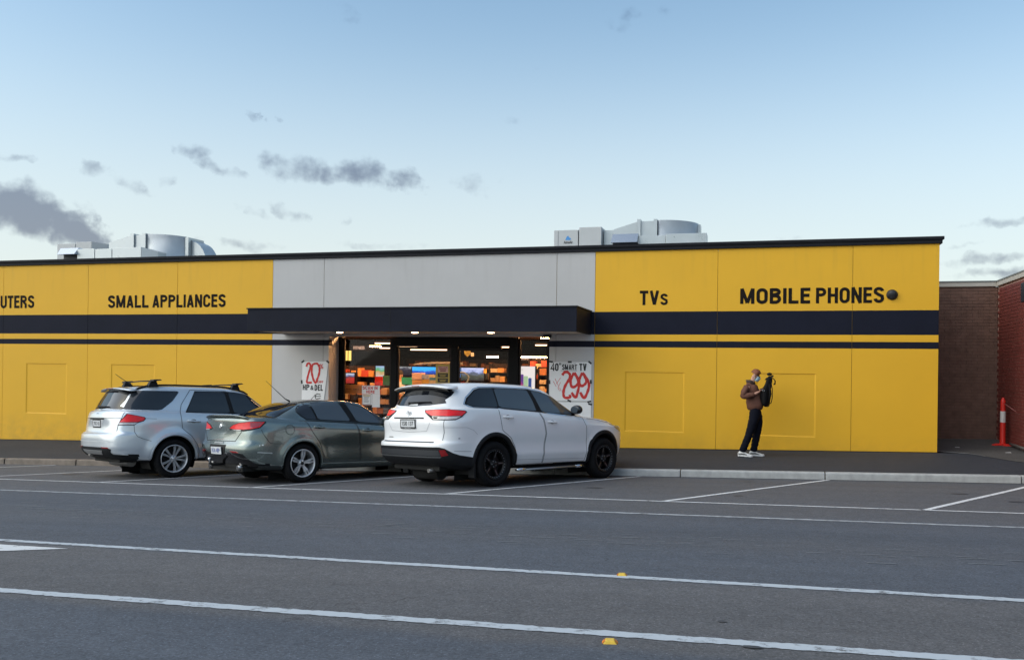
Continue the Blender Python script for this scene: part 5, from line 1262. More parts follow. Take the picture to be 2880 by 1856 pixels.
def tyre_mesh(R, rr, w):
    h = w / 2
    prof = [(rr + .004, -h + .012), (rr + .02, -h + .004), (rr + (R - rr) * .5, -h - .010), (R - .035, -h + .004), (R - .014, -h + .018), (R - .004, -h + .035), (R, -h + .055), (R, h - .055), (R - .004, h - .035), (R - .014, h - .018), (R - .035, h - .004), (rr + (R - rr) * .5, h + .010), (rr + .02, h - .004), (rr + .004, h - .012)]
    mb = MB(); mb.lathe(prof, 48, axis='Y')
    for gy in (-.05, 0, .05): mb.lathe([(R + .0005, gy * w / .22 - .005), (R + .0006, gy * w / .22 + .005)], 48, m=1, axis='Y')
    return mb.mesh('tyre', [M_TYRE, M_UNDER], fix=False)
def rim_mesh(rr, w, style):
    h = w / 2; mb = MB(); face = -h + .02
    metal, dark = 0, 1
    # barrel
    mb.lathe([(rr, -h + .004), (rr - .004, -h - .002), (rr - .016, -h + .002), (rr - .022, -h + .02), (rr - .03, -h + .06), (rr - .035, h - .02)], 48, m=0 if style != 'black' else 1, axis='Y')
    mb.lathe([(rr - .03, h - .06), (.0, h - .06)], 32, m=1, axis='Y')               # dark back
    mb.lathe([(rr - .075, face + .085), (.06, face + .085)], 32, m=1, axis='Y')     # brake disc
    def blade(a0, a1, r0, r1, w0, w1, y0, y1, th, m):
        vs = []
        for (a, r, ww, yy) in ((a0, r0, w0, y0), (a1, r1, w1, y1)):
            c, s_ = math.cos(a), math.sin(a); tx, tz = -s_, c
            for (sd, dy) in ((-1, 0), (1, 0), (1, th), (-1, th)):
                vs.append((r * c + sd * ww / 2 * tx, yy + dy, r * s_ + sd * ww / 2 * tz))
        mb.add(vs, [(0, 1, 2, 3), (4, 7, 6, 5), (0, 4, 5, 1), (1, 5, 6, 2), (2, 6, 7, 3), (3, 7, 4, 0)], m, False)
    for k in range(5):
        a = 2 * math.pi * k / 5 + math.pi / 2 + .0
        if style == 'twin':       # five pairs of leaf-shaped machined blades, black between
            for sd in (-1, 1):
                blade(a + sd * .16, a + sd * .145, .062, rr * .62, .016, .036, face + .018, face + .002, .03, 0)
                blade(a + sd * .145, a + sd * .10, rr * .62, rr - .012, .036, .022, face + .002, face + .000, .03, 0)
        elif style == 'split':    # five broad V spokes, silver
            for sd in (-1, 1):
                blade(a + sd * .24, a + sd * .20, .055, rr * .6, .026, .034, face + .02, face + .004, .035, 0)
                blade(a + sd * .20, a + sd * .24, rr * .6, rr - .014, .034, .046, face + .004, face + .002, .035, 0)
        else:                     # black five-spoke with a ring of studs
            blade(a, a, .05, rr - .045, .058, .046, face + .03, face + .012, .04, 1)
            blade(a, a, .08, rr - .06, .018, .012, face + .028, face + .010, .01, 2)
    if style == 'black':
        mb.lathe([(rr - .020, face - .016), (rr - .048, face - .002), (rr - .055, face + .03)], 48, m=1, axis='Y')
        for k in range(28):
            a = 2 * math.pi * k / 28; c, s_ = math.cos(a) * (rr - .034), math.sin(a) * (rr - .034)
            mb.lathe([(0, face - .016), (.0075, face - .014), (.0085, face - .006)], 6, m=2, axis='Y', M=Matrix.Translation((c, 0, s_)))
    mb.lathe([(.0, face + .012), (.05, face + .014), (.066, face + .024), (.07, face + .06)], 24, m=0 if style != 'black' else 1, axis='Y')
    for k in range(5):
        a = 2 * math.pi * (k + .5) / 5 + math.pi / 2; mb.lathe([(0, face + .002), (.010, face + .004), (.012, face + .03)], 8, m=2, axis='Y', M=Matrix.Translation((.047 * math.cos(a), 0, .047 * math.sin(a))))
    mats = {'twin': [M_ALLOY, M_ALLOYDK, M_STEEL], 'split': [M_ALLOY, M_ALLOYDK, M_STEEL], 'black': [M_ALLOYDK, M_ALLOYDK, pmat('stud_steel', (.16, .16, .17), .35, metal=.8)]}[style]
    return mb.mesh('wheel', mats, fix=False)
def cap_mesh(w, mat):
    mb = MB(); f_ = -w / 2 + .02; mb.lathe([(0, f_ - .002), (.022, f_), (.030, f_ + .006), (.032, f_ + .016)], 20, axis='Y'); return mb.mesh('hub_cap', mat, fix=False)

SHB = (16, 4, 7, 2.8); SHM = (12, 3.4, 6, 2.7); SHG = (9, 3.0, 4.5, 2.4); SHR = (7, 2.7, 4, 2.4)
def rg(z, xr, xf, w, sh=SHB, xm=1.2):
    if isinstance(z, (int, float)): z = [(-2, z), (5, z)]
    return dict(z=z, xr=xr, xf=xf, w=w, sh=sh, xm=xm)

def plate(car, yc, zc, w, h, txt, back, textmat, x_off=.012, frame=None, sub=None):
    loc, n = car.proj('B', yc, zc); n.normalize()
    ex = Vector((0, -1, 0)); ez = (n.cross(ex)); ez = -ez if ez.z < 0 else ez
    Mx = Matrix((( ex.x, n.x, ez.x, loc.x + n.x * x_off), (ex.y, n.y, ez.y, loc.y + n.y * x_off), (ex.z, n.z, ez.z, loc.z + n.z * x_off), (0, 0, 0, 1)))
    mb = MB(); mb.box(-w / 2, w / 2, -.012, 0, -h / 2, h / 2, M=Mx); o = car.add('number_plate', mb, back, bevel=.002)
    fl = Matrix.Diagonal((1, -1, 1, 1))
    text_fit(txt, -w * .40, w * .40, -h * .30, h * .32, -.0015, textmat, o, 'plate_text', .012, M=Mx @ fl)
    if frame:
        mb = MB(); t_ = .014
        for (a, b, c, d) in ((-w / 2 - t_, w / 2 + t_, h / 2, h / 2 + t_), (-w / 2 - t_, w / 2 + t_, -h / 2 - t_ * 1.6, -h / 2), (-w / 2 - t_, -w / 2, -h / 2, h / 2), (w / 2, w / 2 + t_, -h / 2, h / 2)): mb.box(a, b, -.012, .003, c, d, M=Mx)
        q = car.add('plate_frame', mb, frame, parent=o)
        if sub: text_fit(sub, -w * .22, w * .22, -h / 2 - t_ * 1.4, -h / 2 - t_ * .35, -.0045, M_PLATE, o, 'frame_text', .0, M=Mx @ fl)
    return o
def handle(car, x, z, mat, plane, ln=.24, tilt=-.02, dk=False):
    loc, n = car.proj(plane, x, z); sg = -1 if plane == 'R' else 1
    mb = MB(); P = []; R_ = []
    for i in range(9):
        t = i / 8; P.append((x - ln / 2 + ln * t, loc.y + sg * (.004 + .034 * math.sin(math.pi * t) ** .6), z - tilt * (t - .5) * 0 + (t - .5) * tilt)); R_.append(.009 + .009 * math.sin(math.pi * t))
    mb.tube(P, R_, 8); o = car.add('door_handle', mb, mat)
    mb = MB(); vs = []; k = 16
    for i in range(k):
        a = 2 * math.pi * i / k; l2, n2 = car.proj(plane, x + .055 * math.cos(a), z + .004 + .036 * math.sin(a)); vs.append(l2 + n2 * .0022)
    mb.add(vs, [tuple(range(k))]); car.add('handle_recess', mb, M_GAP if dk else pmat('handle_shadow', (.16, .165, .17), .6), parent=o)
    return o

# ---- white SUV
M_WHITE = pmat('white_pearl_paint', (.80, .81, .825), .30, coat=.8, var=.012, vscale=1.5)
suv_rings = [
    rg([(-1.1, .40), (-.5, .29), (3, .27), (3.6, .29)], -.98, 3.46, .80), rg([(-1.1, .435), (-.5, .345), (3, .33), (3.6, .33)], -1.05, 3.58, .90), rg([(-1.1, .50), (-.5, .455), (3, .45), (3.7, .45)], -1.115, 3.70, .940), rg(.62, -1.135, 3.745, .952), rg(.70, -1.14, 3.75, .956), rg(.735, -1.128, 3.75, .958),
    rg(.768, -1.068, 3.75, .958), rg(.90, -1.058, 3.74, .960),
    rg([(-1, 1.05), (5, .93)], -1.075, 3.70, .957), rg([(-1, 1.18), (1, 1.10), (2.4, 1.03), (3.6, .97)], -1.06, 3.60, .946, SHM),
    rg([(-1, 1.285), (0, 1.275), (1, 1.215), (2, 1.15), (2.6, 1.10), (3.5, 1.02)], -1.02, 3.42, .918, SHM), rg([(-1, 1.315), (0, 1.305), (1, 1.245), (2, 1.18), (2.5, 1.175)], -.99, 2.62, .885, SHG),
    rg([(-.9, 1.49), (0, 1.48), (1, 1.455), (2, 1.37)], -.875, 2.02, .825, SHG), rg([(-.75, 1.655), (0, 1.67), (.9, 1.655), (1.3, 1.615), (1.7, 1.55)], -.76, 1.60, .735, SHR),
    rg([(-.7, 1.697), (0, 1.715), (.9, 1.70), (1.4, 1.635)], -.68, 1.45, .63, SHR), rg([(-.5, 1.713), (0, 1.732), (.8, 1.72), (1.2, 1.675)], -.58, 1.25, .35, SHR), rg([(-.5, 1.718), (0, 1.738), (.8, 1.725), (1.2, 1.69)], -.52, 1.15, .004, SHR)]
def suv_disp(G):
    x, y, z = G[..., 0], G[..., 1], G[..., 2]
    # door lower crease and a soft waist above it
    side = np.clip((y - .7) / .15, 0, 1) * ((x > .35) & (x < 2.4))
    G[..., 1] += side * (-.016 * np.exp(-((z - .70) / .10) ** 2) + .012 * np.exp(-((z - .52) / .04) ** 2))
    return G
suv = Car('white_suv', 'white station-wagon SUV with black wheels, nearest the camera', (-5.012, 14.401, 1.043),
          dict(rings=suv_rings, wheels=[(0, .40, .445), (2.79, .40, .445)], flare=.012, paint=M_WHITE, disp=suv_disp, spin=.25, clad=lambda k: k[:, 2] < np.where(k[:, 0] < -.46, .49, .335), clad_mat=M_PLASTIC))
c = suv
c.arch('wheel_arch', M_PLASTIC, .43, .505, .016, -28, 208)
c.put_wheels((rim_mesh(.256, .24, 'black'), tyre_mesh(.376, .256, .25), cap_mesh(.24, M_ALLOYDK)), .376, .25, .835)
DLO = [(-.56, 1.36), (-.50, 1.46), (-.30, 1.60), (-.18, 1.632), (.12, 1.64), (.93, 1.63), (1.28, 1.58), (1.67, 1.465), (2.00, 1.325), (2.13, 1.20), (2.07, 1.165), (1.66, 1.185), (1.11, 1.235), (.16, 1.30), (-.40, 1.312)]
c.both(c.patch, 'window_surround', DLO, 'R', .0015, M_SEAL)
c.both(c.strip, 'window_trim', [(2.10, 1.158), (1.66, 1.176), (1.11, 1.226), (.16, 1.290), (-.40, 1.300), (-.50, 1.325), (-.575, 1.362), (-.51, 1.47), (-.31, 1.612), (-.18, 1.645), (.12, 1.652), (.93, 1.642), (1.28, 1.592)], 'R', .016, .006, M_CHROME)
for nm, poly in [('quarter_window', [(-.52, 1.362), (-.47, 1.455), (-.285, 1.588), (-.17, 1.620), (.09, 1.627), (.125, 1.312), (-.38, 1.322)]),
                 ('window', [(.125, 1.628), (.90, 1.618), (.985, 1.43), (1.045, 1.248), (.155, 1.311)]), ('window', [(1.0, 1.612), (1.27, 1.567), (1.64, 1.458), (1.95, 1.325), (2.04, 1.215), (1.98, 1.18), (1.64, 1.197), (1.18, 1.238)])]:
    c.both(c.patch, nm, poly, 'R', .004, M_GLASS if poly[0][0] < 0 else M_GLASS2, smooth=1)
for poly in ([(.10, 1.298), (.13, 1.10), (.155, .94), (.20, .90), (.36, .80), (.455, .66), (.485, .50), (.47, .345), (1.13, .345), (1.155, .60), (1.20, .86), (1.15, 1.10), (1.06, 1.238)], [(1.085, 1.236), (1.17, 1.10), (1.22, .86), (1.175, .60), (1.15, .345), (2.24, .345), (2.275, .50), (2.285, .75), (2.27, .98), (2.20, 1.13), (2.12, 1.155)]):
    d = c.both(c.patch, 'door', poly, 'R', .0022, M_WHITE, g=.04)
    c.both(c.strip, 'door_gap', poly, 'R', .009, .0030, M_GAP, closed=True)
for x, z in ((.30, 1.145), (1.365, 1.055)):
    for pl in 'RL': handle(c, x, z, M_WHITE, pl)
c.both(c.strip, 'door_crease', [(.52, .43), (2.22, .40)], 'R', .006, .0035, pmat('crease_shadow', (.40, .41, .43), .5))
# rear glass, gloss black up to the spoiler
def wr(car, pts):
    """wrapped polygon given as (kind, a, z) for one half (sign -1 = right); mirrored to close round the tail"""
    out = []
    for (k, a, z) in pts:
        t, zz = car.wrap('B', -a, z) if k == 'B' else car.wrap('R', a, z)
        out.append((t + (2 * math.pi if t < 0 else 0), zz))
    return out + [(2 * math.pi - t, z) for (t, z) in reversed(out)]
rw = c.patch('rear_window', wr(c, [('B', .0, 1.655), ('B', .50, 1.650), ('B', .62, 1.635), ('S', -.66, 1.585), ('S', -.64, 1.555), ('S', -.70, 1.50), ('S', -.80, 1.43), ('B', .66, 1.375), ('B', .40, 1.34), ('B', .0, 1.325)])[:-1], 'W', .004, M_GLASSR)
c.patch('rear_bumper_cladding', wr(c, [('B', .0, .675), ('B', .78, .675), ('S', -1.0, .655), ('S', -.88, .585), ('S', -.75, .545), ('S', -.47, .50), ('S', -.47, .365), ('S', -.75, .41), ('B', .70, .455), ('B', .0, .455)])[:-1], 'W', .005, M_PLASTIC, g=.05)
for pl in 'RL':
    c.strip('sill_cladding', [(.44, .318), (2.36, .318)], pl, .07, .006, M_PLASTIC)
    c.patch('front_bumper_cladding', [(3.18, .37), (3.42, .38), (3.46, .30), (3.2, .29)], pl, .006, M_PLASTIC)
mb = MB()
def spoil(sg=1): pass
sx = [(-.62, 1.706), (-.74, 1.704), (-.86, 1.690), (-.925, 1.672), (-.93, 1.660), (-.86, 1.655), (-.72, 1.650), (-.62, 1.66)]
ys = np.linspace(-.72, .72, 21); vs = []
for yv in ys:
    k = (abs(yv) / .72) ** 3
    for (x, z) in sx: vs.append((x + .10 * k if x < -.7 else x, yv, z - .055 * (abs(yv) / .72) ** 2.2))
n = len(sx)
mb.add(vs, [(i * n + j, (i + 1) * n + j, (i + 1) * n + (j + 1) % n, i * n + (j + 1) % n) for i in range(20) for j in range(n)] + [tuple(range(n)), tuple(range(20 * n, 21 * n))[::-1]], 0, True)
o = c.add('roof_spoiler', mb, M_WHITE)
mb = MB(); vs = []
for yv in np.linspace(-.69, .69, 15):
    k = (abs(yv) / .72) ** 3; vs += [(-.915 + .10 * k, yv, 1.652 - .055 * (abs(yv) / .72) ** 2.2), (-.70, yv, 1.64 - .06 * (abs(yv) / .72) ** 2.2), (-.80 + .04 * k, yv, 1.600 - .05 * (abs(yv) / .72) ** 2.2)]
mb.add(vs, [(3 * i, 3 * i + 3, 3 * i + 5, 3 * i + 2) for i in range(14)] + [(3 * i, 3 * i + 1, 3 * i + 4, 3 * i + 3) for i in range(14)], 0, True); c.add('spoiler_lower', mb, M_GLOSSBLK, parent=o)
mb = MB(); mb.box(-.932, -.915, -.10, .10, 1.655, 1.668); c.add('stop_lamp', mb, M_REDDK, parent=o)
# wiper with its pivot, small white sticker
l0, n0 = c.proj('B', .10, 1.365); l1, n1 = c.proj('B', -.42, 1.385)
mb = MB(); mb.tube([l0 + n0 * .03, l0 * .5 + l1 * .5 + n0 * .035, l1 + n1 * .02], [.016, .012, .006], 8); mb.tube([l0 + n0 * .0, l0 + n0 * .04], .022, 10)
o = c.add('rear_wiper', mb, M_SEAL)
mb = MB(); la, na = c.proj('B', -.05, 1.375); mb.tube([la + na * .018, l1 + n1 * .014], [.010, .005], 6); c.add('wiper_blade', mb, M_SEAL, parent=o)
c.patch('rear_sticker', [(.10, 1.337), (-.12, 1.337), (-.12, 1.362), (.10, 1.362)], 'B', .006, M_PLATE)
# tail lamps wrap round the corner
for sg in (-1, 1):
    K = 'R' if sg < 0 else 'L'
    W = lambda k, a, b: c.wrap(k if k == 'B' else K, sg * a if k == 'B' else a, b)
    top = [W('B', .38, 1.262), W('B', .60, 1.275), W('B', .80, 1.278), W('S', -.86, 1.275), W('S', -.62, 1.258), W('S', -.585, 1.235)]
    bot = [W('S', -.70, 1.150), W('S', -.82, 1.105), W('B', .82, 1.100), W('B', .60, 1.105), W('B', .40, 1.225)]
    if sg > 0: top = [(t + (2 * math.pi if t < 0 else 0), z) for t, z in top]; bot = [(t + (2 * math.pi if t < 0 else 0), z) for t, z in bot]
    o = c.patch('tail_lamp', top + bot, 'W', .006, M_SEAL, g=.03)
    red = [W('B', .405, 1.253), W('B', .60, 1.266), W('B', .80, 1.269), W('S', -.86, 1.266), W('S', -.635, 1.248), W('S', -.61, 1.232), W('S', -.70, 1.172), W('B', .80, 1.165), W('B', .56, 1.172), W('B', .42, 1.225)]
    clr = [W('B', .57, 1.163), W('B', .80, 1.157), W('S', -.715, 1.163), W('S', -.81, 1.118), W('B', .82, 1.110), W('B', .61, 1.115)]
    c.patch('red_lens', red, 'W', .011, M_RED, parent=o, g=.03); c.patch('clear_lens', clr, 'W', .010, M_CLEAR, parent=o, g=.03)
    dk = [W('B', .60, 1.152), W('B', .68, 1.150), W('B', .68, 1.122), W('B', .62, 1.124)]; c.patch('lamp_divider', dk, 'W', .012, M_SEAL, parent=o, g=.03)
# tailgate details
c.strip('garnish_line', [(-.40, 1.135), (.40, 1.135)], 'B', .022, .006, M_SEAL)
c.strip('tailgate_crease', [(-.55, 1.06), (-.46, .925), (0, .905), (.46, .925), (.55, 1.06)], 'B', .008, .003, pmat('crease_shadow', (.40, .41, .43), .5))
for sg in (-1, 1): c.strip('tailgate_gap', [(sg * .80, 1.10), (sg * .80, .90), (sg * .78, .78)], 'B', .008, .003, M_GAP)
c.strip('bumper_step', [(-.66, .748), (.66, .748)], 'B', .030, .006, M_PLASTIC)
plate(c, -.005, 1.045, .37, .115, '1SI0 137', M_PLATE, M_PLATEK, .014, M_PLATEK, 'AUSTRALIA')
# oval badge: three ellipses
loc, nn = c.proj('B', 0, 1.215)
mb = MB()
def ell(a, b, cx=0, cz=0, n=28, r=.0045):
    mb.tube([(loc.x - .010, cx + a * math.cos(2 * math.pi * i / n), 1.215 + cz + b * math.sin(2 * math.pi * i / n)) for i in range(n + 1)], r, 6, caps=False)
ell(.062, .042); ell(.018, .040); ell(.036, .014, 0, .020); c.add('badge', mb, M_CHROME)
c.patch('small_badge', [(.55, .81), (.43, .81), (.43, .826), (.55, .826)], 'B', .005, M_STEEL)
# bumper panel, reflectors
c.patch('bumper_insert', [(-.76, .625), (.76, .625), (.79, .535), (-.79, .535)], 'B', .006, pmat('bumper_grey', (.030, .033, .038), .4), g=.05)
c.patch('bumper_insert', [(-.80, .525), (.80, .525), (.78, .505), (-.78, .505)], 'B', .008, pmat('bumper_edge', (.07, .075, .08), .35), g=.05)
for sg in (-1, 1):
    K = 'R' if sg < 0 else 'L'; W = lambda a, b: c.wrap('B', sg * a, b)
    pl = [W(.775, .630), W(.85, .635), W(.875, .55), W(.80, .528)]
    if sg > 0: pl = [(t + (2 * math.pi if t < 0 else 0), z) for t, z in pl]
    c.patch('bumper_reflector', pl, 'W', .010, M_REDDK, g=.03)
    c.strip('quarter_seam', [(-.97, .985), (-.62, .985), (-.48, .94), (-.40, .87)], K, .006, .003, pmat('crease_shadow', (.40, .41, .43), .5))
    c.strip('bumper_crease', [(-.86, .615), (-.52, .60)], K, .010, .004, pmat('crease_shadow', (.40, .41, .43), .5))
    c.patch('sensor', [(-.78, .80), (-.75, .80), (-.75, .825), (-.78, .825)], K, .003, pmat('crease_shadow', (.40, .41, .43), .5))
    # side step: tube board with polished ends
    mb = MB(); yv = sg * .99
    mb.hexa([(.46, yv - .06, .245), (2.02, yv - .06, .245), (2.02, yv + .055, .25), (.46, yv + .055, .25), (.50, yv - .055, .285), (1.98, yv - .055, .285), (1.98, yv + .05, .29), (.50, yv + .05, .29)])
    o = c.add('side_step', mb, M_PLASTIC, bevel=.01)
    mb = MB(); mb.tube([(.44, yv - sg * .0 + sg * .055, .262), (2.03, yv + sg * .055, .268)], .016, 8); c.add('step_rail', mb, pmat('step_alloy', (.34, .35, .36), .35, metal=.8), parent=o)
    for (xa, xb) in ((.40, .62), (1.86, 2.08)):
        mb = MB(); mb.tube([(xa, yv + sg * .045, .266), ((xa + xb) / 2, yv + sg * .05, .268), (xb, yv + sg * .045, .270)], [.020, .030, .022], 10); c.add('step_end', mb, M_CHROME, parent=o)
    mb = MB(); mb.hexa([(-.455, sg * .80, .17), (-.425, sg * .80, .17), (-.425, sg * .945, .17), (-.455, sg * .945, .17), (-.47, sg * .80, .47), (-.44, sg * .80, .47), (-.44, sg * .955, .47), (-.47, sg * .955, .47)]); c.add('mud_flap', mb, M_PLASTIC)
    # mirror
    loc, nn = c.proj(K, 2.03, 1.22); y0 = loc.y
    mb = MB(); mb.lathe([(0, 0), (.035, .004), (.075, .02), (.088, .06), (.085, .10), (.06, .135), (.0, .15)], 16, axis='X', M=Matrix.Translation((1.96, y0 + sg * .13, 1.275)) @ Matrix.Diagonal((1, 1.35, .95, 1)))
    o = c.add('door_mirror', mb, M_WHITE if 0 else M_GLOSSBLK)
    mb = MB(); mb.tube([(2.06, y0 - sg * .01, 1.205), (2.03, y0 + sg * .06, 1.225), (2.02, y0 + sg * .12, 1.25)], [.045, .035, .03], 8); c.add('mirror_arm', mb, M_SEAL, parent=o)
    mb = MB(); mb.lathe([(0, .004), (.07, .006)], 16, axis='X', M=Matrix.Translation((1.952, y0 + sg * .13, 1.275)) @ Matrix.Diagonal((1, 1.25, .85, 1))); c.add('mirror_glass', mb, M_GLASS2, parent=o)
    # headlamp on the corner of the nose
    hp = [(3.02, 1.02), (3.18, 1.00), (3.36, .94), (3.44, .875), (3.36, .865), (3.20, .92)]
    c.patch('headlamp', hp, K, .006, M_HEADL, g=.04)
    c.strip('bonnet_gap', [(2.32, 1.118), (2.6, 1.092), (3.05, 1.03)], K, .008, .003, M_GAP)
mb = MB(); mb.tube([(-.98, -.42, .285), (-.80, -.42, .30)], .032, 12); c.add('exhaust_pipe', mb, M_STEEL)
mb = MB(); mb.tube([(-.60, -.30, .22), (-.60, .35, .22)], .11, 12); c.add('muffler', mb, M_UNDER)

# ---- grey-green sedan
M_GREENP = pmat('green_grey_metallic', (.185, .222, .212), .27, metal=.78, coat=1.0, var=.02, vscale=2)
GP = M_GREENP
sed_rings = [
    rg([(-1, .29), (-.5, .23), (3, .20), (3.6, .20)], -.88, 3.50, .78), rg([(-1, .325), (-.5, .27), (3, .25), (3.7, .25)], -.97, 3.64, .88), rg([(-1, .385), (-.5, .355), (3, .35), (3.8, .35)], -1.05, 3.76, .922), rg(.48, -1.11, 3.82, .938), rg(.60, -1.13, 3.83, .944), rg(.68, -1.118, 3.83, .946),
    rg(.735, -1.08, 3.82, .947), rg([(-1, .88), (5, .80)], -1.062, 3.80, .947),
    rg([(-1, 1.00), (0, .945), (1.2, .89), (2.8, .82), (3.7, .76)], -1.072, 3.74, .942, SHM), rg([(-1.05, 1.085), (-.5, 1.055), (0, 1.015), (1, .965), (2, .92), (3.5, .81)], -1.075, 3.66, .925, SHM),
    rg([(-1.05, 1.130), (-.6, 1.105), (0, 1.06), (1, 1.01), (1.9, .965), (2.6, .94), (3.4, .84)], -1.055, 3.50, .885, SHM),
    rg([(-1.0, 1.145), (-.6, 1.13), (0, 1.075), (1, 1.025), (1.9, .975), (2.4, .965), (3.2, .88)], -.98, 3.1, .862, SHM),
    rg([(-.6, 1.150), (0, 1.092), (1, 1.04), (1.9, .99), (2.4, .985)], -.66, 2.46, .838, SHG),
    rg([(-.4, 1.265), (.3, 1.26), (1, 1.235), (1.8, 1.165), (2.2, 1.13)], -.30, 1.98, .765, SHG), rg([(0.0, 1.370), (.3, 1.405), (.9, 1.425), (1.2, 1.41), (1.6, 1.355)], .07, 1.50, .655, SHR),
    rg([(.1, 1.395), (.6, 1.448), (1, 1.45), (1.4, 1.405)], .19, 1.36, .54, SHR), rg([(.2, 1.415), (.6, 1.464), (1, 1.466), (1.3, 1.43)], .27, 1.22, .30, SHR), rg([(.3, 1.43), (.6, 1.468), (1, 1.47), (1.2, 1.445)], .30, 1.15, .004, SHR)]
def sed_disp(G):
    x, y, z = G[..., 0], G[..., 1], G[..., 2]
    side = np.clip((y - .7) / .15, 0, 1) * np.clip((x - .2) / .3, 0, 1) * np.clip((2.5 - x) / .3, 0, 1)
    G[..., 1] += side * (-.028 * np.exp(-((z - .62) / .14) ** 2) + .010 * np.exp(-((z - .36) / .05) ** 2))
    return G
sed = Car('sedan', 'grey-green metallic sedan with boot spoiler, parked between the other two cars', (-8.502, 14.326, 1.053),
          dict(rings=sed_rings, wheels=[(0, .345, .385), (2.915, .345, .385)], flare=.026, flw=.085, paint=GP, disp=sed_disp, spin=.1, clad=lambda k: k[:, 2] < np.where(k[:, 0] < -.62, .355, .245), clad_mat=M_PLASTIC))
c = sed
c.arch('wheel_arch', GP, .375, .415, .004, -22, 202)
c.put_wheels((rim_mesh(.246, .24, 'twin'), tyre_mesh(.342, .246, .245), cap_mesh(.24, M_ALLOYDK)), .340, .245, .825)
DLO = [(-.045, 1.235), (-.02, 1.285), (.06, 1.345), (.25, 1.400), (.55, 1.425), (.90, 1.425), (1.13, 1.40), (1.42, 1.325), (1.70, 1.225), (1.92, 1.115), (2.0, 1.01), (1.83, .995), (1.08, 1.048), (.45, 1.082), (.12, 1.098), (.02, 1.16)]
c.both(c.patch, 'window_surround', DLO, 'R', .0015, M_SEAL, smooth=1)
c.both(c.strip, 'window_trim', [(2.0, .992), (1.83, .982), (1.08, 1.034), (.45, 1.068), (.10, 1.084)], 'R', .016, .005, M_SEAL)
for nm, poly, gm in [('quarter_window', [(-.015, 1.235), (.0, 1.275), (.07, 1.33), (.235, 1.378), (.33, 1.10), (.135, 1.112), (.045, 1.165)], M_GLASS), ('window', [(.275, 1.388), (.55, 1.410), (.86, 1.410), (1.06, 1.068), (.37, 1.103)], M_GLASS2),
                     ('window', [(1.02, 1.402), (1.13, 1.385), (1.40, 1.312), (1.67, 1.215), (1.88, 1.11), (1.93, 1.03), (1.83, 1.015), (1.20, 1.058)], M_GLASS2)]:
    c.both(c.patch, nm, poly, 'R', .004, gm, smooth=1)
for poly in ([(.075, 1.078), (.16, .92), (.28, .76), (.36, .64), (.405, .50), (.41, .345), (1.20, .335), (1.205, .60), (1.17, .85), (1.12, 1.022)], [(1.14, 1.02), (1.19, .85), (1.225, .60), (1.22, .335), (2.40, .33), (2.42, .55), (2.36, .80), (2.28, .95), (2.02, .972)]):
    c.both(c.patch, 'door', poly, 'R', .0022, GP, g=.04); c.both(c.strip, 'door_gap', poly, 'R', .009, .0030, M_GAP, closed=True)
for x, z in ((.325, .965), (1.365, .895)):
    for pl in 'RL': handle(c, x, z, GP, pl, dk=True)
# fuel flap on the right rear wing
fl_ = [(-.265 + .085 * math.cos(a), .93 + .085 * math.sin(a)) for a in np.linspace(0, 2 * math.pi, 25)[:-1]]
o = c.patch('fuel_flap', fl_, 'R', .002, GP); c.strip('flap_gap', fl_, 'R', .007, .003, M_GAP, parent=o, closed=True)
# rear window and boot
c.patch('rear_window', [(-.58, .66), (-.50, .70), (-.15, .63), (.10, .52), (.16, .30), (.175, 0), (.16, -.30), (.10, -.52), (-.15, -.63), (-.50, -.70), (-.58, -.66), (-.615, -.35), (-.625, 0), (-.615, .35)], 'T', .004, M_GLASSR, g=.05)
c.strip('rear_window_seal', [(-.59, .68), (-.50, .715), (-.15, .645), (.11, .53), (.175, .30), (.19, 0), (.175, -.30), (.11, -.53), (-.15, -.645), (-.50, -.715), (-.59, -.68), (-.63, -.35), (-.64, 0), (-.63, .35)], 'T', .02, .005, M_SEAL, closed=True)
# boot spoiler: raised lip
mb = MB(); ys = np.linspace(-.74, .74, 25); vs = []
for yv in ys:
    k = abs(yv) / .74; dx = .10 * k ** 4; dz = -.045 * k ** 4
    for (x, z) in ((-.86, 1.142), (-.96, 1.165), (-1.065, 1.190), (-1.085, 1.184), (-1.075, 1.170), (-1.03, 1.145), (-.98, 1.13)): vs.append((x + dx, yv, z + dz))
n = 7
mb.add(vs, [(i * n + j, (i + 1) * n + j, (i + 1) * n + (j + 1) % n, i * n + (j + 1) % n) for i in range(24) for j in range(n)] + [tuple(range(n)), tuple(range(24 * n, 25 * n))[::-1]], 0, True)
o = c.add('boot_spoiler', mb, GP)
mb = MB(); vs = []
for yv in ys:
    k = abs(yv) / .74; dx = .10 * k ** 4; dz = -.045 * k ** 4; vs += [(-1.088 + dx, yv, 1.182 + dz), (-1.082 + dx, yv, 1.168 + dz)]
mb.add(vs, [(2 * i, 2 * i + 2, 2 * i + 3, 2 * i + 1) for i in range(24)]); c.add('spoiler_edge', mb, M_GLOSSBLK, parent=o)
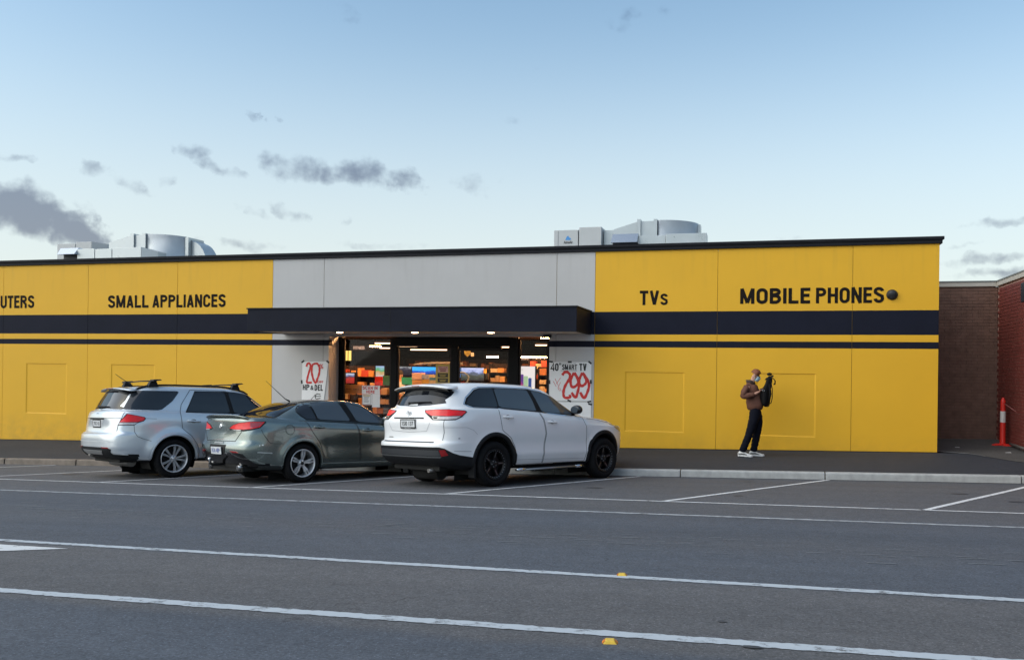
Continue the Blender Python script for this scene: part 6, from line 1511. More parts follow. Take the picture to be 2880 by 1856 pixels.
for sg in (-1, 1):
    K = 'R' if sg < 0 else 'L'
    def W(k, a, b):
        t, z = c.wrap(k if k == 'B' else K, sg * a if k == 'B' else a, b); return (t + (2 * math.pi if (t < 0 and sg > 0) else 0), z)
    out = [W('B', .30, .945), W('B', .42, 1.015), W('B', .60, 1.055), W('S', -.95, 1.072), W('S', -.71, 1.072), W('S', -.695, 1.055), W('S', -.80, .965), W('S', -.93, .925), W('B', .70, .905), W('B', .45, .918)]
    o = c.patch('tail_lamp', out, 'W', .006, M_SEAL, g=.03)
    red = [W('B', .335, .955), W('B', .435, 1.008), W('B', .60, 1.046), W('S', -.95, 1.064), W('S', -.725, 1.062), W('S', -.81, .975), W('S', -.93, .945), W('B', .70, .935), W('B', .45, .945)]
    c.patch('red_lens', red, 'W', .012, M_RED, parent=o, g=.03)
    c.patch('clear_lens', [W('B', .40, .940), W('B', .64, .932), W('B', .64, .916), W('B', .46, .924)], 'W', .010, M_CLEAR, parent=o, g=.03)
    c.patch('side_lens', [W('S', -.93, 1.055), W('S', -.75, 1.055), W('S', -.82, .985), W('S', -.93, .958)], 'W', .0135, pmat('lamp_red_side', (.36, .02, .035), .15, coat=1.0), parent=o, g=.03)
    c.strip('boot_gap', [(sg * .66, .90), (sg * .52, .74)], 'B', .010, .003, M_GAP)
    c.strip('bumper_seam', [(-.79, .935), (-.76, .86), (-.66, .72), (-.58, .695), (-.395, .69)], K, .007, .003, M_GAP)
    c.patch('bumper_reflector', [W('B', .42, .578), W('B', .62, .572), W('B', .68, .545), W('B', .52, .548)], 'W', .008, M_REDDK, g=.03)
    mb = MB(); mb.tube([(-1.02, sg * .52, .285), (-.80, sg * .52, .30)], .042, 14); c.add('exhaust_tip', mb, pmat('dull_chrome', (.4, .4, .41), .2, metal=1.0))
    loc, nn = c.proj(K, 1.95, 1.06); y0 = loc.y
    mb = MB(); mb.lathe([(0, 0), (.03, .004), (.066, .02), (.078, .06), (.07, .11), (.0, .14)], 16, axis='X', M=Matrix.Translation((1.80, y0 + sg * .13, 1.08)) @ Matrix.Diagonal((1, 1.35, .95, 1))); o = c.add('door_mirror', mb, GP)
    mb = MB(); mb.tube([(1.92, y0 - sg * .01, 1.03), (1.87, y0 + sg * .07, 1.05)], [.03, .022], 8); c.add('mirror_arm', mb, M_SEAL, parent=o)
    c.patch('headlamp', [(3.25, .80), (3.50, .74), (3.56, .66), (3.35, .70)], K, .006, M_HEADL, g=.04)
    for (xx, zz, rr_) in ((-.82, .665, .010), (-.765, .672, .014)):
        loc, nn = c.proj(K, xx, zz); mb = MB(); mb.lathe([(0, -.006), (rr_, -.002), (rr_ + .002, .004)], 10, axis='Y', M=Matrix.Translation(loc) @ Matrix.Diagonal((1, -sg if sg > 0 else 1, 1, 1))); c.add('parking_sensor', mb, M_CHROME)
    c.patch('sill_skirt', [(.42, .30), (2.50, .285), (2.50, .225), (.42, .225)], K, .012, GP, g=.06)
c.strip('boot_gap', [(-.52, .738), (.52, .738)], 'B', .010, .003, M_GAP)
c.patch('boot_badge_panel', [(-.36, .995), (.36, .995), (.33, .915), (-.33, .915)], 'B', .004, GP, g=.05)
# lion badge kept as a plain chrome roundel with a raised figure
loc, nn = c.proj('B', 0, .985); mb = MB(); mb.lathe([(0, 0), (.040, .0), (.045, .010)], 24, axis='X', M=Matrix.Translation((loc.x - .012, 0, .985)))
mb.prism([(-.030, .965), (-.012, .958), (.020, .962), (.032, .975), (.022, 1.0), (.005, 1.018), (-.018, 1.012), (-.030, .99)], loc.x - .018, loc.x - .010, axis='X'); c.add('badge', mb, M_CHROME)
# lower rear: black diffuser and plate recess
c.patch('diffuser', wr(c, [('B', .0, .545), ('B', .30, .548), ('B', .62, .56), ('S', -1.05, .53), ('S', -.95, .42), ('S', -.82, .34), ('S', -.62, .330), ('S', -.62, .295), ('S', -.8, .32), ('B', .0, .345)])[:-1], 'W', .006, M_GLOSSBLK, g=.05)
c.patch('side_valance', [(-.80, .325), (-.42, .315), (-.42, .255), (-.80, .26)], 'R', .010, pmat('valance_grey', (.035, .04, .04), .45), g=.05)
c.patch('plate_recess', [(-.29, .675), (.29, .675), (.25, .505), (-.25, .505)], 'B', .0075, M_SEAL, g=.05)
c.patch('plate_lamp_strip', [(-.16, .715), (.16, .715), (.16, .692), (-.16, .692)], 'B', .007, pmat('brushed', (.35, .36, .36), .3, metal=.6), g=.05)
plate(c, 0, .575, .37, .125, '1KA 4FP', M_PLATE, M_PLATEB, .03)
# tow bar and ball
mb = MB(); mb.tube([(-.95, 0, .33), (-1.22, 0, .33), (-1.27, 0, .37)], .025, 8); mb.box(-1.0, -.94, -.45, .45, .29, .34)
o = c.add('tow_bar', mb, M_UNDER)
mb = MB(); mb.lathe([(.012, -.03), (.014, 0), (.025, .012), (.027, .03), (.02, .05), (0, .057)], 14, M=Matrix.Translation((-1.27, 0, .40))); c.add('tow_ball', mb, M_CHROME, parent=o)
mb = MB(); mb.box(-.98, -.75, -.62, .62, .22, .30); c.add('muffler', mb, M_UNDER)
# roof antenna
mb = MB(); mb.tube([(.27, 0, 1.435), (.18, 0, 1.475), (-.22, 0, 1.80)], [.016, .008, .003], 8); c.add('antenna', mb, M_SEAL)
# bright crease scratch on the rear bumper corner
c.strip('bumper_scuff', [(-.86, .555), (-.60, .535)], 'R', .016, .003, pmat('scuff', (.45, .47, .46), .35))
c.patch('sill_badge', [(.62, .53), (.86, .52), (.86, .533), (.62, .543)], 'R', .005, pmat('door_badge', (.12, .13, .13), .3, metal=.5))

# ---- silver four-wheel drive with roof racks
M_SILV = pmat('silver_blue_paint', (.60, .65, .70), .28, metal=.45, coat=1.0, var=.015, vscale=2)
ter_rings = [
    rg([(-1.1, .40), (-.5, .31), (3, .29), (3.5, .30)], -.96, 3.42, .80), rg([(-1.1, .435), (-.5, .37), (3, .36), (3.5, .36)], -1.06, 3.56, .905), rg([(-1.1, .50), (-.5, .485), (3, .48), (3.6, .48)], -1.135, 3.68, .937), rg(.60, -1.168, 3.72, .946), rg(.72, -1.168, 3.73, .948), rg(.825, -1.155, 3.72, .949),
    rg(.862, -1.09, 3.71, .949), rg([(-1, 1.0), (5, .93)], -1.07, 3.70, .949),
    rg([(-1, 1.12), (1, 1.04), (2.5, 1.0), (3.6, .92)], -1.082, 3.64, .944, SHM), rg([(-1, 1.215), (0, 1.17), (1, 1.12), (2, 1.09), (3.4, 1.0)], -1.06, 3.50, .925, SHM),
    rg([(-1, 1.255), (0, 1.225), (1, 1.175), (1.9, 1.145), (2.6, 1.12), (3.2, 1.05)], -1.03, 3.2, .905, SHM), rg([(-1, 1.275), (0, 1.25), (1, 1.20), (1.9, 1.17), (2.5, 1.165)], -1.005, 2.62, .880, SHG),
    rg([(-.9, 1.465), (0, 1.46), (1, 1.43), (2, 1.365)], -.90, 2.10, .825, SHG), rg([(-.75, 1.655), (0, 1.675), (.9, 1.668), (1.3, 1.645), (1.75, 1.585)], -.785, 1.72, .745, SHR),
    rg([(-.7, 1.70), (0, 1.725), (1, 1.715), (1.5, 1.66)], -.70, 1.56, .64, SHR), rg([(-.6, 1.717), (0, 1.742), (1, 1.733), (1.4, 1.69)], -.60, 1.36, .35, SHR), rg([(-.5, 1.722), (0, 1.748), (1, 1.738), (1.3, 1.70)], -.54, 1.26, .004, SHR)]
ter = Car('wagon', 'silver-blue wagon with roof racks, leftmost of the three parked cars', (-11.43, 14.72, 1.062),
          dict(rings=ter_rings, wheels=[(0, .365, .435), (2.842, .365, .435)], flare=.032, flw=.10, paint=M_SILV, spin=.3, clad=lambda k: k[:, 2] < np.where(k[:, 0] < -.66, .46, .345), clad_mat=M_PLASTIC))
c = ter
c.arch('wheel_arch', M_SILV, .425, .468, .005, -16, 196)
c.put_wheels((rim_mesh(.262, .24, 'split'), tyre_mesh(.362, .262, .24), cap_mesh(.24, M_ALLOY)), .362, .24, .83)
for nm, poly in [('quarter_window', [(-.86, 1.285), (-.80, 1.40), (-.68, 1.60), (-.62, 1.635), (.10, 1.635), (.135, 1.615), (-.01, 1.44), (-.22, 1.285), (-.30, 1.27)]), ('window', [(.245, 1.238), (.27, 1.275), (.46, 1.632), (1.06, 1.632), (1.15, 1.21)]),
                 ('window', [(1.14, 1.632), (1.38, 1.610), (1.62, 1.565), (1.92, 1.48), (2.14, 1.395), (2.2, 1.27), (2.12, 1.18), (1.24, 1.205)])]:
    c.both(c.patch, 'window_surround', [((p[0] - .5) * 1.0 + .5, p[1]) for p in poly], 'R', .0015, M_SEAL) if 0 else None
    c.both(c.patch, nm, poly, 'R', .004, M_GLASS, smooth=1)
c.both(c.patch, 'window_surround', [(.225, 1.228), (.255, 1.28), (.45, 1.642), (1.06, 1.645), (1.16, 1.642), (1.38, 1.622), (1.63, 1.575), (1.93, 1.49), (2.16, 1.40), (2.22, 1.27), (2.14, 1.17), (1.24, 1.195), (1.14, 1.20)], 'R', .002, M_SEAL)
for poly in ([(.36, 1.66), (.24, 1.50), (.155, 1.38), (.115, 1.22), (.14, .93), (.22, .86), (.32, .78), (.43, .62), (.47, .50), (.47, .36), (1.16, .36), (1.20, .70), (1.20, 1.19), (1.10, 1.66)],):
    c.both(c.strip, 'door_gap', poly, 'R', .009, .0030, M_GAP, closed=True)
c.both(c.patch, 'door', [(.13, 1.20), (.15, .94), (.23, .87), (.33, .79), (.44, .63), (.48, .50), (.48, .37), (1.15, .37), (1.19, .70), (1.19, 1.175), (.25, 1.215)], 'R', .0022, M_SILV, g=.045)
c.both(c.patch, 'door', [(1.21, 1.17), (1.21, .70), (1.17, .37), (2.26, .37), (2.30, .60), (2.30, 1.05), (2.2, 1.13)], 'R', .0022, M_SILV, g=.045)
for x, z in ((.365, 1.06), (1.42, 1.03)):
    for pl in 'RL': handle(c, x, z, M_SILV, pl, ln=.27)
c.patch('rear_window', wr(c, [('B', .0, 1.64), ('B', .55, 1.635), ('B', .64, 1.615), ('S', -.73, 1.56), ('S', -.80, 1.45), ('S', -.88, 1.35), ('B', .70, 1.300), ('B', .62, 1.285), ('B', .0, 1.30)])[:-1], 'W', .004, M_GLASSR)
l0, n0 = c.proj('B', .12, 1.325); l1, n1 = c.proj('B', -.32, 1.325)
mb = MB(); mb.tube([l0 + n0 * .035, l1 + n1 * .02], [.018, .007], 8); mb.tube([l0, l0 + n0 * .04], .026, 10); c.add('rear_wiper', mb, M_SEAL)
# spoiler lip above the glass
mb = MB(); sx = [(-.62, 1.710), (-.78, 1.704), (-.86, 1.690), (-.865, 1.680), (-.78, 1.672), (-.62, 1.69)]; ys = np.linspace(-.70, .70, 21); vs = []; n = 6
for yv in ys:
    k = (abs(yv) / .70) ** 3
    for (x, z) in sx: vs.append((x + .10 * k if x < -.7 else x, yv, z - .055 * (abs(yv) / .70) ** 2.2))
mb.add(vs, [(i * n + j, (i + 1) * n + j, (i + 1) * n + (j + 1) % n, i * n + (j + 1) % n) for i in range(20) for j in range(n)] + [tuple(range(n)), tuple(range(20 * n, 21 * n))[::-1]], 0, True)
o = c.add('roof_spoiler', mb, M_SILV)
mb = MB(); mb.box(-.868, -.855, -.16, .16, 1.676, 1.688); c.add('stop_lamp', mb, M_REDDK, parent=o)
for sg in (-1, 1):
    K = 'R' if sg < 0 else 'L'
    def W(k, a, b):
        t, z = c.wrap(k if k == 'B' else K, sg * a if k == 'B' else a, b); return (t + (2 * math.pi if (t < 0 and sg > 0) else 0), z)
    out = [W('B', .765, .990), W('B', .795, 1.10), W('B', .825, 1.205), W('S', -.78, 1.190), W('S', -.57, 1.145), W('S', -.545, 1.118), W('S', -.585, 1.070), W('S', -.70, 1.035), W('S', -.755, .992)]
    o = c.patch('tail_lamp', out, 'W', .006, M_SEAL, g=.03)
    red = [W('B', .79, 1.05), W('B', .81, 1.10), W('B', .838, 1.195), W('S', -.78, 1.180), W('S', -.58, 1.137), W('S', -.565, 1.118), W('S', -.60, 1.078), W('S', -.70, 1.052)]
    clr = [W('B', .782, 1.000), W('B', .79, 1.042), W('S', -.70, 1.043), W('S', -.755, 1.004)]
    c.patch('red_lens', red, 'W', .012, M_RED, parent=o, g=.03); c.patch('clear_lens', clr, 'W', .010, M_CLEAR, parent=o, g=.03)
    c.strip('tailgate_gap', [(sg * .795, 1.26), (sg * .79, 1.10), (sg * .775, .99), (sg * .765, .88)], 'B', .010, .003, M_GAP)
    c.strip('bumper_seam', [(-.76, .985), (-.75, .87), (-.70, .79), (-.62, .755), (-.45, .70)], K, .007, .003, M_GAP)
    c.strip('wing_seam', [(-.545, 1.118), (-.35, 1.11)], K, .005, .003, M_GAP)
    c.patch('bumper_reflector', [W('B', .46, .600), W('B', .66, .598), W('B', .70, .575), W('B', .50, .575)], 'W', .011, M_REDDK, g=.03)
    loc, nn = c.proj(K, 2.12, 1.2); y0 = loc.y
    mb = MB(); mb.lathe([(0, 0), (.035, .004), (.08, .02), (.095, .06), (.085, .11), (.0, .15)], 16, axis='X', M=Matrix.Translation((2.0, y0 + sg * .13, 1.27)) @ Matrix.Diagonal((1, 1.3, 1, 1))); o = c.add('door_mirror', mb, M_SILV)
    mb = MB(); mb.tube([(2.12, y0 - sg * .01, 1.2), (2.08, y0 + sg * .07, 1.23)], [.035, .028], 8); c.add('mirror_arm', mb, M_SEAL, parent=o)
    c.patch('headlamp', [(3.05, .98), (3.30, .95), (3.42, .86), (3.2, .86)], K, .006, M_HEADL, g=.04)
    # roof rail
    P = []
    for xx in np.linspace(-.55, 1.58, 16):
        loc, nn = c.proj('T', xx, sg * .60); P.append((xx, sg * .60, loc.z + .022))
    mb = MB(); mb.tube([(P[0][0] - .06, P[0][1], P[0][2] - .03)] + P + [(P[-1][0] + .08, P[-1][1], P[-1][2] - .05)], .018, 8); c.add('roof_rail', mb, M_PLASTIC)
# cross bars with clamp feet
for xb in (-.30, 1.37):
    za = c.proj('T', xb, .6)[0].z + .105
    mb = MB(); mb.tube([(xb, -.74, za), (xb, 0, za + .012), (xb, .74, za)], .012, 8)
    for i_ in range(len(mb.v)): mb.v[i_] = (xb + (mb.v[i_][0] - xb) * 2.2, mb.v[i_][1], mb.v[i_][2])
    o = c.add('cross_bar', mb, M_SEAL)
    for sg in (-1, 1):
        mb = MB(); mb.hexa([(xb - .10, sg * .54, za - .105), (xb + .10, sg * .54, za - .105), (xb + .10, sg * .66, za - .105), (xb - .10, sg * .66, za - .105), (xb - .055, sg * .56, za - .006), (xb + .06, sg * .56, za - .006), (xb + .06, sg * .65, za - .006), (xb - .055, sg * .65, za - .006)])
        mb.hexa([(xb - .05, sg * .56, za - .008), (xb + .12, sg * .56, za + .014), (xb + .12, sg * .76, za + .014), (xb - .05, sg * .76, za - .008), (xb - .04, sg * .58, za + .028), (xb + .10, sg * .58, za + .036), (xb + .10, sg * .74, za + .036), (xb - .04, sg * .74, za + .028)])
        c.add('bar_foot', mb, M_PLASTIC, parent=o, bevel=.008)
mb = MB(); mb.tube([(-.48, -.10, 1.735), (-.52, -.10, 1.765), (-.80, -.10, 1.955)], [.020, .009, .004], 8); c.add('antenna', mb, M_SEAL)
# tailgate handle, plate, lower bumper
c.strip('tailgate_fold', [(-.78, 1.125), (.78, 1.125)], 'B', .008, .003, M_GAP)
c.strip('handle_shadow', [(-.34, 1.112), (.34, 1.112)], 'B', .026, .005, M_SEAL)
c.patch('plate_recess', [(-.28, 1.098), (.28, 1.098), (.23, .945), (-.23, .945)], 'B', .004, pmat('recess_pale', (.56, .58, .60), .35, coat=.6), g=.05)
plate(c, 0.0, 1.025, .36, .115, 'YKO 65', M_PLATE, pmat('plate_grey_text', (.12, .13, .15), .5), .012, M_SEAL)
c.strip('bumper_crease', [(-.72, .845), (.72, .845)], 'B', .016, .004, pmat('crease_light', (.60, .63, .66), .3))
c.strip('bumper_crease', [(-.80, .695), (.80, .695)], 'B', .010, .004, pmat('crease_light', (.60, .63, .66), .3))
c.patch('lower_valance', wr(c, [('B', .0, .592), ('B', .58, .592), ('B', .74, .56), ('S', -1.08, .50), ('S', -1.0, .44), ('S', -.80, .385), ('S', -.66, .375), ('S', -.66, .355), ('S', -.85, .385), ('B', .60, .445), ('B', .0, .445)])[:-1], 'W', .006, M_PLASTIC, g=.05)
c.patch('skid_plate', [(-.46, .535), (.46, .535), (.38, .46), (-.38, .46)], 'B', .012, pmat('skid_alloy', (.35, .36, .37), .4, metal=.6), g=.05)
mb = MB(); mb.tube([(-1.10, .30, .45), (-.9, .30, .45)], .045, 12); c.add('exhaust_pipe', mb, M_STEEL)
mb = MB(); mb.tube([(-.6, .45, .30), (-.6, -.45, .30)], .09, 10); c.add('muffler', mb, M_STEEL)
c.patch('badge', [(-.03, 1.20), (.07, 1.20), (.07, 1.225), (-.03, 1.225)], 'B', .005, M_CHROME)

# ------------------------------------------------------------------ brick building on the right
M_REDB = pmat('red_brick', (.17, .034, .026), .62, var=.28, vscale=7, bump=.4, bscale=90); M_BRNB = pmat('brown_brick', (.15, .080, .058), .75, var=.3, vscale=6, bump=.5, bscale=80)
M_MORT = pmat('pale_mortar', (.44, .25, .21), .9, var=.15, vscale=20); M_MORTB = pmat('brown_mortar', (.11, .068, .052), .9, var=.15, vscale=20); M_COPE = pmat('coping_cream', (.48, .45, .40), .6, var=.06)
BX, BY, BZ = 5.22, 22.55, 4.02
bb = empty('brick_building', (BX, BY, .4), 'dark red brick building closing the lane on the right', 'building')
mb = MB(); mb.box(BX + .012, 11, 10.0, BY - .0, -.6, BZ); mb.box(3.50, 11, BY + .012, 30, -.6, BZ - .001); ch(mb.build('wall_core', [M_MORT]), bb)
mb = MB(); mb.box(3.49, BX + .011, BY + .008, BY + .011, -.5, BZ - .01); ch(mb.build('brown_mortar', M_MORTB), bb)
mb = MB(); mb.box(BX - .035, 11.05, 9.9, BY + .0, BZ + .001, BZ + .13); mb.box(3.49, BX - .036, BY - .035, BY + .3, BZ + .001, BZ + .13); ch(mb.build('coping', M_COPE, bevel=.01), bb)
mb = MB(); mb.box(BX - .045, BX - .03, 9.9, BY - .04, BZ + .105, BZ + .135); mb.box(3.49, BX - .046, BY - .05, BY - .036, BZ + .105, BZ + .135); ch(mb.build('coping_flashing', pmat('flashing', (.16, .17, .17), .5)), bb)
CO, BL = .0735, .236
brng = random.Random(3)
single = MB(); single.box(-.012, .011, -.1145, .1145, 0, .063); red_me = single.mesh('brick', M_REDB)
rest = MB(); picked = []
for k in range(int((BZ - .30) / CO)):
    z = .30 + k * CO
    y = BY - .13 - (BL / 2 if k % 2 else 0)
    while y > 12.0:
        picked.append((y, z, k)) if (18.75 < y < 20.25 and .45 < z) else rest.box(BX - .0 + brng.uniform(-.0015, .0015), BX + .014, y - .1155, y + .1155, z, z + .063)
        y -= BL
picked = picked[:300] if len(picked) <= 300 else sorted(picked, key=lambda t: t[0])[:300]
allp = set((round(a, 4), round(b, 4)) for a, b, _ in picked)
for k in range(int((BZ - .30) / CO)):
    z = .30 + k * CO; y = BY - .13 - (BL / 2 if k % 2 else 0)
    while y > 12.0:
        if 18.75 < y < 20.25 and .45 < z and (round(y, 4), round(z, 4)) not in allp: rest.box(BX, BX + .014, y - .1155, y + .1155, z, z + .063)
        y -= BL
for (y, z, _) in picked:
    o = link('brick', red_me); o.location = (BX + .0 + .012 + brng.uniform(-.0015, .0015), y, z); ch(o, bb)
o = ch(rest.build('bricks', M_REDB, fix=False), bb); o['kind'] = 'stuff'
restb = MB()
for k in range(int((BZ - .25) / CO)):
    z = .25 + k * CO; x = 3.52 + (BL / 2 if k % 2 else 0)
    while x < BX - .02:
        restb.box(x, min(x + BL - .006, BX - .002), BY - .004 + brng.uniform(-.002, .002), BY + .008, z, z + .066); x += BL
o = ch(restb.build('bricks', M_BRNB, fix=False), bb); o['kind'] = 'stuff'
# dark sign box fixed to the red wall
sb = empty('wall_sign_box', (BX, 19.0, 3.6), 'dark navy box fixed high on the red brick wall', 'sign')
mb = MB(); mb.box(BX - .32, BX - .001, 18.2, 19.42, 3.42, 3.80); ch(mb.build('box_case', pmat('box_navy', (.010, .014, .026), .45), bevel=.01), sb)
mb = MB(); mb.box(BX - .30, BX - .02, 19.421, 19.44, 3.44, 3.78); ch(mb.build('end_plate', pmat('box_end', (.035, .045, .065), .45)), sb)

# ---- red bollard with white band, and its chain
bo = empty('bollard', (5.06, 21.3, wall_base(5.06) + .03 * 1.6), 'orange-red plastic bollard with white band in the lane', 'bollard')
M_BOL = pmat('bollard_red', (.62, .022, .014), .45, var=.08); M_BAND = pmat('bollard_band', (.60, .58, .56), .4, var=.1, vscale=15)
mb = MB(); mb.lathe([(.058, .03), (.057, .2), (.052, .93), (.054, .955), (.050, .965), (.040, .985), (.026, 1.02), (.012, 1.035), (0, 1.04)], 20); mb.build('bollard_post', M_BOL, bo)
mb = MB(); mb.lathe([(.0565, .50), (.0570, .505), (.0555, .735), (.0548, .74)], 20); mb.build('reflective_band', M_BAND, bo)
mb = MB(); 
for k in range(4):
    M_ = Matrix.Rotation(math.radians(20 + 90 * k), 4, 'Z'); mb.hexa([(-.08, -.05, 0), (.22, -.07, 0), (.22, .07, 0), (-.08, .05, 0), (-.06, -.04, .05), (.20, -.055, .025), (.20, .055, .025), (-.06, .04, .05)], M=M_)
mb.build('bollard_foot', M_BOL, bo, bevel=.01)
cp = [(5.08 + .9 * t, 21.25 - 1.9 * t, wall_base(5.06) + .95 - .62 * t - .10 * math.sin(math.pi * t)) for t in np.linspace(0, 1, 16)]
mb = MB(); mb.tube(cp, .010, 6); thing('barrier_chain', mb, pmat('chain_red', (.30, .10, .09), .5), 'thin chain running from the bollard to the right', 'chain')
mb = MB(); mb.tube([(5.35, 20.5, .50), (5.9, 19.6, .62)], .03, 8); mb2 = mb
# conduit along the foot of the red wall and litter
mb = MB(); mb.tube([(5.14, 21.0, .52), (5.15, 19.0, .50), (5.16, 17.2, .46)], .03, 8); thing('wall_pipe', mb, pmat('pipe_grey', (.16, .16, .15), .6), 'grey pipe lying along the foot of the brick wall', 'pipe')
for (x, y, s_, lab) in ((4.82, 19.85, .06, 'pale scrap of litter on the lane near the footpath'), (4.05, 20.7, .05, 'small pale scrap of litter far back in the lane')):
    mb = MB(); zz = wall_base(x) + .03 * max(0, y - 19.7) + .008; mb.add([(x - s_, y - .02, zz), (x + s_, y - .03, zz + .004), (x + s_ * .8, y + .04, zz + .012), (x - s_ * .7, y + .03, zz + .006)], [(0, 1, 2, 3)]); thing('litter', mb, pmat('litter', (.5, .5, .5), .7), lab, 'litter')

# ------------------------------------------------------------------ person with mask, phone and bag
def skin_mesh(name, joints, bones, mat, sub=2, root=0, smooth_it=0):
    """joints: [(x,y,z,rx,ry)]; grows one continuous surface with the Skin modifier and returns the mesh"""
    me = bpy.data.meshes.new(name); me.from_pydata([j[:3] for j in joints], bones, [])
    o = bpy.data.objects.new(name, me); COL.objects.link(o)
    sk = o.modifiers.new('skin', 'SKIN'); sk.use_smooth_shade = True; sk.branch_smoothing = .6
    lay = me.skin_vertices[0] if me.skin_vertices else None
    if lay is None:
        bpy.context.view_layer.objects.active = o; bpy.ops.mesh.customdata_skin_add(); lay = me.skin_vertices[0]
    for i, j in enumerate(joints):
        lay.data[i].radius = (j[3], j[4] if len(j) > 4 else j[3]); lay.data[i].use_root = (i == root)
    ss = o.modifiers.new('sub', 'SUBSURF'); ss.levels = sub; ss.render_levels = sub
    dg = bpy.context.evaluated_depsgraph_get(); dg.update()
    out = bpy.data.meshes.new_from_object(o.evaluated_get(dg)); bpy.data.objects.remove(o); bpy.data.meshes.remove(me)
    out.materials.clear(); out.materials.append(mat); out.name = name
    for p in out.polygons: p.use_smooth = True
    return out
M_SKIN = pmat('skin', (.50, .27, .19), .5, var=.05, vscale=20); M_HAIR = pmat('ginger_hair', (.20, .062, .022), .6, var=.3, vscale=40, bump=.6, bscale=120)
M_JKT = pmat('brown_jacket', (.128, .056, .038), .75, spec=.25, var=.15, vscale=14, bump=.5, bscale=40); M_TRS = pmat('dark_trousers', (.006, .007, .013), .85, spec=.1, var=.2, vscale=15, bump=.4, bscale=35)
M_SHOE = pmat('white_shoe', (.60, .61, .62), .5, var=.1, vscale=20); M_SHOEK = pmat('shoe_black', (.015, .015, .016), .5); M_MASK = pmat('mask_blue', (.38, .58, .66), .7, bump=.3, bscale=30); M_BAG = pmat('black_bag', (.005, .005, .006), .7, spec=.15, var=.3, vscale=12, bump=.4, bscale=25)
PX, PY = -.17, 18.88
person = empty('person', (PX, PY, path_z(PX, PY)), 'person in brown jacket and blue face mask, looking down at a phone', 'person')
person.rotation_euler = (0, 0, math.radians(-12))
HD = 1.0
# x = facing direction, y = away from the camera
J = [(.085, 0, .95, .085, .10),           # 0 pelvis
     (.055, 0, 1.10, .085, .105),         # 1 waist
     (.015, 0, 1.28, .085, .11),         # 2 chest
     (-.025, 0, 1.42, .06, .09),        # 3 upper chest
     (-.015, 0, 1.525, .058, .062),       # 4 neck base
     (.020, 0, 1.585, .052, .056),        # 5 neck
     (.060, 0, 1.655, .088, .074),        # 6 head low
     (.068, 0, 1.715, .094, .078),        # 7 head high
     (.125, 0, 1.605, .040, .044),        # 8 jaw / chin
     (-.055, -.16, 1.43, .042, .042), (-.105, -.225, 1.30, .036, .036), (-.115, -.235, 1.235, .034, .034), (.05, -.20, 1.265, .032, .032), (.135, -.155, 1.315, .026, .026), (.185, -.13, 1.345, .030, .016),   # 9-14 right arm to hand
     (-.045, .16, 1.43, .042, .042), (-.03, .235, 1.27, .036, .036), (.06, .225, 1.25, .034, .034), (.17, .14, 1.36, .034, .034), (.235, .09, 1.42, .026, .026), (.275, .07, 1.445, .030, .016),   # 15-20 left arm
     (.075, -.085, .88, .07, .07), (.03, -.10, .70, .058, .058), (-.02, -.11, .50, .046, .046), (-.085, -.12, .30, .042, .042), (-.165, -.125, .10, .036, .036), (-.10, -.135, .045, .03, .035), (-.02, -.15, .035, .022, .036),   # 21-27 right leg, set back
     (.100, .085, .88, .07, .07), (.105, .09, .70, .058, .058), (.085, .10, .50, .046, .046), (.05, .10, .30, .042, .042), (.01, .105, .10, .036, .036), (.08, .115, .045, .03, .035), (.17, .12, .035, .022, .036)]   # 28-34 left leg
B = [(0, 1), (1, 2), (2, 3), (3, 4), (4, 5), (5, 6), (6, 7), (6, 8), (3, 9), (9, 10), (10, 11), (11, 12), (12, 13), (13, 14), (3, 15), (15, 16), (16, 17), (17, 18), (18, 19), (19, 20), (0, 21), (21, 22), (22, 23), (23, 24), (24, 25), (25, 26), (26, 27), (0, 28), (28, 29), (29, 30), (30, 31), (31, 32), (32, 33), (33, 34)]
# fingers, slightly curled
def fingers(J, B, hand, d, up, side):
    h = Vector(J[hand][:3]); d = Vector(d).normalized(); side = Vector(side).normalized(); up = Vector(up).normalized()
    for k, (o_, l_) in enumerate(((-.024, .062), (-.008, .070), (.008, .067), (.022, .055))):
        a = h + side * o_ + d * .028; b = a + d * l_ * .55 + up * .006; c_ = b + d * l_ * .35 - up * .022
        n = len(J); J += [(*a, .010, .010), (*b, .009, .009), (*c_, .0075, .0075)]; B += [(hand, n), (n, n + 1), (n + 1, n + 2)]
    a = h - side * .030 + d * .0; b = a - side * .018 + d * .035 + up * .012; n = len(J); J += [(*a, .012, .012), (*b, .0095, .0095)]; B += [(hand, n), (n, n + 1)]
fingers(J, B, 14, (.75, .2, .62), (-.5, 0, .8), (.1, 1, 0)); fingers(J, B, 20, (.8, -.2, .3), (0, 0, 1), (.1, .9, -.3))
body = link('body', skin_mesh('body', J, B, M_SKIN), person)
# face: nose, ears, brow and eyes on the head
fd = Vector((.78, 0, -.62)).normalized(); fu = Vector((.62, 0, .78)).normalized(); hc = Vector((.075, 0, 1.685))
mb = MB(); 
for sy in (-1, 1):
    e = hc + fd * .082 + fu * .012 + Vector((0, sy * .032, 0)); mb.lathe([(0, -.010), (.009, -.006), (.012, 0), (.009, .006), (0, .010)], 10, M=Matrix.Translation(e))
q = mb.build('eyes', pmat('eye_dark', (.03, .025, .02), .3), person)
mb = MB()
for sy in (-1, 1): mb.lathe([(0, -.03), (.012, -.022), (.02, 0), (.014, .022), (0, .03)], 10, M=Matrix.Translation(hc + Vector((-.012, sy * .080, -.012))) @ Matrix.Rotation(-.5, 4, 'Y') @ Matrix.Diagonal((1, .45, 1, 1)))
mb.build('ears', M_SKIN, person)
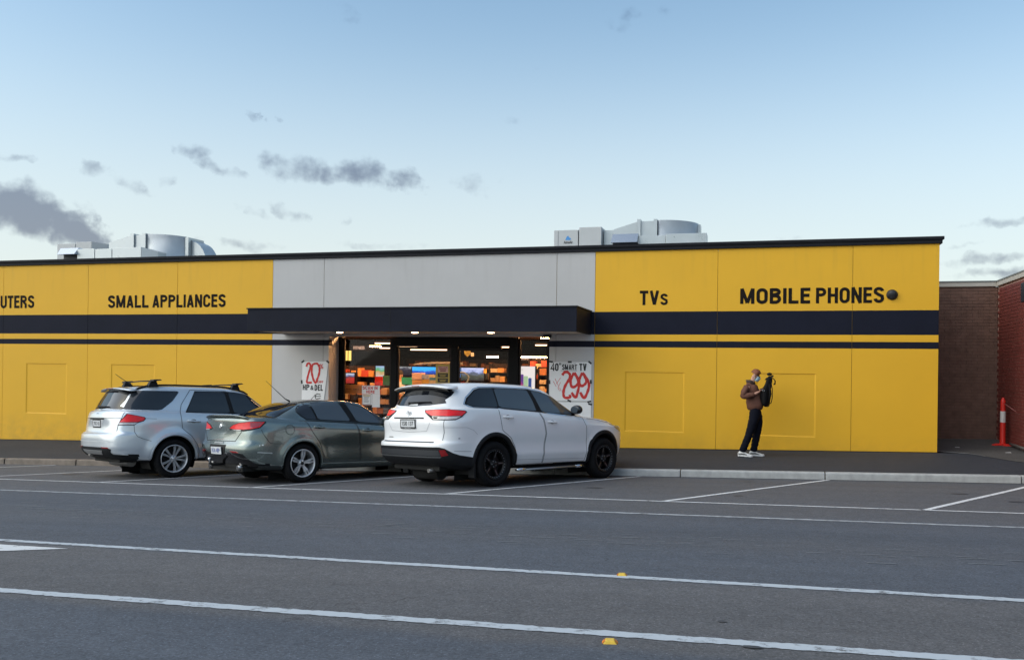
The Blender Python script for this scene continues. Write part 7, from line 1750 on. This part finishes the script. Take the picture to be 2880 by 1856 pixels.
# hair cap
hv = []; hf = []; nu, nv = 22, 12
for i in range(nv + 1):
    for k in range(nu):
        th = math.pi * .56 * i / nv; ph = 2 * math.pi * k / nu
        d = (fu * math.cos(th) + (fd * math.cos(ph) + Vector((0, 1, 0)) * math.sin(ph)) * math.sin(th))
        front = max(0, d.dot(fd)); r = .103 + .008 * mnoise.noise(d * 6) + .006 * mnoise.noise(d * 17)
        if front > .45 and d.dot(fu) < .55: r = .080
        p = hc + fu * .010 - fd * .012 + Vector((d.x * r, d.y * r * .86, d.z * r)); hv.append(p)
for i in range(nv):
    for k in range(nu): hf.append((i * nu + k, i * nu + (k + 1) % nu, (i + 1) * nu + (k + 1) % nu, (i + 1) * nu + k))
mb = MB(); mb.add(hv, hf, 0, True); mb.build('hair', M_HAIR, person)
# mask: curved pleated sheet over nose and mouth with ear loops
mv = []; mf = []
for i in range(9):
    for k in range(11):
        a = (k / 10 - .5) * 2.3; v = (i / 8 - .5)
        bul = .014 * math.cos(v * 3) + .004 * math.sin(i * 2.4)
        c0 = hc + fd * .028 - fu * (.050 + v * .105)
        p = c0 + fd * (math.cos(a) * (.088 + bul)) + Vector((0, math.sin(a) * .080, 0)); mv.append(p)
for i in range(8):
    for k in range(10): mf.append((i * 11 + k, i * 11 + k + 1, (i + 1) * 11 + k + 1, (i + 1) * 11 + k))
mb = MB(); mb.add(mv, mf, 0, True); mk = mb.build('face_mask', M_MASK, person); so = mk.modifiers.new('thick', 'SOLIDIFY'); so.thickness = .004; so.offset = 1
mb = MB()
for sy in (-1, 1):
    for ii in (0, 8): mb.tube([mv[ii * 11 + (0 if sy < 0 else 10)], hc + Vector((-.012, sy * .088, -.012 + (.02 if ii == 0 else -.03)))], .003, 5)
mb.build('ear_loops', pmat('loop_white', (.6, .6, .6), .7), person)
# jacket with open collar
Jk = [(.085, 0, .915, .140, .185), (.060, 0, 1.10, .150, .190), (.010, 0, 1.28, .158, .205), (-.040, 0, 1.42, .138, .190), (-.038, 0, 1.515, .090, .115),
      (-.070, -.165, 1.445, .092, .092), (-.122, -.232, 1.31, .078, .078), (-.138, -.240, 1.235, .072, .072), (.02, -.212, 1.262, .064, .064), (.110, -.172, 1.302, .048, .048),
      (-.060, .165, 1.445, .092, .092), (-.035, .238, 1.27, .068, .068), (.06, .228, 1.25, .060, .060), (.15, .155, 1.345, .052, .052), (.20, .115, 1.385, .040, .040)]
Bk = [(0, 1), (1, 2), (2, 3), (3, 4), (3, 5), (5, 6), (6, 7), (7, 8), (8, 9), (3, 10), (10, 11), (11, 12), (12, 13), (13, 14)]
mj = skin_mesh('jacket', Jk, Bk, M_JKT, 2)
for v in mj.vertices:
    n_ = mnoise.noise(Vector(v.co) * 14); v.co += v.normal * (.012 * n_ + .006 * math.sin(v.co.z * 60 + v.co.x * 25 + 3 * n_))
link('jacket', mj, person)
mb = MB(); ring = []
for i in range(25):
    a = 2 * math.pi * i / 24; op = max(0, math.cos(a)) ** 3
    ring.append(((-.020 + .078 * math.cos(a), .080 * math.sin(a), 1.485 - .05 * op), (-.020 + .088 * math.cos(a) - .012, .092 * math.sin(a), 1.575 - .095 * op)))
vs = [p for r_ in ring for p in r_]; mb.add(vs, [(2 * i, 2 * i + 2, 2 * i + 3, 2 * i + 1) for i in range(24)], 0, True)
o = mb.build('jacket_collar', pmat('collar_dark', (.045, .028, .022), .8), person); so = o.modifiers.new('t', 'SOLIDIFY'); so.thickness = .012
# trousers
Jt = [(.075, 0, 1.08, .115, .150), (.085, 0, .90, .135, .165), (.068, -.085, .80, .118, .118), (.040, -.10, .68, .102, .102), (-.012, -.11, .50, .084, .084), (-.080, -.12, .30, .078, .078), (-.150, -.125, .13, .074, .074), (-.165, -.125, .085, .076, .076),
      (.105, .085, .80, .118, .118), (.112, .09, .68, .102, .102), (.092, .10, .50, .084, .084), (.058, .10, .30, .078, .078), (.022, .105, .13, .074, .074), (.015, .105, .085, .076, .076)]
Bt = [(0, 1), (1, 2), (2, 3), (3, 4), (4, 5), (5, 6), (6, 7), (1, 8), (8, 9), (9, 10), (10, 11), (11, 12), (12, 13)]
mt_ = skin_mesh('trousers', Jt, Bt, M_TRS, 2)
for v in mt_.vertices: v.co += v.normal * (.006 * mnoise.noise(Vector(v.co) * 16) + .003 * math.sin(v.co.z * 75 + v.co.y * 30))
link('trousers', mt_, person)
# shoes
for (ax, ay, ang, nm) in ((-.165, -.125, -.18, 'a'), (.01, .105, .06, 'b')):
    vs = []; prof = [(-.075, .034, .085), (-.055, .042, .105), (-.01, .044, .110), (.05, .044, .095), (.11, .050, .070), (.17, .050, .055), (.215, .040, .045), (.235, .018, .032)]
    for (x, w, h) in prof:
        for k in range(12):
            a = 2 * math.pi * k / 12; y_ = w * math.cos(a); z_ = .018 + (h - .018) * .5 * (1 + math.sin(a)); vs.append((x, y_, z_))
    fs = [(i * 12 + k, i * 12 + (k + 1) % 12, (i + 1) * 12 + (k + 1) % 12, (i + 1) * 12 + k) for i in range(7) for k in range(12)] + [tuple(range(12))[::-1], tuple(range(84, 96))]
    Ms = Matrix.Translation((ax, ay, .0)) @ Matrix.Rotation(ang, 4, 'Z')
    mb = MB(); mb.add(vs, fs, 0, True, Ms); o = mb.build('shoe', M_SHOE, person)
    mb = MB(); P_ = [(x, w + .006) for x, w, h in prof] + [(x, -w - .006) for x, w, h in prof[::-1]]; mb.prism(P_, 0, .028, M=Ms); mb.build('sole', M_SHOE, o, bevel=.004)
    mb = MB()
    for sy in (-1, 1): mb.tube([Ms @ Vector((-.05, sy * .043, .05)), Ms @ Vector((.05, sy * .047, .058)), Ms @ Vector((.13, sy * .050, .040))], [.010, .012, .006], 6)
    mb.box(-.02, .05, -.02, .02, .100, .110, M=Ms); mb.build('shoe_stripe', M_SHOEK, o)
# phone in the right hand
ph = empty('phone', (0, 0, 0), 'dark phone in the hand of the person by the wall', 'phone')
PM = person.matrix_world if False else (Matrix.Translation((PX, PY, path_z(PX, PY))) @ Matrix.Rotation(math.radians(-12), 4, 'Z'))
ph.matrix_world = PM @ Matrix.Translation((.225, -.085, 1.385)) @ Matrix.Rotation(math.radians(-52), 4, 'Y')
mb = MB(); mb.box(-.036, .036, -.074, .074, -.004, .004); mb.build('phone_case', M_SHOEK, ph, bevel=.003)
mb = MB(); mb.box(-.033, .033, -.070, .070, .0042, .0048); mb.build('phone_screen', M_GLASS, ph)
# black bag held against the chest
bag = empty('bag', (0, 0, 0), 'black backpack held up against the chest, straps hanging', 'bag')
bag.matrix_world = PM
prof = [(1.03, .30, .030, .09), (1.05, .285, .062, .13), (1.13, .270, .088, .145), (1.25, .262, .100, .145), (1.36, .272, .098, .13), (1.45, .310, .072, .105), (1.54, .340, .062, .090), (1.62, .352, .050, .078), (1.66, .352, .020, .05)]
vs = []; n = 18
for (z, cx, rx, ry) in prof:
    for k in range(n):
        a = 2 * math.pi * k / n; w = 1 + .20 * mnoise.noise(Vector((math.cos(a) * 2, math.sin(a) * 2, z * 6))); vs.append((cx + rx * math.cos(a) * w, .0 + ry * math.sin(a) * w, z))
fs = [(i * n + k, i * n + (k + 1) % n, (i + 1) * n + (k + 1) % n, (i + 1) * n + k) for i in range(len(prof) - 1) for k in range(n)] + [tuple(range(n))[::-1], tuple(range((len(prof) - 1) * n, len(prof) * n))]
mb = MB(); mb.add(vs, fs, 0, True); mb.build('bag_body', M_BAG, bag)
mb = MB(); mb.hexa([(.265, -.06, 1.575), (.425, -.06, 1.650), (.425, .06, 1.650), (.265, .06, 1.575), (.275, -.04, 1.61), (.415, -.04, 1.68), (.415, .04, 1.68), (.275, .04, 1.61)]); mb.build('bag_flap', M_BAG, bag)
mb = MB(); mb.lathe([(0, 0), (.03, .004), (.052, .02), (.05, .045), (.02, .062), (0, .064)], 14, M=Matrix.Translation((.345, 0, 1.665))); mb.build('bag_top', M_BAG, bag)
mb = MB(); mb.tube([(.37, -.06, 1.62), (.44, -.06, 1.61), (.475, -.06, 1.56), (.470, -.06, 1.50), (.445, -.06, 1.49)], [.010, .010, .011, .017, .017], 6); mb.build('strap_loop', M_BAG, bag)
mb = MB(); mb.tube([(.39, -.08, 1.56), (.425, -.09, 1.40), (.425, -.09, 1.22), (.405, -.085, 1.12), (.35, -.08, 1.075), (.31, -.08, 1.09)], .010, 6); mb.build('strap', M_BAG, bag)
mb = MB(); mb.tube([(.36, -.075, 1.50), (.385, -.09, 1.30), (.36, -.095, 1.12)], [.02, .026, .02], 8); mb.build('strap', M_BAG, bag)
for (x, z) in ((.245, 1.365), (.275, 1.36)):
    mb = MB(); mb.lathe([(0, -.006), (.008, -.003), (.009, .002)], 8, axis='Y', M=Matrix.Translation((x, -.148, z))); mb.build('buckle', M_CHROME, bag)
# shop assistant seen through the door
asst = empty('person', (-10.18, 24.0, zf), 'shop assistant in a white top seen through the middle door', 'person')
Ja = [(0, 0, .95, .11, .15), (0, 0, 1.15, .10, .14), (0, 0, 1.38, .12, .17), (0, 0, 1.50, .055), (.01, 0, 1.57, .05), (.02, 0, 1.65, .085, .075), (.02, 0, 1.72, .085, .075), (0, -.19, 1.42, .06), (-.03, -.23, 1.2, .05), (.10, -.2, 1.08, .04), (0, .19, 1.42, .06), (-.03, .23, 1.2, .05), (.10, .2, 1.08, .04), (0, -.09, .8, .10), (0, -.1, .45, .07), (0, -.1, .06, .05), (.12, -.1, .04, .04), (0, .09, .8, .10), (0, .1, .45, .07), (0, .1, .06, .05), (.12, .1, .04, .04)]
Ba = [(0, 1), (1, 2), (2, 3), (3, 4), (4, 5), (5, 6), (2, 7), (7, 8), (8, 9), (2, 10), (10, 11), (11, 12), (0, 13), (13, 14), (14, 15), (15, 16), (0, 17), (17, 18), (18, 19), (19, 20)]
Ja = [tuple(j) if len(j) > 4 else (*j, j[3]) for j in Ja]
link('body', skin_mesh('body', Ja, Ba, M_SKIN, 1), asst)
Jb = [(0, 0, 1.0, .13, .175), (0, 0, 1.2, .125, .165), (0, 0, 1.38, .14, .19), (0, 0, 1.47, .09, .12), (0, -.20, 1.42, .078, .078), (-.03, -.235, 1.22, .068, .068), (0, .20, 1.42, .078, .078), (-.03, .235, 1.22, .068, .068)]
link('shirt', skin_mesh('shirt', Jb, [(0, 1), (1, 2), (2, 3), (2, 4), (4, 5), (2, 6), (6, 7)], pmat('white_shirt', (.75, .76, .80), .7), 1), asst)
mb = MB(); mb.lathe([(.0, 1.815), (.06, 1.80), (.095, 1.74), (.095, 1.68)], 14, M=Matrix.Translation((.005, 0, 0)) @ Matrix.Diagonal((1, .9, 1, 1))); mb.build('hair', pmat('dark_hair', (.02, .014, .01), .6), asst)
